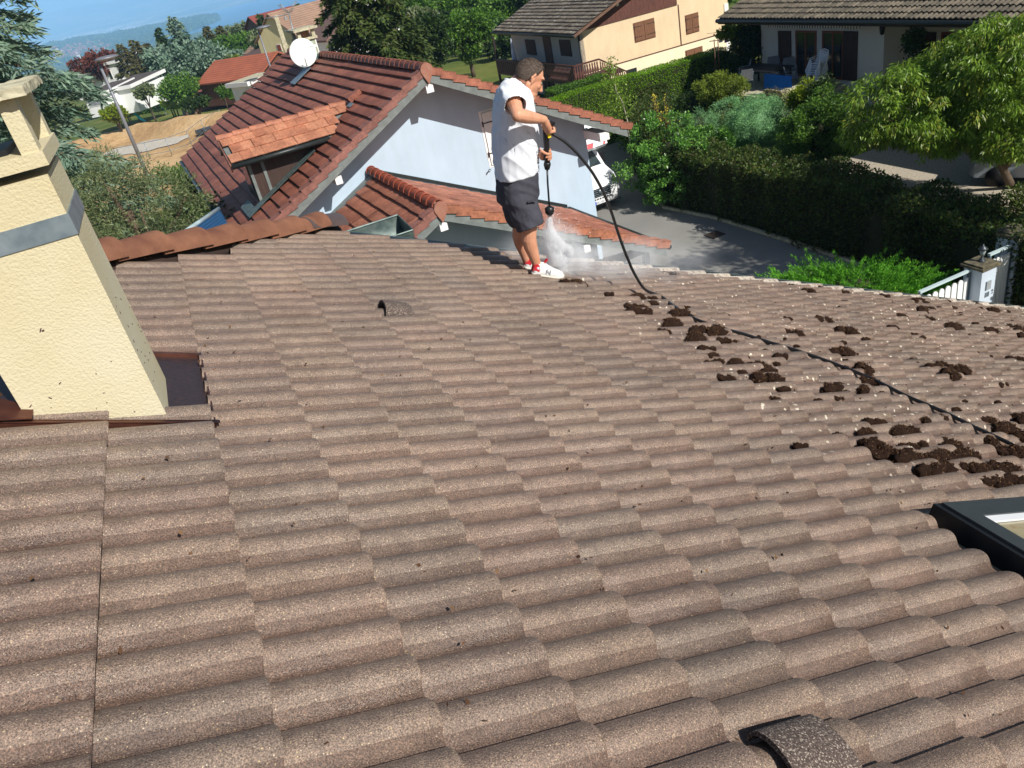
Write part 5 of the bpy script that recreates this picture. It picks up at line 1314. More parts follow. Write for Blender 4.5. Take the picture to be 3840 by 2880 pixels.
# garden things at the far edge of the sand
M_shed = pm('shed_boards', srgb(124, 100, 84), .8, .3, 3, stretch=(1, 1, 4))
sh_ = thing('garden_shed', 'brown boarded shed with a flat roof at the edge of the sand', 'shed', at_g(735, 425))
a_, l_ = frame(-30); p0 = at_g(732, 428); mb = MB(); mb.obox(p0, l_*7.0, a_*3, UP*2.3); mb.build('wall', M_shed, sh_); mb = MB(); mb.obox(p0-l_*.2-a_*.2+UP*2.31, l_*7.4, a_*3.4, UP*.12); mb.build('roof', M_rtile2, sh_)
mb = MB(); p0 = at_g(815, 402); mb.obox(p0, l_*9.5, a_*.12, UP*2.1); o = mb.build('garden_screen', pm('grey_panel', srgb(170, 174, 180), .7, .1)); tag(o, 'grey panel fence right of the brown shed', 'fence')
mb = MB(); p0 = at_g(690, 436); mb.obox(p0, l_*4.0, a_*.12, UP*2.0); o = mb.build('garden_screen', pm('grey_panel_b', srgb(176, 180, 186), .7, .1)); tag(o, 'grey panel fence left of the brown shed', 'fence')
slp_ = thing('slide', 'turquoise plastic slide beside the wooden play tower', 'slide', at_g(545, 452)); mb = MB()
q0, q1 = at_g(548, 462)+UP*.2, at_g(520, 468)+UP*1.9; mb.tube([q1, (q0+q1)/2-UP*.2, q0], .28, 8, flat=.35); mb.build('chute', pm('turquoise_plastic', srgb(70, 190, 210), .4), slp_)
pt = thing('play_tower', 'weathered wooden play tower with a ladder behind the sand bank', 'play tower', at_g(505, 465)); p0 = at_g(498, 470)
for dx, dy in ((0, 0), (1.3, 0), (0, 1.3), (1.3, 1.3)): mb = MB(); mb.obox(p0+l_*dx+a_*dy, l_*.12, a_*.12, UP*3.0); mb.build('post', M_shed, pt)
mb = MB(); mb.obox(p0+UP*1.4, l_*1.45, a_*1.45, UP*.12); mb.build('platform', M_shed, pt); mb = MB(); mb.slab([p0+UP*3.0-l_*.2, p0+UP*3.0+l_*1.6, p0+UP*3.6+l_*1.6+a_*.7, p0+UP*3.6-l_*.2+a_*.7], UP*.08); mb.slab([p0+UP*3.6-l_*.2+a_*.7, p0+UP*3.6+l_*1.6+a_*.7, p0+UP*3.0+l_*1.6+a_*1.5, p0+UP*3.0-l_*.2+a_*1.5], UP*.08); mb.build('roof', M_shed, pt)
mb = MB()
for k in range(7): mb.obox(p0-l_*(.3+.28*k)+UP*.0, l_*.12, a_*.06, UP*(2.2-.28*k))
mb.build('ladder', M_shed, pt)
# light blue-grey greenhouse frame
gh = thing('greenhouse', 'small grey garden frame against the green hedge', 'greenhouse', at_g(580, 448)); p0 = at_g(575, 446); mb = MB()
for dx in (0, 1, 2): mb.obox(p0+l_*dx, l_*.07, a_*.07, UP*(2.2+(.8 if dx == 1 else 0)))
mb.tube([p0+UP*2.2, p0+l_*1.03+UP*3.0, p0+l_*2.05+UP*2.2], .05, 5); mb.obox(p0+UP*1.0, l_*2, a_*.05, UP*.06); mb.build('frame', M_zinc, gh)
# mesh site fence on the sand
sf = thing('site_fence', 'thin grey steel site fence crossing the sand field', 'fence', at_g(720, 560, .5)); 
fp = [at_g(835, 452, .4), at_g(770, 495, .4), at_g(718, 540, .4), at_g(640, 570, .5), at_g(560, 585, .4), at_g(450, 605, .4)]
mb = MB()
for k, (p, q) in enumerate(zip(fp[:-1], fp[1:])):
    for zz in (.1, 1.15): mb.tube([p+UP*zz, q+UP*zz], .022, 5)
    mb.tube([p-UP*.3, p+UP*1.15], .03, 5)
mb.build('rail', M_zinc, sf)
sb = MB(); p = at_g(766, 488, .5); sb.cbox(p, l_*1.6, a_*.9, UP*.35); tag(sb.build('tarpaulin', M_anth), 'dark tarpaulin bundle lying on the sand', 'tarpaulin')

# ---------- street lamps and pole
M_lamp = pm('grey_lamp_steel', srgb(128, 130, 138), .5, .1, 5, metal=.3)
def lamp(top, basepx, r, label, head=.9, rad=.09):
    tp_ = at_r(*top, r); bs = np.array([tp_[0], tp_[1], ground_z(tp_[0], tp_[1])])
    L_ = thing('street_lamp', label, 'street lamp', bs, 'street lamps in the village')
    mb = MB(); mb.tube([bs, tp_-UP*.15], [rad, rad*.55], 8); mb.build('pole', M_lamp, L_)
    d_ = unit(ray(top[0]+40, top[1]-8)-ray(*top)); mb = MB(); mb.ell(tp_+d_*head*.35+UP*.0, (head*.5, head*.5, .16), 14, 6); mb.build('lamp_head', M_lamp, L_); return L_
lamp((366, 224), None, 66, 'tall grey street lamp standing in front of the sand field', 1.7, .17)
lamp((966, 106), None, 92, 'street lamp leaning over the red roof left of the concrete pole', 1.6, .14)
lamp((1222, 72), None, 110, 'street lamp right of the roof chimney near the conifer', 1.8, .15)
lamp((1512, 30), None, 120, 'slim street lamp in front of the deciduous trees', 1.4, .12)
up_ = thing('utility_pole', 'pale concrete utility pole with insulators beside the satellite dish', 'pole', at_r(1035, 60, 62)*np.array([1, 1, 0]))
tp_ = at_r(1033, 58, 62); mb = MB(); b0 = tp_*np.array([1, 1, 0]); mb.box8([b0+d for d in (-LT*.22-AW*.14, LT*.22-AW*.14, LT*.22+AW*.14, -LT*.22+AW*.14)]+[tp_+d for d in (-LT*.13-AW*.1, LT*.13-AW*.1, LT*.13+AW*.1, -LT*.13+AW*.1)]); mb.build('pole', M_concrete, up_)
mb = MB(); q = tp_-UP*6.2
for k in range(6): mb.tube([q+LT*(-.9+.4*k), q+LT*(-.9+.4*k)+UP*.75], .05, 5)
mb.tube([q-LT*1.3-UP*.1, q+LT*1.4+UP*.1], .05, 5); mb.build('crossarm', M_zinc, up_)

# ================================================================== MOTORHOME
M_van = pm('white_van_paint', (.82, .83, .84), .25, .04, 3, spec=.6)
M_vgl, t_, b_ = newmat('windscreen'); b_.inputs['Base Color'].default_value = (.03, .045, .05, 1); b_.inputs['Roughness'].default_value = .06; b_.inputs['Specular IOR Level'].default_value = .9
vp = N(14.35, 25.2, -GZ); van = thing('motorhome', 'white motorhome with overcab and red lettering parked beside the pale blue house', 'motorhome', vp)
aVn, lVn = AN, LN
def Vn(x, y, z): return vp+lVn*x+aVn*y+UP*z       # x right, y back, z up
prof = [(-.02, .32), (-.10, .45), (-.12, .75), (-.02, .98), (.22, 1.20), (.95, 1.42), (1.62, 2.12), (1.75, 2.14), (1.75, .32)]
mb = MB(); ns = 9; v_ = []
for i in range(ns+1):
    x = -1.02+2.04*i/ns; tpr = 1-abs(x/1.02)**4
    for (y, z) in prof:
        cab = max(0, 1.2-y)
        v_.append(Vn(x*(1-.05*max(0, z-1.2)-.10*(1 if y < .2 else 0)*0), y+.30*(abs(x/1.02)**3)*max(0, (1.0-y))*.8, z))
K = len(prof); f_ = [(i*K+j, i*K+j+1, (i+1)*K+j+1, (i+1)*K+j) for i in range(ns) for j in range(K-1)]+[tuple(range(K))[::-1], tuple(ns*K+j for j in range(K))]
mb.add(v_, f_); o = mb.build('cab', M_van, van)
o.data.polygons.foreach_set('use_smooth', [True]*len(o.data.polygons)); o.data.set_sharp_from_angle(angle=radians(28))
# living box and overcab
mb = MB(); mb.box8([Vn(-1.1, 1.74, .4), Vn(1.1, 1.74, .4), Vn(1.1, 6.6, .4), Vn(-1.1, 6.6, .4), Vn(-1.1, 1.74, 2.95), Vn(1.1, 1.74, 2.95), Vn(1.1, 6.6, 2.95), Vn(-1.1, 6.6, 2.95)]); mb.build('body', M_van, van)
oc = [(1.76, 2.10), (.72, 2.16), (.52, 2.30), (.60, 2.48), (1.25, 2.98), (1.76, 3.0)]
mb = MB(); v_ = []
for i in range(9):
    x = -1.08+2.16*i/8
    for (y, z) in oc: v_.append(Vn(x, y+.16*abs(x/1.08)**3*(1 if y < 1.5 else 0), z-.04*abs(x/1.08)**4))
K = len(oc); f_ = [(i*K+j, i*K+j+1, (i+1)*K+j+1, (i+1)*K+j) for i in range(8) for j in range(K-1)]+[tuple(range(K))[::-1], tuple(8*K+j for j in range(K))]
mb.add(v_, f_, True); o = mb.build('overcab', M_van, van); o.data.set_sharp_from_angle(angle=radians(30))
mb = MB(); mb.slab([Vn(-.62, .745, 2.60), Vn(.62, .745, 2.60), Vn(.55, 1.13, 2.91), Vn(-.55, 1.13, 2.91)], Vn(0, -.012, .018)-vp); mb.build('overcab_window', M_vgl, van)
mb = MB(); wn_ = Vn(0, -.02, .02)-vp
mb.slab([Vn(-.86, 1.00, 1.475), Vn(.86, 1.00, 1.475), Vn(.78, 1.585, 2.085), Vn(-.78, 1.585, 2.085)], wn_); mb.build('windscreen', M_vgl, van)
mb = MB(); mb.tube([Vn(-.5, .93, 1.46), Vn(.05, .97, 1.52), Vn(.3, 1.02, 1.55)], .012, 5); mb.tube([Vn(.1, .93, 1.46), Vn(.6, .98, 1.54), Vn(.78, 1.03, 1.58)], .012, 5); mb.build('wiper', M_black, van)
for sx in (-1, 1):
    mb = MB(); mb.slab([Vn(.62*sx, .02, .98), Vn(.90*sx, .20, .95), Vn(.93*sx, .42, 1.25), Vn(.82*sx, .45, 1.34), Vn(.68*sx, .24, 1.18)][::sx], Vn(.01*sx, -.05, .03)-vp)
    hl_ = mb.build('headlight', pm('headlight_glass', srgb(150, 158, 164), .12, .3, 12, spec=.9), van)
    mb = MB(); mb.slab([Vn(1.02*sx, 1.3, 1.45), Vn(1.25*sx, 1.32, 1.42), Vn(1.25*sx, 1.32, 1.8), Vn(1.05*sx, 1.3, 1.8)], AN*.08); mb.build('mirror', M_black, van)
    for y_ in (.95, 4.9):
        wpos = Vn(.98*sx, y_, .36); mb = MB(); mb.tube([wpos-LN*.1, wpos+LN*.1], .36, 20); wh = mb.build('wheel', M_black, van)
        mb = MB(); mb.tube([wpos-LN*.105, wpos+LN*.105], .2, 14); mb.build('rim', M_zinc, wh)
mb = MB(); mb.obox(Vn(-.48, -.135, .66), LN*.96, AN*.06, UP*.30); gr_ = mb.build('grille', M_black, van)
for k in range(4): mb = MB(); mb.obox(Vn(-.48, -.150, .69+.075*k), LN*.96, AN*.02, UP*.018); mb.build('grille_bar', M_zinc, gr_)
mb = MB(); mb.tube([Vn(0, -.16, .86), Vn(0, -.175, .86)], .075, 16); mb.build('badge', M_zinc, van)
mb = MB()
for k in range(9): mb.obox(Vn(-.5+.115*k, -.128, .56), LN*.07, AN*.01, UP*.045)
mb.build('bumper_slots', M_black, van)
mb = MB(); mb.obox(Vn(-.28, -.150, .40), LN*.56, AN*.015, UP*.12); pl = mb.build('number_plate', pm('white_plate', (.8, .82, .84), .4, .02), van)
mb = MB(); mb.obox(Vn(-.28, -.154, .40), LN*.055, AN*.004, UP*.12); mb.build('plate_band', pm('blue_band', srgb(20, 80, 190), .5, .02), pl)
mb = MB(); mb.obox(Vn(-.9, -.13, .33), LN*1.8, AN*.05, UP*.04); mb.build('lower_grille', M_black, van)
def text_mesh(body, size, loc, xax, yax, nrm, mat, parent, name='lettering', ext=.002, off=.0, align='LEFT'):
    cu = bpy.data.curves.new(name, 'FONT'); cu.body = body; cu.size = size; cu.extrude = ext; cu.offset = off; cu.align_x = align
    o_ = bpy.data.objects.new(name, cu); C.objects.link(o_); bpy.context.view_layer.update()
    me = bpy.data.meshes.new_from_object(o_.evaluated_get(bpy.context.evaluated_depsgraph_get())); bpy.data.objects.remove(o_)
    o_ = bpy.data.objects.new(name, me); C.objects.link(o_)
    me.materials.clear(); me.materials.append(mat)
    M = Matrix(((xax[0], yax[0], nrm[0], 0), (xax[1], yax[1], nrm[1], 0), (xax[2], yax[2], nrm[2], 0), (0, 0, 0, 1)))
    me.transform(M); o_.parent = parent; o_.location = Vector(V3(loc)-origin_of(parent)); return o_
text_mesh('DC-137-VS', .10, Vn(-.215, -.156, .425), LN, UP, -AN, M_black, pl, 'plate_text', .001)
M_redv = pm('red_decal', srgb(214, 38, 52), .4, .05); yoc = unit(Vn(0, .08, .18)-vp)
# red panel with white lettering on the overcab front, slash at the right edge
pa = Vn(-.46, .515, 2.31); bandn = unit(np.cross(LN, yoc)); bandn = bandn if bandn@AN < 0 else -bandn
mb = MB(); mb.slab([pa, pa+LN*.80, pa+LN*.88+yoc*.17, pa+yoc*.17], bandn*.006); rp_ = mb.build('decal', M_redv, van)
text_mesh('Ranger', .15, pa+yoc*.035+LN*.18+bandn*.008, LN, yoc, bandn, M_white, rp_, 'lettering', .001)
mb = MB(); pb = Vn(.84, .60, 2.30); mb.slab([pb, pb+LN*.07, pb+LN*.20+yoc*.20, pb+LN*.14+yoc*.20], bandn*.01-AN*.02); mb.build('decal', M_redv, van)
# dark blue car roof glimpsed behind the right slope of the neighbour and a grey car in the yard
def car(p, az, label, paint, sc=1.0):
    a_, l_ = frame(az); r = thing('car', label, 'car', p)
    def Q(x, y, z): return np.array(p)+(l_*x+a_*y)*sc+UP*z*sc
    st = [(-2.1, .35, .60, .82), (-1.95, .30, .78, .88), (-1.0, .28, .95, .90), (-.35, .28, 1.38, .80), (.5, .28, 1.44, .78), (1.4, .28, 1.30, .76), (1.95, .30, .95, .86), (2.1, .4, .7, .82)]
    mb = MB(); v_ = []; K = 10
    for (y, zb, ztp, w_) in st:
        for j in range(K):
            an = pi*j/(K-1); x = -cos(an); zz = sin(an)
            hw = w_ if zz < .75 else w_*.98; v_.append(Q(hw*np.sign(x)*min(1, abs(x)*1.25)**.6, y, zb+(ztp-zb)*zz**.5))
    f_ = [(i*K+j, i*K+j+1, (i+1)*K+j+1, (i+1)*K+j) for i in range(len(st)-1) for j in range(K-1)]+[tuple(range(K))[::-1], tuple((len(st)-1)*K+j for j in range(K))]
    mb.add(v_, f_, True); mb.build('body', paint, r)
    mb = MB(); mb.slab([Q(-.66, -.98, .99), Q(.66, -.98, .99), Q(.56, -.42, 1.37), Q(-.56, -.42, 1.37)], Q(0, -.03, .03)-np.array(p)); mb.build('windscreen', M_vgl, r)
    mb = MB(); mb.slab([Q(-.56, 1.42, 1.31), Q(.56, 1.42, 1.31), Q(.62, 1.93, .99), Q(-.62, 1.93, .99)], Q(0, .03, .03)-np.array(p)); mb.build('rear_window', M_vgl, r)
    for sx in (-1, 1):
        mb = MB(); mb.slab([Q(.80*sx, -.85, .98), Q(.80*sx, 1.6, .98), Q(.70*sx, 1.2, 1.30), Q(.70*sx, -.3, 1.33)][::sx], (Q(.035*sx, 0, .01)-np.array(p))); mb.build('side_window', M_vgl, r)
        for y in (-1.3, 1.35): q = Q(.80*sx, y, .31); mb = MB(); mb.tube([q-l_*.09, q+l_*.09], .31*sc, 16); mb.build('wheel', M_black, r)
    return r
car(at_z(3860, 700, 0.0)+LT*.9, -48, 'silver grey car parked on the gravel under the fruit tree', pm('silver_paint', srgb(168, 178, 190), .25, .05, spec=.6))
pcar = at_al(1880, 312, 40.0); pcar = np.array([pcar[0], pcar[1], ground_z(pcar[0], pcar[1])+.0])
car(pcar, -70, 'dark blue car in front of the chalet, half hidden by the red roof', pm('dark_blue_paint', srgb(26, 42, 66), .2, .05, spec=.7))

# ================================================================== GATE
gl, ga, gzt = 14.45, 10.73, -8.20
M_gate = wallmat('gate_pale_blue', srgb(200, 212, 226), .10); M_capst = pm('mossy_cap_stone', srgb(120, 112, 88), .9, .35, 10, .6, 50, .01, c2=srgb(70, 66, 56))
def pillar(l0, a0, z1, label, w_=.43, d_=.44):
    r = thing('gate_pillar', label, 'pillar', G(l0+w_/2, a0+d_/2, -GZ))
    mb = MB(); gbox(mb, l0, l0+w_, a0, a0+d_, -GZ, z1); mb.build('post', M_gate, r)
    mb = MB(); gbox(mb, l0-.06, l0+w_+.06, a0-.06, a0+d_+.06, z1, z1+.055); gbox(mb, l0-.02, l0+w_+.02, a0-.02, a0+d_+.02, z1+.055, z1+.095); mb.build('cap_stone', M_capst, r); return r
pl_ = pillar(gl, ga, gzt, 'pale blue gate pillar with mossy cap, lantern and door bell')
mb = MB(); gbox(mb, gl+.15, gl+.28, ga-.03, ga-.001, gzt-.50, gzt-.30); mb.build('intercom', pm('grey_plastic', srgb(150, 156, 160), .5), pl_)
mb = MB(); gbox(mb, gl+.155, gl+.27, ga-.015, ga-.001, gzt-.68, gzt-.57); mb.build('name_plate', M_zinc, pl_)
lc = G(gl+.235, ga+.22, gzt+.096); lan = thing('lantern', 'small grey hexagonal lantern on top of the gate pillar', 'lantern', lc)
mb = MB(); mb.lathe(lc, [(.085, 0), (.075, .02), (.03, .09), (.025, .12)], 6); mb.build('base', M_anth, lan)
mb = MB(); mb.lathe(lc+UP*.12, [(.04, 0), (.07, .15)], 6); mb.build('lantern_glass', pm('lantern_glass', srgb(150, 160, 160), .15, .2), lan)
mb = MB(); mb.lathe(lc+UP*.27, [(.10, 0), (.10, .02), (.03, .085), (.008, .10), (.008, .13)], 6); mb.build('lid', M_anth, lan)
pillar(15.62, 10.85, -7.88, 'taller pale blue gate pillar at the right edge of the photo', .5, .5)
# wicket gate between the pillars and the driveway gate on the left
M_rail = pm('pale_green_rail', srgb(186, 204, 206), .5, .08)
def picket_gate(l0, l1, a_, z0, z1t, label, n_, num=False):
    r = thing('picket_gate', label, 'gate', G((l0+l1)/2, a_, -GZ), 'white picket gates')
    mb = MB(); mb.obox(G(l0, a_-.03, z1t), LT*(l1-l0), AW*.07, UP*.05); mb.build('top_rail', M_rail, r)
    mb = MB(); mb.obox(G(l0, a_, z0+.1), LT*(l1-l0), AW*.04, UP*.08); mb.build('bottom_rail', M_rail, r)
    st_ = (l1-l0)/n_
    for k in range(n_):
        mb = MB(); c_ = l0+(k+.5)*st_; w2 = st_*.40; ht = z1t-.13-.0*k; pts = [G(c_-w2, a_-.012, z0), G(c_+w2, a_-.012, z0)]
        for j in range(7): an = pi*j/6; pts.append(G(c_+w2*cos(an), a_-.012, ht-w2+w2*sin(an)*1.1))
        mb.slab(pts, AW*.024); mb.build('picket', M_white, r)
    for l_ in (l0, l1-.06): mb = MB(); mb.obox(G(l_, a_-.02, z0), LT*.06, AW*.06, UP*(z1t-z0)); mb.build('stile', pm('blue_grey_steel', srgb(92, 108, 120), .5), r)
    return r
g1_ = picket_gate(gl+.45, 15.60, 10.95, -GZ+.1, -8.06, 'white picket wicket gate between the two pillars, number 43 on its rail', 6)
text_mesh('43', .12, G(15.18, 10.91, -8.10), LT, UP, -AW, M_black, g1_, 'house_number', .002)
picket_gate(12.95, gl-.01, 11.0, -GZ+.1, -8.27, 'white picket driveway gate left of the lantern pillar', 8)
# ================================================================== TREES, HEDGES, SHRUBS
M_bark = pm('bark', srgb(92, 78, 64), .95, .35, 8, .6, 30, .02); M_birch = pm('pale_bark', srgb(176, 168, 150), .9, .2, 8)
g_ = lambda *a: srgb(*a)
LM_blue = leafmat('blue_cedar_needles', [g_(84, 112, 96), g_(110, 138, 120), g_(138, 160, 142), g_(94, 118, 92)], .15, .6, .3, .5)
LM_spruce = leafmat('dark_spruce_needles', [g_(50, 68, 34), g_(66, 84, 40), g_(88, 100, 48), g_(58, 70, 36)], .15, .6, .25, .5)
LM_mid = leafmat('mid_green_leaves', [g_(62, 98, 34), g_(86, 126, 44), g_(112, 150, 54), g_(74, 108, 38)], .35, .5, .35, .4)
LM_dark = leafmat('dark_green_leaves', [g_(40, 62, 26), g_(54, 78, 32), g_(72, 96, 40)], .25, .5, .35, .5)
LM_olive = leafmat('olive_leaves', [g_(84, 100, 66), g_(110, 124, 84), g_(138, 148, 106), g_(96, 110, 72), g_(70, 90, 56)], .25, .5, .35, .8)
LM_yel = leafmat('yellow_green_leaves', [g_(122, 142, 36), g_(150, 166, 44), g_(98, 124, 36)], .4, .5, .3, .6)
LM_peach = leafmat('fruit_tree_leaves', [g_(88, 122, 36), g_(112, 150, 46), g_(146, 176, 66), g_(74, 106, 34), g_(164, 170, 66)], .38, .42, .45, .5)
LM_beech = leafmat('hornbeam_leaves', [g_(54, 78, 30), g_(72, 96, 38), g_(92, 112, 48), g_(88, 84, 44), g_(44, 64, 26)], .3, .5, .35, .5)
LM_gloss = leafmat('glossy_shrub_leaves', [g_(70, 116, 44), g_(94, 146, 58), g_(128, 176, 78), g_(58, 98, 40)], .3, .32, .6, .7)
LM_bluej = leafmat('blue_green_juniper', [g_(110, 158, 108), g_(134, 184, 122), g_(96, 138, 98), g_(150, 196, 132)], .2, .6, .3, .8)
LM_yj = leafmat('golden_juniper', [g_(96, 118, 36), g_(128, 144, 48), g_(74, 94, 30)], .2, .6, .3, .8)
LM_bj = leafmat('bright_juniper', [g_(84, 150, 38), g_(112, 184, 50), g_(138, 204, 66), g_(70, 130, 34)], .3, .55, .3, .9)
LM_copper = leafmat('copper_beech_leaves', [g_(104, 56, 44), g_(124, 70, 54), g_(84, 46, 40)], .25, .6, .3, .3)
LM_brown = leafmat('brown_needles', [g_(96, 92, 52), g_(80, 82, 46), g_(112, 104, 64)], .15, .6, .25, .4)
LM_hedge = leafmat('trimmed_hedge_leaves', [g_(90, 130, 22), g_(112, 156, 28), g_(130, 172, 36)], .3, .6, .3, .5)

def blobtree(label, base, blobs, nleaf, L, W, mat, nclump=60, rc=.5, cat='tree', name='tree', group=None, trunk=True, rt=.15, droop=.2, top=None, shell=.55, tmat=None, core=False, jit=.7):
    base = V3(base); r = thing(name, label, cat, base, group)
    B = [tuple(b) for b in blobs]
    P, D, k = crown_pts(B, nclump, nleaf, rc, shell)
    foliage('crown', P, D, L, W, mat, r, droop=droop, clump=k, jit=jit)
    if trunk:
        c_ = np.array(B[0][:3]); tp = top if top is not None else c_
        trunk_mesh(base, tp, rt, rt*.45, B, 7, r, tmat or M_bark)
    return r
def dome(c, rx, ry, rz, n=6, sc=.55):
    """union of ellipsoids making an uneven crown about c"""
    c = V3(c); out = [(*c, rx*.72, ry*.72, rz*.75)]
    for k in range(n):
        a = 2*pi*k/n+random.random(); e = random.uniform(-.35, .75)
        s_ = sc*random.uniform(.75, 1.15); rr_ = .55
        out.append((c[0]+rx*rr_*cos(a), c[1]+ry*rr_*sin(a), c[2]+rz*e*.6, rx*s_, ry*s_, rz*s_*.9))
    return out
def conifer(label, base, H, R, mat, nb=60, per=160, L=.3, W=.07, droop=.35, low=.05, cat='conifer', shape=1.0, side=.28, up=.10, name='conifer_tree', group=None, jit=.35, top=None):
    base = V3(base); r = thing(name, label, cat, base, group); Ps = []; Ds = []; ks = []; br = MB()
    for b_ in range(nb):
        t_ = low+(1-low)*((b_+random.random())/nb); z = H*t_; a = b_*2.399+random.uniform(-.4, .4)
        ln = R*(1-t_)**shape*random.uniform(.72, 1.12)+.25*R*.2
        dx = np.array([cos(a), sin(a), 0]); sd_ = np.array([-sin(a), cos(a), 0])
        n_ = max(12, int(per*ln/R)); u = rng.random(n_)**.6
        droopz = up*ln*u*2-droop*ln*u**2
        w_ = side*ln*(1-u*.75)*rng.uniform(-1, 1, n_)
        P = base+np.array([0, 0, z])+np.outer(u*ln, dx)+np.outer(w_, sd_)+np.outer(droopz-.12*ln*np.abs(w_)/max(ln*side, .01)*.4, [0, 0, 1.])
        P += rng.normal(size=P.shape)*.03*ln
        D = np.outer(np.ones(n_), dx)*.8+np.outer(np.sign(w_)*.8, sd_)+np.array([0, 0, -.25-droop*.5])
        Ps.append(P); Ds.append(D); ks.append(np.full(n_, b_))
        e = base+np.array([0, 0, z]); br.tube([e, e+dx*ln*.5+np.array([0, 0, (up*ln-droop*ln*.25)]), e+dx*ln*.95+np.array([0, 0, up*ln*1.9-droop*ln*.9])], [ln*.018+.01, ln*.012+.006, .004], 4)
    P = np.concatenate(Ps); D = np.concatenate(Ds); k = np.concatenate(ks)
    foliage('crown', P, D, L, W, mat, r, jit=jit, clump=k, nup=1.2)
    br.build('branches', M_bark, r)
    mb = MB(); mb.tube([base, base+np.array([0, 0, H*.6]), base+np.array([0, 0, H*.99])], [H*.018+.05, H*.010+.03, .01], 7); mb.build('trunk', M_bark, r)
    return r

# --- big blue cedar at the left edge
cb = at_r(-40, 520, 25.5); cb[2] = 0
conifer('huge blue-green cedar with drooping layered branches at the left edge', cb, 15.5, 4.0, LM_blue, 130, 820, .27, .055, .42, .16, 'cedar', .55, .34, .16, 'cedar_tree', jit=.4)
# --- olive tree behind the hip
oc_ = at_r(470, 790, 20.0)
ob = [(*(oc_+np.array([0, 0, .0])), 1.35, 1.35, 1.15), (*(oc_-LT*1.15+np.array([0, 0, -.35])), 1.1, 1.1, 1.0), (*(oc_+LT*.95+np.array([0, 0, -.15])), .85, .9, .95), (*(oc_+LT*.1+np.array([0, 0, .75])), .6, .6, .55), (*(oc_-LT*.7+np.array([0, 0, .55])), .7, .7, .5), (*(oc_+np.array([0, 0, -1.3])), 1.4, 1.4, .9)]
blobtree('grey green olive tree with small leaves between the hip tiles and the sand', [oc_[0], oc_[1], 0], ob, 30000, .085, .022, LM_olive, 260, .30, 'olive tree', 'olive_tree', rt=.16, droop=-.2, jit=.55)
bc_ = at_r(770, 790, 25.0)
blobtree('dark green bush in the shadow beside the red-brown eave', [bc_[0], bc_[1], 0], dome(bc_-np.array([0, 0, 1.2]), 1.3, 1.3, 2.0), 9000, .11, .07, LM_dark, 90, .35, 'bush', 'bush', rt=.1)
bc_ = at_r(690, 625, 40.0)
blobtree('light green bush at the near edge of the sand', [bc_[0], bc_[1], 0], dome(bc_-np.array([0, 0, .7]), 1.2, 1.2, 1.1), 4000, .14, .09, LM_mid, 60, .35, 'bush', 'bush', rt=.08)
# blue metal lean-to roof
lt_ = thing('lean_to', 'lean-to with a blue ribbed metal roof below the red-brown eave', 'lean-to', at_r(760, 880, 18)*np.array([1, 1, 0]))
cA_, cB_ = at_r(633, 917, 16.6), at_r(822, 786, 19.6); cC_, cD_ = at_r(905, 930, 18.6), at_r(700, 1010, 15.6)
mb = MB(); e1 = cB_-cA_; e2 = cC_-cB_; nn_ = unit(np.cross(e2, e1)); nn_ = nn_ if nn_[2] > 0 else -nn_
mb.slab([cA_, cB_, cB_+e2, cA_+e2*1.0], -nn_*.04)
for k in range(16): p = cA_+e2*(k+.3)/16.; mb.obox(p, e1, unit(e2)*.03, nn_*.025)
mb.build('roof', pm('blue_metal', srgb(38, 86, 128), .4, .1, 4, metal=.1), lt_)
mb = MB(); mb.tube([cA_-unit(e2)*.03, cB_-unit(e2)*.03], .05, 6); mb.build('edge_trim', pm('pale_trim', srgb(170, 190, 196), .5), lt_)
mb = MB(); mb.slab([cA_*np.array([1, 1, 0]), cB_*np.array([1, 1, 0]), cB_-UP*.1, cA_-UP*.1], unit(e2)*.1); mb.build('wall', M_shadewall, lt_)

# --- trees behind the red roof and round the lawn
def treeat(px, py, r, **k): p = at_r(px, py, r); return np.array([p[0], p[1], ground_z(p[0], p[1])])
conifer('tall dark spruce with hanging branches behind the red-brown ridge', treeat(1392, 150, 52), 15.5, 4.1, LM_spruce, 150, 460, .34, .13, .5, .04, 'spruce', .62, .30, .10, 'spruce_tree', jit=.45)
def dec(label, px, py, r, wpx, hpx, mat, n=8000, L=None, group=None, trunkh=True, name='tree', cat='tree', nc=90, shell=.6):
    """deciduous tree: crown centred on pixel (px,py) at range r, wpx x hpx photo pixels"""
    c_ = at_r(px, py, r); m_ = 2930/r; rx, rz = wpx/2/m_, hpx/2/m_; gz_ = ground_z(c_[0], c_[1]); L = L or .0034*r
    return blobtree(label, [c_[0], c_[1], gz_], dome(c_, rx, rx, rz, 8), n, L, L*.7, mat, nc, rx*.24, cat, name, group, rt=.03*rx*2+.05, shell=shell)
dec('round lawn tree with a short trunk, light green, left of the chalet', 1745, 135, 78, 200, 185, LM_mid, 12000, .26)
dec('bushy dark tree between the spruce and the lawn tree', 1595, 165, 70, 170, 200, LM_dark, 11000, .24)
dec('dark tree in shade at the left end of the chalet', 1895, 165, 90, 150, 200, LM_dark, 6000, .3)
WG = 'wood behind the lawn'
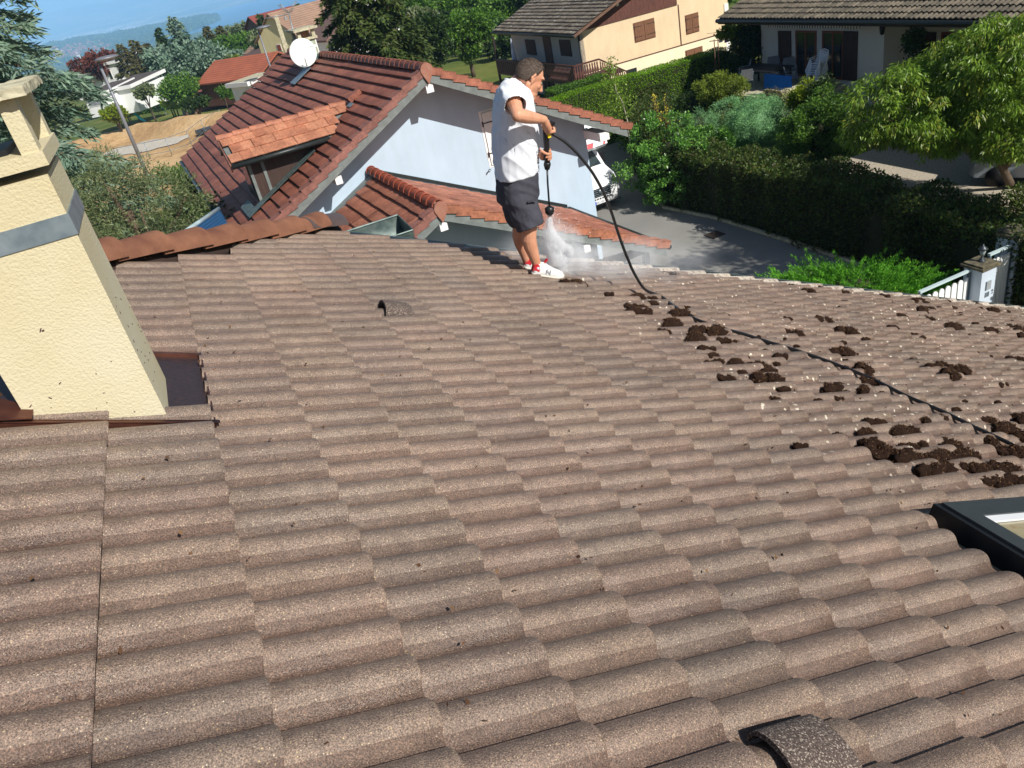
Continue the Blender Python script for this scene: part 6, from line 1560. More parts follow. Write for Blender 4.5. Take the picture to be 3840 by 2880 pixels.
for i, (px, py, r, w_, h_, m_, lb) in enumerate([
    (1540, 30, 105, 190, 150, LM_mid, 'mid green tree top right behind the spruce'), (1665, 20, 112, 200, 150, LM_olive, 'greyish green tree top behind the lawn tree, left one'), (1790, 10, 108, 220, 150, LM_mid, 'green tree top above the lawn tree'),
    (1905, 40, 102, 180, 150, LM_mid, 'green tree just left of the chalet roof'), (1470, 45, 120, 90, 130, LM_copper, 'dark purple leaved tree behind the spruce'), (2010, -10, 100, 180, 120, LM_dark, 'dark tree rising behind the chalet eave'),
    (1725, 90, 98, 130, 110, LM_dark, 'low dark tree behind the lawn tree'), (1585, 95, 96, 130, 120, LM_olive, 'olive toned tree low behind the bushy dark tree'), (2680, -20, 75, 190, 90, LM_mid, 'green tree top between the chalet and the shaded house'), (1860, 105, 96, 110, 110, LM_mid, 'light hedge tree left of the chalet eave')]):
    dec(lb, px, py, r, w_, h_, m_, 6000, .0036*r, WG, shell=.5)
# --- village trees on the left, by pixel box
def con(label, px, ptop, pbot, wpx, r, mat, nb=46, per=60, L=None, droop=.3, shape=.9, low=.05, name='conifer_tree', cat='conifer'):
    tp_ = at_r(px, ptop, r); bz = at_r(px, pbot, r)[2]; b_ = np.array([tp_[0], tp_[1], bz]); L = L or .0045*r
    return conifer(label, b_, tp_[2]-bz, wpx/2/(2930/r), mat, nb, per, L, L*.38, droop, low, cat, shape, .4, .12, name)
dec('spreading blue-green cedar among the houses beyond the sand', 720, 245, 150, 240, 150, LM_blue, 9000, .55, name='cedar_tree', cat='cedar')
con('blue-green cedar spire rising from the spreading cedar', 640, 60, 260, 130, 152, LM_blue, 60, 110, .6, .3, .8, .05)
con('dark narrow conifer left of the cedar spire', 588, 105, 250, 60, 158, LM_dark)
con('brownish conifer of the trio left of the cedars, left one', 445, 165, 300, 90, 165, LM_brown, 44, 70); con('brownish conifer of the trio left of the cedars, tallest middle one', 495, 148, 300, 100, 166, LM_brown, 50, 80); con('brownish conifer of the trio left of the cedars, right one', 545, 160, 295, 90, 164, LM_brown, 44, 70)
dec('copper beech with dark red leaves between cedar and conifers', 360, 246, 175, 110, 95, LM_copper, 6000, .5, shell=.3)
con('brown-green conifer right of the spreading cedar', 770, 100, 220, 70, 190, LM_brown); con('second brown-green conifer beside the lake', 818, 98, 210, 70, 195, LM_brown)
dec('rounded green tree left of the street lamp over the red roof', 880, 175, 175, 120, 100, LM_mid, 4000, .6); dec('light green tree top beside the brown house', 905, 130, 230, 90, 80, LM_olive, 3000, .7)
con('tall spruce right behind the leaning street lamp', 972, 55, 180, 62, 150, LM_dark, 50, 80); con('dark spruce above the roof chimney', 1110, 15, 135, 70, 150, LM_dark, 54, 90); con('silvery blue spruce right of the dark one', 1184, 42, 125, 56, 145, LM_blue, 46, 70)
dec('green tree between the two spruces behind the aerial', 1050, 110, 165, 90, 80, LM_mid, 3500, .55); dec('dark broad tree behind the concrete pole', 1000, 150, 150, 90, 90, LM_olive, 3500, .5); dec('green bush under the dark spruce', 1125, 118, 140, 90, 50, LM_mid, 2500, .45)
dec('grey green tree by the shore right of the blue spruce', 1255, 60, 200, 110, 90, LM_dark, 4000, .6); dec('distant green tree beside the big spruce', 1240, 110, 170, 70, 50, LM_mid, 1800, .5)
dec('dense green bush with yellow tops behind the hedge', 665, 335, 118, 140, 90, LM_mid, 5000, .34, name='bush', cat='bush'); dec('yellow green shrub beside the white modern house', 428, 425, 106, 70, 60, LM_yel, 2500, .3, name='bush', cat='bush')
dec('small grey-blue conifer shrub by the pan tiled house', 890, 210, 160, 40, 40, LM_blue, 1000, .5, name='bush', cat='bush'); dec('yellow green bush in front of the beige roofs', 862, 235, 150, 70, 45, LM_yel, 1800, .5, name='bush', cat='bush')
dec('low dark bush by the brown boarded shed', 735, 385, 98, 90, 35, LM_dark, 2200, .28, name='bush', cat='bush'); dec('small bush in front of the pan tiled house', 832, 345, 104, 32, 40, LM_mid, 900, .3, name='bush', cat='bush'); dec('narrow cypress in front of the pan tiled house', 862, 350, 104, 16, 45, LM_mid, 700, .25, name='bush', cat='bush')
dec('green shrub right of the grey garden screen', 940, 362, 96, 50, 50, LM_dark, 1600, .28, name='bush', cat='bush')
dec('garden bush between the modern house and the orange roof', 540, 345, 125, 60, 50, LM_olive, 1800, .35, name='bush', cat='bush')
# banana plant
bp = at_g(665, 448); bnp = thing('banana_plant', 'bright green banana plant with big leaves at the edge of the sand', 'banana plant', bp); P = []; D = []
for k in range(16):
    a = random.random()*2*pi; P.append(bp+np.array([random.gauss(0, .3), random.gauss(0, .3), random.uniform(1.2, 2.0)])); D.append([cos(a), sin(a), random.uniform(.1, 1.3)])
foliage('leaves', np.array(P), np.array(D), 1.9, .55, leafmat('banana_leaf', [g_(150, 180, 60), g_(176, 196, 80), g_(120, 156, 44)], .4), bnp, jit=.12)
mb = MB(); [mb.tube([bp+np.array([dx, dy, 0]), bp+np.array([dx*1.4, dy*1.4, 1.6])], [.12, .07], 6) for dx, dy in ((0, 0), (.3, .1), (-.3, .2))]; mb.build('stem', LM_mid, bnp)

# --- hedges
def hedge(label, path, width, ztop, zbot, mat, n, L, W, rough=.12, cat='hedge', taper=0., core=True, name='hedge', inner=.35):
    path = [V3(p) for p in path]; seg = [np.linalg.norm((b-a)[:2]) for a, b in zip(path[:-1], path[1:])]; tot = sum(seg)
    r = thing(name, label, cat, [*path[len(path)//2][:2], zbot]); Ps = []; Ds = []
    cum = np.cumsum([0]+seg); t_ = rng.random(n)*tot; idx = np.clip(np.searchsorted(cum, t_)-1, 0, len(seg)-1)
    A_ = np.array(path)[idx]; B_ = np.array(path)[idx+1]; f_ = ((t_-cum[idx])/np.array(seg)[idx])[:, None]
    C_ = A_+(B_-A_)*f_; dd = unit((B_-A_)*np.array([1, 1, 0])); sd_ = np.stack([dd[:, 1], -dd[:, 0], 0*dd[:, 0]], 1)
    h = ztop-zbot; per = np.array([h, width, h]); which = rng.choice(3, n, p=per/per.sum())
    q = rng.random(n); depth = np.abs(rng.normal(size=n))*rough
    lump = np.array([mnoise.noise(Vector(tuple(p*.9)))*.5+mnoise.noise(Vector(tuple(p*2.3)))*.3 for p in C_])*rough*3
    s_ = np.where(which == 1, (q-.5)*width, np.where(which == 0, -width/2+depth, width/2-depth)); zz = np.where(which == 1, h-depth, q*h)
    s_ = s_*(1-taper*zz/h)+np.sign(s_)*lump*(which != 1); zz = zz+lump*(zz/h)
    P = C_+sd_*s_[:, None]; P[:, 2] = zbot+zz
    D = np.where((which == 1)[:, None], np.array([0, 0, 1.]), sd_*np.sign(s_)[:, None])
    foliage('foliage', P, D, L, W, mat, r, droop=0, jit=.8, nup=.3)
    if core:
        mb = MB(); w2 = width/2-inner*.5
        for a, b in zip(path[:-1], path[1:]):
            dd = unit((b-a)*np.array([1, 1, 0])); s2 = np.array([dd[1], -dd[0], 0])*w2; a0 = a*np.array([1, 1, 0])+UP*zbot; b0 = b*np.array([1, 1, 0])+UP*zbot
            mb.box8([a0-s2, a0+s2, b0+s2, b0-s2, a0-s2*(1-taper)+UP*(h-inner), a0+s2*(1-taper)+UP*(h-inner), b0+s2*(1-taper)+UP*(h-inner), b0-s2*(1-taper)+UP*(h-inner)])
        mb.build('dark_core', pm(name+'_twigs', srgb(46, 52, 28), 1, .3, 6), r)  # solid dark box added inside the hedge to block light
    return r
hedge('tall loose hornbeam hedge along the shaded side of the driveway', [G(16.2, 9.0, 0), G(16.35, 13, 0), G(16.4, 17, 0), G(16.3, 21.4, 0), G(15.9, 24.2, 0), G(17.2, 28, 0), G(20.0, 32, 0), G(22.6, 36, 0)], 1.5, GZ-7.72, .05, LM_beech, 150000, .085, .055, .24)
hedge('tall neatly trimmed bright green hedge below the cream chalet', [G(15.6, 34.5, 0), G(26, 34.5, 0)], 1.1, GZ-7.08, 0, LM_hedge, 52000, .07, .035, .03, inner=.12)
hp2 = [at_al(2060, 352, 42)*np.array([1, 1, 0]), at_al(2275, 352, 42)*np.array([1, 1, 0])]
hedge('low clipped box hedge beneath the chalet balcony', hp2, 1.3, GZ-8.15, -.3, LM_mid, 12000, .09, .06, .08)
hedge('dark green ivy hedge beside the white modern house', [at_g(470, 440), at_g(548, 425), at_g(640, 408)], 2.0, at_g(548, 425)[2]+2.1, at_g(548, 425)[2]-.3, LM_mid, 9000, .3, .2, .2)
hedge('green hedge beyond the gravel yard', [G(31.5, 22, 0), G(25.8, 23.6, 0)], 1.0, 1.0, 0, LM_dark, 9000, .09, .06, .12)

M_core = pm('inner_twigs', srgb(50, 52, 32), 1, .3, 6)  # dark fill for the solid cores added inside shrubs against see-through
def shrub(label, px, py, r, wpx, hpx, mat, n, L, W, rc=.25, nc=120, name='shrub', cat='shrub', droop=0., shell=.75, jit=.7, ground=True, n_b=7, core=.58, cmat=None):
    c_ = at_r(px, py, r); m_ = 2930/r; rx, rz = wpx/2/m_, hpx/2/m_
    base = np.array([c_[0], c_[1], max(0, min(c_[2]-rz, 9)) if not ground else 0])
    R_ = thing(name, label, cat, base); B = dome(c_, rx, rx*.9, rz, n_b)
    lo = (c_[2]-rz*.3)/2
    if ground: B.append((c_[0], c_[1], lo, rx*.85, rx*.8, max(lo, .3)))
    P, D, k = crown_pts(B, nc, n, rc, shell); foliage('foliage', P, D, L, W, mat, R_, droop=droop, clump=k, jit=jit)
    mb = MB()
    for b_ in B[:1]+B[-1:]: mb.ell(b_[:3], np.array(b_[3:6])*core, 14, 9)
    mb.build('inner_twigs', cmat or M_core, R_)  # added solid core, stops light showing through the leaves
    return R_
shrub('big shrub with bright glossy leaves over the hornbeam hedge', 2540, 600, 29.5, 400, 330, LM_gloss, 26000, .10, .055, .22, 220)
shrub('soft blue-green juniper mound in front of the terrace', 2835, 470, 31, 310, 270, LM_bluej, 60000, .065, .016, .16, 700, jit=.5, shell=.9, core=.86, cmat=LM_bluej, n_b=5)
shrub('smaller blue-green juniper at the foot of the golden one', 2615, 470, 34, 150, 130, LM_bluej, 9000, .08, .018, .2, 120, shell=.9)
shrub('large rounded dark green bush between juniper mound and fruit tree', 3070, 500, 28.5, 280, 300, LM_mid, 24000, .085, .045, .2, 240, shell=.85)
shrub('golden green spreading juniper beside the terrace', 2700, 335, 36, 180, 120, LM_yj, 17000, .11, .03, .22, 120, jit=.5)
shrub('dark spreading juniper below the golden one', 2610, 395, 36.5, 200, 110, LM_dark, 9000, .12, .035, .25, 80, jit=.5)
shrub('brownish heather cushion in front of the terrace', 2905, 360, 32.5, 130, 60, LM_brown, 5000, .07, .02, .15, 80)
shrub('yellow green leafy shrub by the terrace parapet', 3010, 370, 30.5, 100, 100, LM_yel, 5000, .10, .05, .2, 70)
shrub('dark shrub with red flowers below the parapet', 3075, 330, 30, 80, 60, LM_dark, 2500, .10, .05, .2, 50)
shrub('tangled shrub at the far end of the hornbeam hedge', 2400, 480, 36, 170, 120, LM_mid, 6000, .10, .055, .22, 80)
shrub('leafy hedge bush in front of the gravel yard, left', 3330, 850, 23, 260, 240, LM_beech, 12000, .085, .05, .22, 130)
shrub('leafy hedge bush behind the lantern pillar', 3640, 870, 21.5, 300, 250, LM_beech, 15000, .085, .05, .22, 150)
shrub('leafy hedge bush at the right edge of the photo', 3900, 820, 23.5, 260, 240, LM_beech, 11000, .085, .05, .22, 110)
shrub('dark leafy shrub in the hedge below the rounded bush', 3020, 720, 26.5, 330, 260, LM_dark, 15000, .085, .05, .22, 150)
# tall trees just outside the right edge: their crowns shade the hedge and the drive
for l_, a_, zz_, rr_, lb in ((18.6, 8.3, 7.6, 2.5, 'tall leafy tree beside the gate beyond the right edge of the photo'),):
    p_ = G(l_, a_, -GZ); blobtree(lb, p_, dome(p_+UP*zz_, rr_, rr_, 2.3, 8), 16000, .16, .10, LM_mid, 120, .55, 'tree', 'tree', rt=.2)
# dark creeper-covered tree at the corner of the shaded house
shrub('dense dark climber covering the corner of the shaded house', 2810, 175, 41.5, 150, 230, LM_dark, 10000, .13, .09, .3, 110, 'climber', 'climber')
shrub('dark foliage in the gap between chalet and shaded house', 2735, 250, 46, 130, 140, LM_dark, 5000, .14, .09, .3, 60)
shrub('light green vine shoots at the corner of the shaded eave', 2745, 115, 42, 100, 55, LM_yel, 1500, .14, .10, .18, 26, 'vine', 'vine', ground=False)
shrub('dark creeper column beside the wall lantern', 3425, 160, 33, 46, 130, LM_dark, 2500, .11, .08, .2, 60, 'climber', 'climber')
# birch sapling and yellow flowers in front of the trimmed hedge
sb_ = at_r(2352, 450, 33); sb0 = np.array([sb_[0], sb_[1], 0]); bt = thing('birch_sapling', 'slim young birch with pale stem in front of the trimmed hedge', 'birch', sb0)
mb = MB(); st = [sb0, sb_, at_r(2335, 385, 33), at_r(2310, 340, 33), at_r(2300, 250, 33)]; mb.tube(st, [.035, .03, .022, .016, .006], 6); mb.build('stem', M_birch, bt)
P = []; 
for (px, py, sx, sy, n_) in ((2292, 262, 14, 22, 160), (2290, 330, 20, 40, 380), (2300, 400, 34, 45, 520), (2340, 395, 22, 30, 220), (2275, 430, 24, 26, 260)):
    for k in range(n_): P.append(at_r(random.gauss(px, sx), random.gauss(py, sy), 33+random.gauss(0, .35)))
P = np.array(P); foliage('crown', P, rand_dirs(len(P)), .095, .07, leafmat('birch_leaves', [g_(120, 150, 50), g_(150, 176, 70), g_(96, 128, 44)], .45), bt, droop=.3)
fb = at_r(2485, 500, 32); fb0 = np.array([fb[0], fb[1], .6]); fp_ = thing('flowering_plant', 'tall browned stalks with small yellow flowers before the dark hedge side', 'flowers', fb0)
mb = MB(); P = []; Q_ = []
for k in range(16):
    x0 = random.gauss(2480, 14); x1 = x0+random.gauss(0, 16); y1 = random.uniform(352, 440); a_ = at_r(x0, 515, 32+random.gauss(0, .2)); b2 = at_r(x1, y1, 32+random.gauss(0, .3)); mb.tube([a_, (a_+b2)/2+np.array([.04, 0, 0]), b2], [.016, .012, .006], 4)
    for j in range(26): f_ = random.random(); P.append(a_+(b2-a_)*f_+rng.normal(size=3)*.06)
    for j in range(3): Q_.append(b2+rng.normal(size=3)*.05-UP*.1*j)
mb.build('stalks', pm('brown_stalk', srgb(112, 92, 50), .9), fp_); foliage('leaves', np.array(P), rand_dirs(len(P)), .07, .035, leafmat('browned_leaves', [g_(130, 112, 56), g_(110, 110, 50), g_(96, 80, 44)]), fp_)
foliage('flowers', np.array(Q_*4)+rng.normal(size=(len(Q_)*4, 3))*.02, rand_dirs(len(Q_)*4), .06, .05, leafmat('yellow_petals', [g_(236, 220, 60), g_(240, 226, 90)], .3), fp_)
# red geranium spots
rf = at_z(3222, 628, 1.2); rfo = thing('red_flowers', 'small cluster of red flowers at the end of the gravel yard', 'flowers', rf-UP*1.1); foliage('flowers', rf+rng.normal(size=(60, 3))*.09, rand_dirs(60), .06, .05, leafmat('red_petals', [g_(214, 40, 40), g_(190, 30, 50)], .2), rfo); foliage('leaves', rf-UP*.25+rng.normal(size=(300, 3))*.16, rand_dirs(300), .07, .05, LM_mid, rfo)
# fruit tree with long hanging leaves
pc = at_r(3560, 350, 26.5); tb_ = at_z(3795, 705, 0)
B = [(*at_r(3560, 380, 26.5), 1.9, 1.9, 1.35), (*at_r(3340, 400, 25.5), 1.1, 1.1, .95), (*at_r(3250, 480, 25.5), .55, .6, .6), (*at_r(3760, 260, 26.5), 1.6, 1.6, 1.4), (*at_r(3880, 400, 26), 1.6, 1.6, 1.5), (*at_r(3480, 290, 27), .8, .8, .6), (*at_r(3640, 200, 27), .7, .7, .6), (*at_r(3400, 330, 26.5), .7, .7, .6), (*at_r(3800, 130, 26.5), .7, .7, .5), (*at_r(3480, 470, 26), 1.4, 1.4, .55), (*at_r(3720, 480, 26), 1.3, 1.3, .55)]
pt_ = thing('fruit_tree', 'broad fruit tree with long hanging yellow-green leaves at the right edge', 'fruit tree', tb_)
B = [(*b[:3], b[3]*1.14, b[4]*1.14, b[5]*1.12) for b in B]
P, D, k = crown_pts(B, 700, 60000, .26, .62)
foliage('crown', P, D*np.array([1, 1, .3]), .165, .042, LM_peach, pt_, droop=1.0, clump=k, jit=.45, nup=.1)
trunk_mesh(tb_, at_r(3700, 480, 26.5), .13, .07, B, 12, pt_, M_bark)
# bright juniper at the roof edge
jc = at_r(3200, 1050, 18.6); jb = thing('juniper', 'bright green feathery juniper just beyond the lichened roof edge', 'juniper', [jc[0], jc[1], 0])
P = []; D = []
jx = unit(at_r(3420, 1085, 18.6)-at_r(2990, 1085, 18.6)); 
for k in range(620):
    u = random.uniform(-1, 1); b0 = jc+jx*u*1.35+np.array([random.gauss(0, .25), random.gauss(0, .25), -.6+.4*random.random()])
    out = unit(jx*u*.9+rng.normal(size=3)*.35+np.array([0, 0, .75])); ln = random.uniform(.5, 1.05)*(1.1-.35*abs(u))
    n_ = 110; t_ = rng.random(n_)**.8; curve = np.outer(t_*ln, out)+np.outer(-.15*t_**2*ln, [0, 0, 1.])+np.outer(t_**2*ln*.2, jx*np.sign(u))
    P.append(b0+curve+rng.normal(size=(n_, 3))*.022); D.append(np.tile(out, (n_, 1)))
P = np.concatenate(P); D = np.concatenate(D); foliage('foliage', P, D, .075, .016, LM_bj, jb, jit=.45)
mb = MB(); mb.ell(jc-UP*.55, (1.1, .8, .6), 14, 8); mb.build('inner_twigs', M_core, jb)  # added solid core that keeps light from passing through
# ================================================================== MAN WITH PRESSURE LANCE
Y0 = 6.15
def J(px, py, dy=0.0):
    d = ray(px, py); return CAM+d*((Y0+dy)/d[1])
fw = np.array([.985, .17, 0]); rs = np.array([.17, -.985, 0]); upv = np.array([0, 0, 1.])
def ring(c, rx, ry, n=20, tilt=0., fx=None, sx=None, sq=2.3):
    fx = fw if fx is None else fx; sx = rs if sx is None else sx; out = []
    for j in range(n):
        a = 2*pi*j/n; ca, sa = cos(a), sin(a)
        k = (abs(ca)**sq+abs(sa)**sq)**(-1/sq)
        out.append(V3(c)+fx*rx*ca*k+sx*ry*sa*k+upv*tilt*ca*k)
    return out
def loft(mb, rings, cap0=True, cap1=True):
    n = len(rings[0]); vs = [p for r in rings for p in r]
    fs = [(i*n+j, i*n+(j+1) % n, (i+1)*n+(j+1) % n, (i+1)*n+j) for i in range(len(rings)-1) for j in range(n)]
    if cap0: fs.append(tuple(range(n))[::-1])
    if cap1: fs.append(tuple((len(rings)-1)*n+j for j in range(n)))
    mb.add(vs, fs, True)
def capsule(mb, pts, rad, k=12):
    pts = [V3(p) for p in pts]; mb.tube(pts, rad, k)
    for p, r in zip(pts, rad): mb.ell(p, r*.995, 12, 8)
def fuse(mb, name, mat, parent, voxel=.006, smooth=3, wr=None):
    v = np.concatenate(mb.v); me = bpy.data.meshes.new('t'); me.from_pydata(v.tolist(), [], mb.f); me.update()
    o = bpy.data.objects.new('t', me); C.objects.link(o)
    m_ = o.modifiers.new('r', 'REMESH'); m_.mode = 'VOXEL'; m_.voxel_size = voxel; m_.use_smooth_shade = True
    if smooth: s_ = o.modifiers.new('s', 'SMOOTH'); s_.iterations = smooth; s_.factor = .5
    bpy.context.view_layer.update()
    nm = bpy.data.meshes.new_from_object(o.evaluated_get(bpy.context.evaluated_depsgraph_get()))
    bpy.data.objects.remove(o); nm.name = name
    if wr:
        nm.calc_loop_triangles() if False else None
        for vt in nm.vertices: vt.co += vt.normal*wr(vt.co)
    b_ = origin_of(parent); nm.transform(Matrix.Translation(Vector(-b_)))
    nm.materials.clear(); nm.materials.append(mat); nm.polygons.foreach_set('use_smooth', [True]*len(nm.polygons))
    r = bpy.data.objects.new(name, nm); C.objects.link(r); r.parent = parent; return r

m, t, b = newmat('tanned_skin'); co = coords(t)
sc1 = ramp(t, noise(t, co, 9, 4), [(.3, srgb(196, 138, 108)), (.7, srgb(220, 164, 134))])
t.links.new(sc1, b.inputs['Base Color']); b.inputs['Roughness'].default_value = .5; b.inputs['Specular IOR Level'].default_value = .35
b.inputs['Subsurface Weight'].default_value = .08; b.inputs['Subsurface Radius'].default_value = (.012, .005, .003); bump(t, b, noise(t, co, 160, 3), .15, .002)
M_skin = m
M_shirt = pm('white_cotton', srgb(226, 230, 238), .9, .03, 30, .15, 160, .002)
M_shorts = pm('dark_grey_shorts', srgb(64, 64, 74), .85, .14, 12, .2, 200, .002)
M_hair = pm('greying_brown_hair', srgb(66, 52, 44), .75, .35, 90, .8, 200, .006, c2=srgb(104, 92, 82))
M_shoe = pm('white_trainer', srgb(214, 214, 212), .6, .08, 20); M_shoer = pm('red_trainer_trim', srgb(196, 34, 48), .55, .05); M_sole = pm('off_white_sole', srgb(224, 218, 206), .6, .05); M_sock = pm('white_sock', srgb(214, 216, 220), .95, .04)
feetP = RP(*rp(2030, 1052), .045)
man = thing('person', 'person in white T-shirt, dark grey shorts and white trainers washing the roof, looking down', 'person', feetP)
# --- joints
kneeN, ankN = J(1985, 862, -.12), J(2016, 1003, -.07); kneeF, ankF = J(1948, 850, .10), J(1982, 992, .13)
hipN, hipF = J(1938, 715, -.09), J(1932, 712, .09)
elN, wrN = J(1941, 432, -.40), J(2040, 449, -.24); shN = J(1915, 342, -.175); shF = J(1925, 342, .17); elF = J(1950, 500, .24); wrF = J(2024, 575, .06)
body = MB()
# trunk under the clothes
loft(body, [ring(J(1938, 745), .13, .15), ring(J(1940, 700), .145, .165), ring(J(1938, 640), .15, .165), ring(J(1936, 545), .155, .165), ring(J(1927, 450), .13, .17), ring(J(1922, 370), .12, .175), ring(J(1925, 335), .09, .15), ring(J(1935, 318), .06, .075)])
# neck leaning forward
Hc = J(1988, 277, -.02); uph = fw*.60+upv*.80; fh_ = fw*.80-upv*.60
capsule(body, [J(1930, 332), J(1944, 312), J(1962, 296, -.01)], [.072, .066, .064])
def Hp(a, b_, c_=0): return Hc+fh_*a+uph*b_+rs*c_
RH = np.stack([fh_, rs, uph], 1)
body.ell(Hp(.002, -.004), (.102, .076, .098), 22, 14, RH); body.ell(Hp(.045, -.055), (.072, .066, .085), 18, 12, RH); body.ell(Hp(.058, -.115), (.050, .050, .050), 16, 10, RH)
body.ell(Hp(.088, -.145), (.026, .030, .024), 12, 8, RH)                       # chin
capsule(body, [Hp(.040, -.140, .050), Hp(-.005, -.075, .068)], [.022, .022], 8); capsule(body, [Hp(.040, -.140, -.050), Hp(-.005, -.075, -.068)], [.022, .022], 8)   # jaw
body.ell(Hp(.092, .008), (.020, .060, .016), 12, 8, RH)                        # brow
capsule(body, [Hp(.104, -.018), Hp(.122, -.055), Hp(.130, -.072)], [.010, .012, .014], 8)     # nose
for s_ in (-1, 1):
    body.ell(Hp(.116, -.076, .013*s_), .0095, 8, 6); body.ell(Hp(.078, -.055, .042*s_), (.024, .022, .020), 10, 8, RH)
    # ear: rim and lobe
    capsule(body, [Hp(.012, -.055, .084*s_), Hp(-.006, -.020, .094*s_), Hp(.010, .008, .092*s_), Hp(.026, -.010, .084*s_)], [.010, .009, .009, .007], 8); body.ell(Hp(.012, -.022, .084*s_), (.018, .006, .030), 10, 8, RH)
body.ell(Hp(.104, -.108), (.012, .024, .007), 10, 6, RH); body.ell(Hp(.101, -.121), (.012, .021, .007), 10, 6, RH)    # lips
# near arm
capsule(body, [shN, (shN+elN)/2+np.array([0, 0, .0]), elN], [.062, .056, .046]); capsule(body, [elN, elN+(wrN-elN)*.3, elN+(wrN-elN)*.65, wrN], [.047, .050, .041, .030])
capsule(body, [shF, (shF+elF)/2, elF], [.060, .054, .046]); capsule(body, [elF, elF+(wrF-elF)*.35, wrF], [.047, .048, .030])
# legs
for hp_, kn, an in ((hipN, kneeN, ankN), (hipF, kneeF, ankF)):
    capsule(body, [hp_, hp_+(kn-hp_)*.5, kn], [.098, .084, .060], 14)
    back = -fw*.020
    capsule(body, [kn, kn+(an-kn)*.22+back, kn+(an-kn)*.40+back, kn+(an-kn)*.72+back*.4, an], [.058, .061, .058, .044, .036], 14)
    body.ell(kn+fw*.028, (.038, .04, .045), 10, 8)
    capsule(body, [an, an-upv*.05+fw*.02, an-upv*.06+fw*.10], [.037, .036, .03], 8)
# --- the gun and lance first: hands close round it
gT, gB = J(2046, 474, -.17), J(2052, 608, -.12)
lax = unit(gT-gB)
def grip_hand(c, ax, palm, r, wrist, flip=1, nf=4):
    """fingers wrap the bar through c along ax; palm = unit vector from bar to palm"""
    ax = unit(ax); palm = unit(palm-ax*(palm@ax)); tg = np.cross(ax, palm)*flip
    ph = r+.020
    pc = c+palm*ph
    capsule(body, [wrist, (wrist*.45+pc*.55), pc+ax*.0], [.029, .030, .027], 10)
    body.ell(pc, (.040, .040, .040), 12, 8) if False else None
    for q in (-.026, -.009, .009, .026): capsule(body, [pc*.6+wrist*.4+ax*q*.8, pc+ax*q+tg*.006], [.015, .0155], 8)
    rr_ = r+.010; lens = [.92, 1.05, 1.0, .82]
    for k in range(4):
        q = -.033+.022*k; pts = []
        for j in range(6):
            an = (15+j*48*lens[k])*pi/180
            pts.append(c+ax*(q+.002*j)+(palm*cos(an)+tg*sin(an))*(rr_+(.004 if j in (1, 3) else 0)))
        capsule(body, pts, [.0115, .0112, .0105, .0100, .0092, .0080], 8)
    # thumb leaves the side of the palm near the wrist and closes the other way
    pts = [pc+ax*.030*1, c+palm*(ph*.75)-tg*(rr_*.8)+ax*.046, c-tg*(rr_+.004)+ax*.034+palm*.004, c-tg*rr_*.8-palm*rr_*.55+ax*.022]
    capsule(body, pts, [.016, .0135, .0120, .0100], 8)
grip_hand(J(2050, 584, -.125), lax, -fw*.9+np.array([0, .5, 0]), .020, wrF, flip=-1)
hU = J(2054, 476, -.165)
grip_hand(hU, unit(fw*.35+upv*-.93), unit(-fw*.35+upv*.72+rs*.35), .021, wrN, flip=1)
bodyo = fuse(body, 'body', M_skin, man, .0052, 2)
# eyes, brows
for s_ in (-1, 1):
    mb = MB(); mb.ell(Hp(.0955, -.026, .033*s_), .0100, 12, 8); mb.build('eye', pm('eye_white', srgb(150, 140, 134), .2, .02), bodyo)
    mb = MB(); mb.ell(Hp(.1030, -.030, .036*s_), .0056, 8, 6); mb.build('iris', M_black, bodyo)
    mb = MB(); capsule(mb, [Hp(.110, .000, .018*s_), Hp(.108, .004, .038*s_), Hp(.092, .0, .056*s_)], [.0045, .0045, .003], 6); mb.build('eyebrow', M_hair, bodyo)
# --- hair: short cap of strands over the skull
mb = MB(); el = MB().ell((0, 0, 0), 1, 56, 40); EV = el.v[0]; keep = []
def hairy(u): # u = unit sphere coords (fwd, side, up)
    f_, s_, u_ = u
    if f_ > .55 and u_ < .62: return False
    line = -.56 if f_ < -.30 else (-.56+(f_+.30)*1.15 if f_ < .22 else .04+(f_-.22)*1.7)
    return u_ > line
V_ = []
for u in EV:
    n_ = mnoise.noise(Vector(tuple(u*9)))*.045+mnoise.noise(Vector(tuple(u*22)))*.03
    V_.append(Hc+fh_*(.002+u[0]*.107*(1+n_*.6))+rs*u[1]*.0785*(1+n_*.6)+uph*(-.004+u[2]*.102*(1+n_*.6)))
F_ = [f for f in el.f if all(hairy(EV[i]) for i in f)]
mb.add(V_, F_, True); hair = mb.build('hair', M_hair, man)
sm_ = hair.modifiers.new('s', 'SOLIDIFY'); sm_.thickness = .008; sm_.offset = -1
US = rand_dirs(15000); US = np.array([u for u in US if hairy(u)])
HP_ = Hc+np.outer(US[:, 0]*.106, fh_)+np.outer(US[:, 1]*.078, rs)+np.outer(US[:, 2]*.101, uph)
HD = unit(np.outer(US[:, 0], fh_)*.6+np.outer(US[:, 1], rs)*.6+np.outer(US[:, 2], uph)*.6+fh_*.35-uph*.2+rng.normal(size=US.shape)*.25)
v_, f_ = leaf_quads(HP_, HD, rand_dirs(len(US)), .013, .0030)
build_np('hair_strands', v_, f_, leafmat('hair_strand', [srgb(56, 44, 36), srgb(84, 68, 58), srgb(132, 122, 114), srgb(66, 52, 44)], .1, .5, .4), hair, attr=rng.random(len(US)))
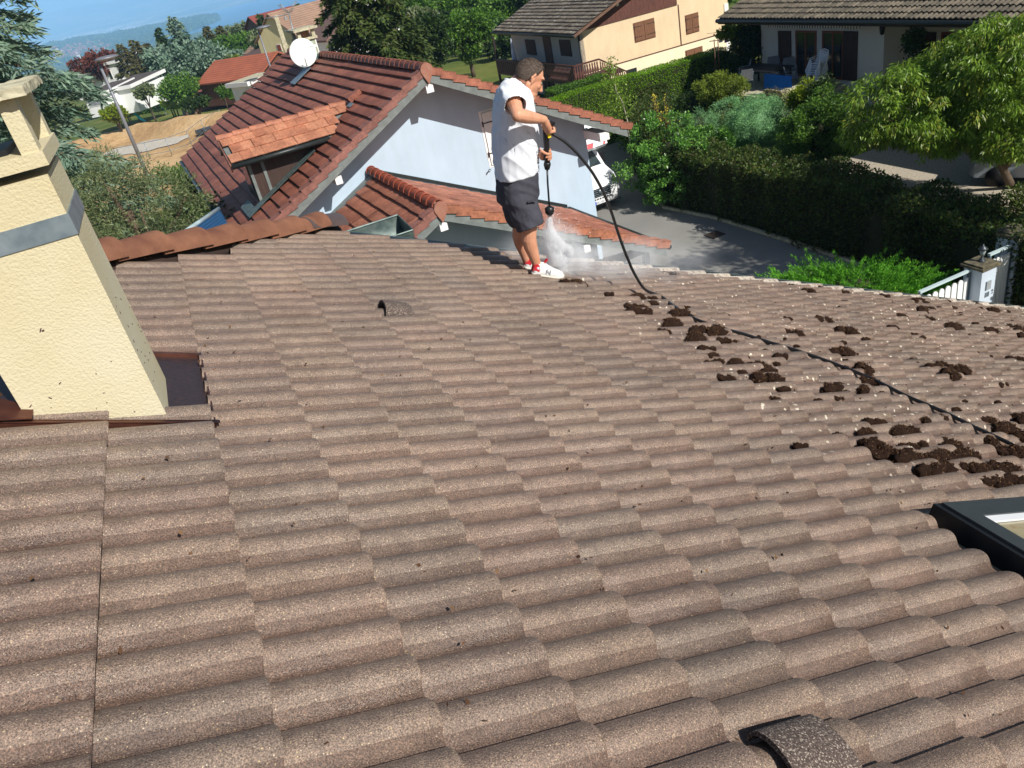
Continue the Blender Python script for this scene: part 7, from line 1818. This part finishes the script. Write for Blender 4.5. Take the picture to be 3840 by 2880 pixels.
# --- T-shirt
sh = MB()
loft(sh, [ring(J(1938, 655), .166, .186, sq=2.4), ring(J(1938, 620), .170, .188), ring(J(1937, 570), .180, .190, tilt=0), ring(J(1933, 520), .180, .192), ring(J(1928, 460), .163, .196), ring(J(1922, 405), .150, .205), ring(J(1921, 365), .138, .208), ring(J(1924, 340), .116, .190, tilt=-.01), ring(J(1928, 322), .092, .140, tilt=-.02), ring(J(1933, 311), .080, .092, tilt=-.03), ring(J(1936, 305), .074, .078, tilt=-.035)])
sl_end = shN+(elN-shN)*.62
capsule(sh, [J(1922, 338, -.10), shN+upv*.004, shN+(elN-shN)*.30, sl_end], [.082, .084, .082, .080], 16)
slf = shF+(elF-shF)*.6
capsule(sh, [J(1924, 338, .10), shF, shF+(elF-shF)*.3, slf], [.080, .082, .080, .076], 14)
def wr_shirt(c_):
    p = Vector(c_); z = p.z
    n1 = mnoise.noise(Vector((p.x*5+z*4, p.y*6, z*2.2)))*.013
    n2_ = abs(mnoise.noise(Vector((p.x*9+z*9, p.y*10, z*3.0+p.x*6))))*-.020
    hang = max(0, (z-(J(1938, 540)[2])))*0
    return n1+n2_+.003
shirt = fuse(sh, 't_shirt', M_shirt, man, .0075, 3, wr_shirt)
def trim(o, fn):
    import bmesh as _b
    bm = _b.new(); bm.from_mesh(o.data); base = Vector(origin_of(o))
    dl = [f for f in bm.faces if fn(np.array(f.calc_center_median()+base))]
    _b.ops.delete(bm, geom=dl, context='FACES'); bm.to_mesh(o.data); bm.free()
hz_ = J(1938, 656)[2]; sle_n = unit(elN-shN); slf_n = unit(elF-shF); nk = J(1940, 310)
def cutshirt(p):
    if p[2] < hz_: return True
    q = p-sl_end
    if q@sle_n > -.0 and np.linalg.norm(q-sle_n*(q@sle_n)) < .13 and q@sle_n < .14 and (p-J(1922, 400))@rs > .17: return True
    q = p-slf
    if q@slf_n > 0 and np.linalg.norm(q-slf_n*(q@slf_n)) < .12 and (p-J(1922, 400))@rs < -.17: return True
    q = p-J(1950, 303)
    return (q@unit(fw*.45+upv*.9)) > -.004 and np.linalg.norm(q) < .13
trim(shirt, cutshirt); s_ = shirt.modifiers.new('s', 'SOLIDIFY'); s_.thickness = .004; s_.offset = 1
# --- shorts
st_ = MB()
loft(st_, [ring(J(1938, 650), .156, .176), ring(J(1938, 665), .160, .180), ring(J(1940, 700), .166, .186), ring(J(1943, 740), .160, .188), ring(J(1946, 765), .12, .16)])
kN, kF = J(1990, 850, -.13), J(1952, 832, .12)
capsule(st_, [J(1944, 715, -.075), J(1950, 745, -.09), J(1968, 795, -.11), kN], [.105, .118, .118, .108], 18)
capsule(st_, [J(1936, 715, .075), J(1934, 745, .09), J(1942, 790, .11), kF], [.100, .115, .112, .100], 18)
def wr_sh(c_):
    p = Vector(c_); return mnoise.noise(Vector((p.x*7-p.z*7, p.y*7, p.z*4)))*.011-abs(mnoise.noise(Vector((p.x*12+p.z*10, p.y*9, p.z*5+3))))*.014+.004
shorts = fuse(st_, 'shorts', M_shorts, man, .0075, 3, wr_sh)
dN = unit(kN-J(1950, 745, -.09)); dF = unit(kF-J(1934, 745, .09))
trim(shorts, lambda p: ((p-kN)@dN > -.0 and (p-kN)@rs > -.09 and np.linalg.norm(p-kN) < .2) or ((p-kF)@dF > .0 and (p-kF)@rs < .10 and np.linalg.norm(p-kF) < .18 and (p-kF)@fw < .12))
s_ = shorts.modifiers.new('s', 'SOLIDIFY'); s_.thickness = .005; s_.offset = 1
mb = MB(); pk = J(1998, 752, -.215); mb.cbox(pk, fw*.085, rs*.012, upv*.012); mb.build('pocket_flap', M_shorts, shorts)
# --- shoes
def shoe(heel, toe, nup, side, name):
    d_ = unit(toe-heel); L_ = np.linalg.norm(toe-heel); sd_ = unit(np.cross(nup, d_)); nup = unit(np.cross(d_, sd_))
    if sd_@rs < 0: pass
    root = bpy.data.objects.new(name, None); C.objects.link(root); root.parent = man; root.location = Vector(heel-origin_of(man))
    st = [(0, .030, .060), (.06, .040, .082), (.18, .043, .098), (.32, .043, .098), (.46, .045, .078), (.62, .050, .062), (.78, .052, .052), (.92, .042, .042), (1.0, .018, .028)]
    mb = MB(); rg = []
    for x, w_, h in st:
        c_ = heel+d_*L_*x+nup*.022
        rg.append([c_+sd_*w_*cos(a_)*(1 if True else 0)*(1-.25*max(0, sin(a_)))+nup*(h*max(0, sin(a_)) -.004*(sin(a_) < 0)) for a_ in [2*pi*j/16 for j in range(16)]])
    loft(mb, rg); up_ = mb.build('upper', M_shoe, root)
    mb = MB(); rg = []
    for x, w_, h in [(-.02, .028, 0), (.05, .042, 0), (.2, .045, 0), (.45, .044, 0), (.65, .052, 0), (.82, .054, 0), (.95, .040, 0), (1.03, .016, 0)]:
        c_ = heel+d_*L_*x; lift = .010*max(0, (x-.8)/.2)
        rg.append([c_+sd_*w_*cos(a_)+nup*(lift+.014+.014*np.sign(sin(a_))*abs(sin(a_))**.4) for a_ in [2*pi*j/16 for j in range(16)]])
    loft(mb, rg); mb.build('sole', M_sole, root)
    mb = MB(); 
    for sgn in (-1, 1):
        mb.slab([heel+d_*L_*-.005+sd_*.026*sgn+nup*.05, heel+d_*L_*.16+sd_*.0415*sgn+nup*.045, heel+d_*L_*.13+sd_*.036*sgn+nup*.098, heel+d_*L_*.01+sd_*.022*sgn+nup*.105][::sgn], sd_*.004*sgn)
    mb.slab([heel-d_*.006+sd_*.03+nup*.04, heel-d_*.006-sd_*.03+nup*.04, heel-d_*.004-sd_*.024+nup*.105, heel-d_*.004+sd_*.024+nup*.105], -d_*.004)
    mb.build('heel_counter', M_shoer, root)
    mb = MB(); mb.slab([heel+d_*L_*.30+sd_*.02+nup*.118, heel+d_*L_*.30-sd_*.02+nup*.118, heel+d_*L_*.36-sd_*.02+nup*.150, heel+d_*L_*.36+sd_*.02+nup*.150], d_*.008); mb.build('tongue', M_shoer, root)
    mb = MB()
    for k in range(5): q = heel+d_*L_*(.40+.07*k)+nup*(.105-.010*k); mb.tube([q-sd_*.028-nup*.012, q+nup*.004, q+sd_*.028-nup*.012], .0035, 5)
    mb.build('laces', M_white, root)
    text_mesh('N', .062, heel+d_*L_*.36+(sd_ if sd_@rs > 0 else -sd_)*.0485+nup*.034, d_, nup, (sd_ if sd_@rs > 0 else -sd_), pm('silver_letter', srgb(170, 172, 178), .4), root, 'emblem', .002)
    return root
hN, tN = RP(*rp(1992, 1049), .040), RP(*rp(2104, 1064), .044)
hF, tF = RP(*rp(1962, 1024), .040), RP(*rp(2062, 1036), .044)
shoe(hN, tN, nV*.7+upv*.3, 1, 'shoe'); shoe(hF, tF, nV*.7+upv*.3, -1, 'shoe')
mb = MB(); capsule(mb, [ankN+upv*.015, ankN-upv*.03, hN+unit(tN-hN)*.07+upv*.075], [.040, .041, .040], 12); mb.build('sock', M_sock, man)
mb = MB(); capsule(mb, [ankF+upv*.01, ankF-upv*.03, hF+unit(tF-hF)*.07+upv*.075], [.040, .041, .040], 12); mb.build('sock', M_sock, man)

# --- pressure washer lance, held
M_gun = pm('black_plastic', (.016, .016, .018), .35, .15, 30)
ln = thing('pressure_lance', 'black pressure washer gun with long thin lance and oval nozzle head', 'pressure washer', gB)
mb = MB(); mb.tube([gT+lax*.03, gT, gB+lax*.03, gB], [.020, .024, .021, .023], 10); mb.build('gun_body', M_gun, ln)
mb = MB(); hg = J(2046, 470, -.165); mb.tube([gT+lax*.02, gT+lax*.035+fw*.02, gT+lax*.0+fw*.065], [.022, .022, .018], 8)
mb.tube([gT-lax*.02+fw*.02, gT-lax*.09+fw*.055, gT-lax*.02+fw*.07], .006, 6); mb.build('trigger_guard', M_gun, ln)
mb = MB(); mb.cbox(J(2057, 505, -.17), fw*.024, rs*.040, upv*.040); mb.build('label', pm('yellow_label', srgb(240, 214, 40), .5, .02), ln)
cB = J(2052, 636, -.12); mb = MB(); mb.tube([gB, gB+(cB-gB)*.2, gB+(cB-gB)*.4, cB], [.024, .028, .028, .018], 12); mb.build('collar', M_gun, ln)
nzT, nzB = J(2060, 772, -.12), J(2062, 810, -.12); mb = MB(); mb.tube([cB, J(2054, 690, -.12), nzT], [.0075, .0075, .0075], 8); mb.build('lance_tube', M_gun, ln)
mb = MB(); mb.tube([nzT, nzT+(nzB-nzT)*.2, nzT+(nzB-nzT)*.65, nzB], [.014, .038, .036, .014], 14); mb.build('nozzle_head', M_gun, ln)
hs0 = J(2058, 487, -.17); hs1 = J(2068, 500, -.17); mb = MB(); mb.tube([hs0, hs1], [.014, .014], 8); mb.build('hose_connector', M_zinc, ln)

# --- hose
tpt = RP(*rp(2472, 1133), .052)
pl_n = unit(np.cross(tpt-hs1, upv))
def on_plane(px, py): d = ray(px, py); return CAM+d*(((hs1-CAM)@pl_n)/(d@pl_n))
pts = [hs1]+[on_plane(*q) for q in ((2112, 527), (2152, 562), (2188, 603), (2222, 648), (2252, 700), (2276, 752), (2296, 805), (2314, 862), (2336, 925), (2356, 975), (2380, 1028), (2420, 1086))]+[tpt]
pts += [RP(*rp(*q), h_) for q, h_ in (((2530, 1176), .050), ((2604, 1222), .053), ((2700, 1253), .050), ((2790, 1280), .053), ((2865, 1303), .050), ((2990, 1343), .053), ((3125, 1390), .050), ((3260, 1448), .054), ((3385, 1509), .050), ((3520, 1570), .053), ((3646, 1631), .050), ((3760, 1686), .052), ((3850, 1733), .050), ((3960, 1800), .05))]
def catmull(P, n=8):
    out = []; P = [P[0]]+P+[P[-1]]
    for i in range(1, len(P)-2):
        for k in range(n):
            t_ = k/n; a, b_, c_, d_ = P[i-1], P[i], P[i+1], P[i+2]
            out.append(.5*((2*b_)+(-a+c_)*t_+(2*a-5*b_+4*c_-d_)*t_**2+(-a+3*b_-3*c_+d_)*t_**3))
    return out+[P[-2]]
mb = MB(); mb.tube(catmull(pts), .0120, 10); ho = mb.build('hose', pm('black_hose', (.012, .012, .013), .3, .1, 40, spec=.6)); tag(ho, 'long black high pressure hose curving down from the gun across the mossy tiles', 'hose')

# --- water jet and mist (real volumes of fine spray)
def volmat(name, dens, colr=(.95, .97, 1, 1), nscale=None, fall=True, aniso=-.55):
    m = bpy.data.materials.new(name); m.use_nodes = True; t = m.node_tree; t.nodes.clear(); o_ = t.nodes.new('ShaderNodeOutputMaterial'); pv = t.nodes.new('ShaderNodeVolumePrincipled')
    pv.inputs['Color'].default_value = colr; pv.inputs['Density'].default_value = dens; pv.inputs['Anisotropy'].default_value = aniso
    if nscale:
        co = coords(t, 'Object'); f = noise(t, co, nscale, 4, .65)
        r = ramp(t, f, [(.38, (0, 0, 0)), (.66, (1, 1, 1))])
        mm = nd(t, 'ShaderNodeMath', operation='MULTIPLY', inputs={1: dens}); t.links.new(r, mm.inputs[0])
        if fall:
            cg = coords(t, 'Generated'); dv = nd(t, 'ShaderNodeVectorMath', operation='DISTANCE'); t.links.new(cg, dv.inputs[0]); dv.inputs[1].default_value = (.5, .5, .5)
            mr = nd(t, 'ShaderNodeMapRange', inputs={1: .15, 2: .5, 3: 1, 4: 0}); t.links.new(dv.outputs['Value'], mr.inputs[0]); m2 = nd(t, 'ShaderNodeMath', operation='MULTIPLY'); t.links.new(mm.outputs[0], m2.inputs[0]); t.links.new(mr.outputs[0], m2.inputs[1]); mm = m2
        t.links.new(mm.outputs[0], pv.inputs['Density'])
    t.links.new(pv.outputs[0], o_.inputs['Volume']); return m
hitp = RP(*rp(2122, 988), .06)
spr = thing('water_spray', 'white water jet and fine mist leaving the lance at the roof edge', 'water spray', hitp, kind='stuff')
mb = MB(); mb.tube([nzB, J(2055, 850, -.10), J(2056, 885, -.06), J(2078, 925, .0), J(2100, 957, .04), J(2115, 985, .08)], [.008, .013, .018, .026, .034, .045], 12); 
m, t, b = newmat('jet_water'); co = coords(t, 'Object', (1, 1, .35)); b.inputs['Base Color'].default_value = (.86, .90, .94, 1); b.inputs['Roughness'].default_value = .6
tr_ = t.nodes.new('ShaderNodeBsdfTransparent'); mx_ = t.nodes.new('ShaderNodeMixShader'); t.links.new(ramp(t, noise(t, co, 38, 4, .75), [(.44, (0, 0, 0)), (.66, (.85, .85, .85))]), mx_.inputs[0]); t.links.new(tr_.outputs[0], mx_.inputs[1]); t.links.new(b.outputs[0], mx_.inputs[2]); t.links.new(mx_.outputs[0], t.nodes['Material Output'].inputs[0])
mb.orient(); o = mb.build('jet', m, spr); o['kind'] = 'stuff'
mb = MB(); mb.tube([nzB-upv*.01, J(2057, 850, -.09), J(2062, 890, -.04), J(2082, 930, .02), J(2104, 962, .05)], [.02, .045, .07, .10, .13], 12); mb.orient(); o = mb.build('mist', volmat('mist_jet', 26, nscale=9, fall=False), spr); o['kind'] = 'stuff'
for px, py, dy, rx, rz, de, ns in ((2105, 940, .1, .24, .28, 11.0, 7), (2080, 880, .0, .12, .22, 9.0, 9), (2140, 975, .15, .34, .15, 8.0, 6), (2290, 985, .35, .75, .16, 2.2, 4), (2500, 995, .6, .7, .12, 1.2, 4), (1990, 930, .5, .5, .22, 1.2, 4)):
    mb = MB(); mb.ell(J(px, py, dy), (rx, rx*.7, rz), 20, 12); mb.orient(); o = mb.build('mist', volmat('mist', de, nscale=ns), spr); o['kind'] = 'stuff'
mb = MB()
for k in range(420):
    u = random.random()**.8; c_ = nzB+(hitp-nzB)*u; p = c_+rng.normal(size=3)*(.03+.13*u)+upv*.02; mb.ell(p, random.uniform(.0012, .0035), 5, 4)
m, t, b = newmat('water_drops'); b.inputs['Base Color'].default_value = (.9, .93, .96, 1); b.inputs['Roughness'].default_value = .2
o = mb.build('droplets', m, spr); o['kind'] = 'stuff'

# ================================================================== MOSS CLUMPS on the unwashed side
M_moss = pm('dead_brown_moss', srgb(88, 66, 54), 1.0, .5, 40, 1.0, 130, .02, spec=.1, c2=srgb(50, 36, 30))
M_mosst = leafmat('moss_tufts', [srgb(66, 48, 38), srgb(100, 74, 56), srgb(84, 64, 52), srgb(124, 96, 72)], .1, .95, .05, 20)
def moss_proto(seed, flat):
    rg_ = random.Random(seed); P = []; el = MB().ell((0, 0, 0), 1, 12, 9); ev = el.v[0]; mb = MB()
    for k in range(6+seed % 5):
        c_ = np.array([rg_.gauss(0, .26), rg_.gauss(0, .17), 0]); r = rg_.uniform(.12, .27); n_ = np.array([mnoise.noise(Vector(tuple(v*2.2+c_*9+seed)))*.5+mnoise.noise(Vector(tuple(v*6+seed)))*.35 for v in ev])
        mb.add(ev*(1+n_[:, None])*np.array([r*1.15, r, r*flat])+c_+np.array([0, 0, r*flat*.45]), el.f, True)
    o = mb.build('moss_clump', M_moss, loc=(0, 0, 0)); vv = np.array([v.co[:] for v in o.data.vertices]); nn_ = np.array([v.normal[:] for v in o.data.vertices])
    idx = rng.integers(0, len(vv), 700); v_, f_ = leaf_quads(vv[idx], unit(nn_[idx]+rng.normal(size=(700, 3))*.7), rand_dirs(700), .075, .028)
    tf = build_np('tufts', v_, f_, M_mosst, o, attr=rng.random(700)); return o
protos = [moss_proto(s_, f_) for s_, f_ in ((1, .62), (2, .75), (3, .55), (4, .9), (5, .7), (6, .65))]
big = """390,315,35 438,320,38 170,330,34 100,425,38 240,445,60 330,445,40 320,470,50 215,490,50 270,490,42 245,520,88 450,530,78 505,490,30 410,580,88 375,545,28 390,625,55 535,615,72 625,622,88 640,575,40 530,655,90 680,663,50 730,660,42 590,708,60 615,745,62 630,775,50 735,775,60 655,772,42 865,800,80 900,825,60 890,860,108 950,780,42 770,825,42 685,855,60 800,750,32 960,745,52 890,715,32 1280,718,92 1390,820,88 1410,872,60 990,910,52 1210,910,92 1380,917,62 1300,925,42 1160,970,42 1260,958,36 950,970,50 1415,1080,62 1480,1078,32 1395,1130,84 1560,1125,80 1610,1130,70 1270,1148,42 1400,1200,80 1455,1195,50 1620,1205,70 1690,1195,46 1470,1250,90 1500,1240,90 1560,1262,100 1620,1265,80 1710,1262,80 1760,1248,90 1830,1255,80 1905,1250,88 1690,1330,80 1760,1315,88 1940,1315,90 2000,1322,60 2080,1315,88 2050,1385,90 2130,1375,70 2200,1385,60 2140,1235,108 2030,1180,60 2190,1160,70 1840,1195,68 1058,1208,52 1740,795,60 1870,810,80 1830,840,84 1780,780,40 1670,768,46 2080,885,42 1950,780,32 2170,755,60 1835,590,70 2030,605,50 2185,600,60 2190,635,50 1290,612,70 1050,628,70 1575,530,46 1180,555,52 690,530,36 1275,495,36 1660,455,50 1730,492,40 2045,505,56 1690,508,60 1850,490,32 1495,427,32 1110,405,42 940,398,36 1700,1070,50 1800,1055,50 2020,1063,50 2170,1065,80 2080,1110,90 1480,930,42 860,640,30 560,598,36 1290,668,30 1640,625,28 1535,588,36 1400,552,24 1985,490,22 1720,543,30 105,250,40 720,640,26 1850,1010,34 1900,965,24 2070,975,28 1640,960,22"""
used = set(); k = 0
def place_moss(px, py, wpx, label, h=.030):
    global k
    pr_ = protos[k % 6]; P_ = RP(*rp(px, py), 0); dist = np.linalg.norm(P_-CAM); s_ = wpx*dist/2930/.80
    if k < 6: o = pr_
    else:
        o = pr_.copy(); C.objects.link(o); ch = pr_.children[0].copy(); C.objects.link(ch); ch.parent = o
    a = random.uniform(-.5, .5); X = unit(sV*cos(a)+cV*sin(a)); Z = nV; Yv = np.cross(Z, X); sz = s_*random.uniform(.95, 1.35)
    M = Matrix(((X[0]*s_, Yv[0]*s_, Z[0]*sz, 0), (X[1]*s_, Yv[1]*s_, Z[1]*sz, 0), (X[2]*s_, Yv[2]*s_, Z[2]*sz, 0), (0, 0, 0, 1)))
    M.translation = Vector(RP(*rp(px, py), h)); o.matrix_world = M; tag(o, label, 'moss', 'moss clumps on the unwashed tiles'); k += 1
for e in big.split():
    x, y, w_ = map(float, e.split(',')); place_moss(2200+x/1.349, 800+y/1.349+4, w_/1.349*1.05, 'dark brown clump of loosened moss lying on the unwashed roof tiles')
place_moss(2150, 1082, 62, 'dark brown clump of loosened moss lying on the unwashed roof tiles')
for k2 in range(110):
    S_, C_ = random.uniform(3.0, 8.3), random.uniform(1.7, 4.85)
    if S_ < 3.6 and C_ > 3.9: continue
    p = RP(S_, C_); d = p-CAM; z = d@FW; px, py = 1920+FPX*(d@XA)/z, 1440-FPX*(d@YA)/z
    if 2250 < px < 3880 and py < 1800 and not (S_ < 3.4 and C_ < 1.6): place_moss(px, py, random.uniform(9, 24), 'dark brown clump of loosened moss lying on the unwashed roof tiles', .030)
# crumbs of moss and bits of twig too small to count
P = []
for q in range(2600):
    if q < 2000: S_, C_ = random.uniform(2.9, 8.3)**1.0, random.uniform(1.5, 4.9)
    else: S_, C_ = random.uniform(-.3, 3.2), random.uniform(.6, 4.8)
    P.append(RP(S_, C_, .040+.006*random.random()))
P = np.array(P); cr = thing('moss_crumbs', 'crumbs of dark moss scattered over the tiles', 'moss crumbs', P[0], kind='stuff')
v_, f_ = leaf_quads(P, rand_dirs(len(P))*np.array([1, 1, .5]), np.tile(nV, (len(P), 1))+rng.normal(size=(len(P), 3))*.5, .010+.014*rng.random(len(P)), .008+.006*rng.random(len(P)))
o = build_np('crumbs', v_, f_, M_mosst, cr, attr=rng.random(len(P))); o['kind'] = 'stuff'
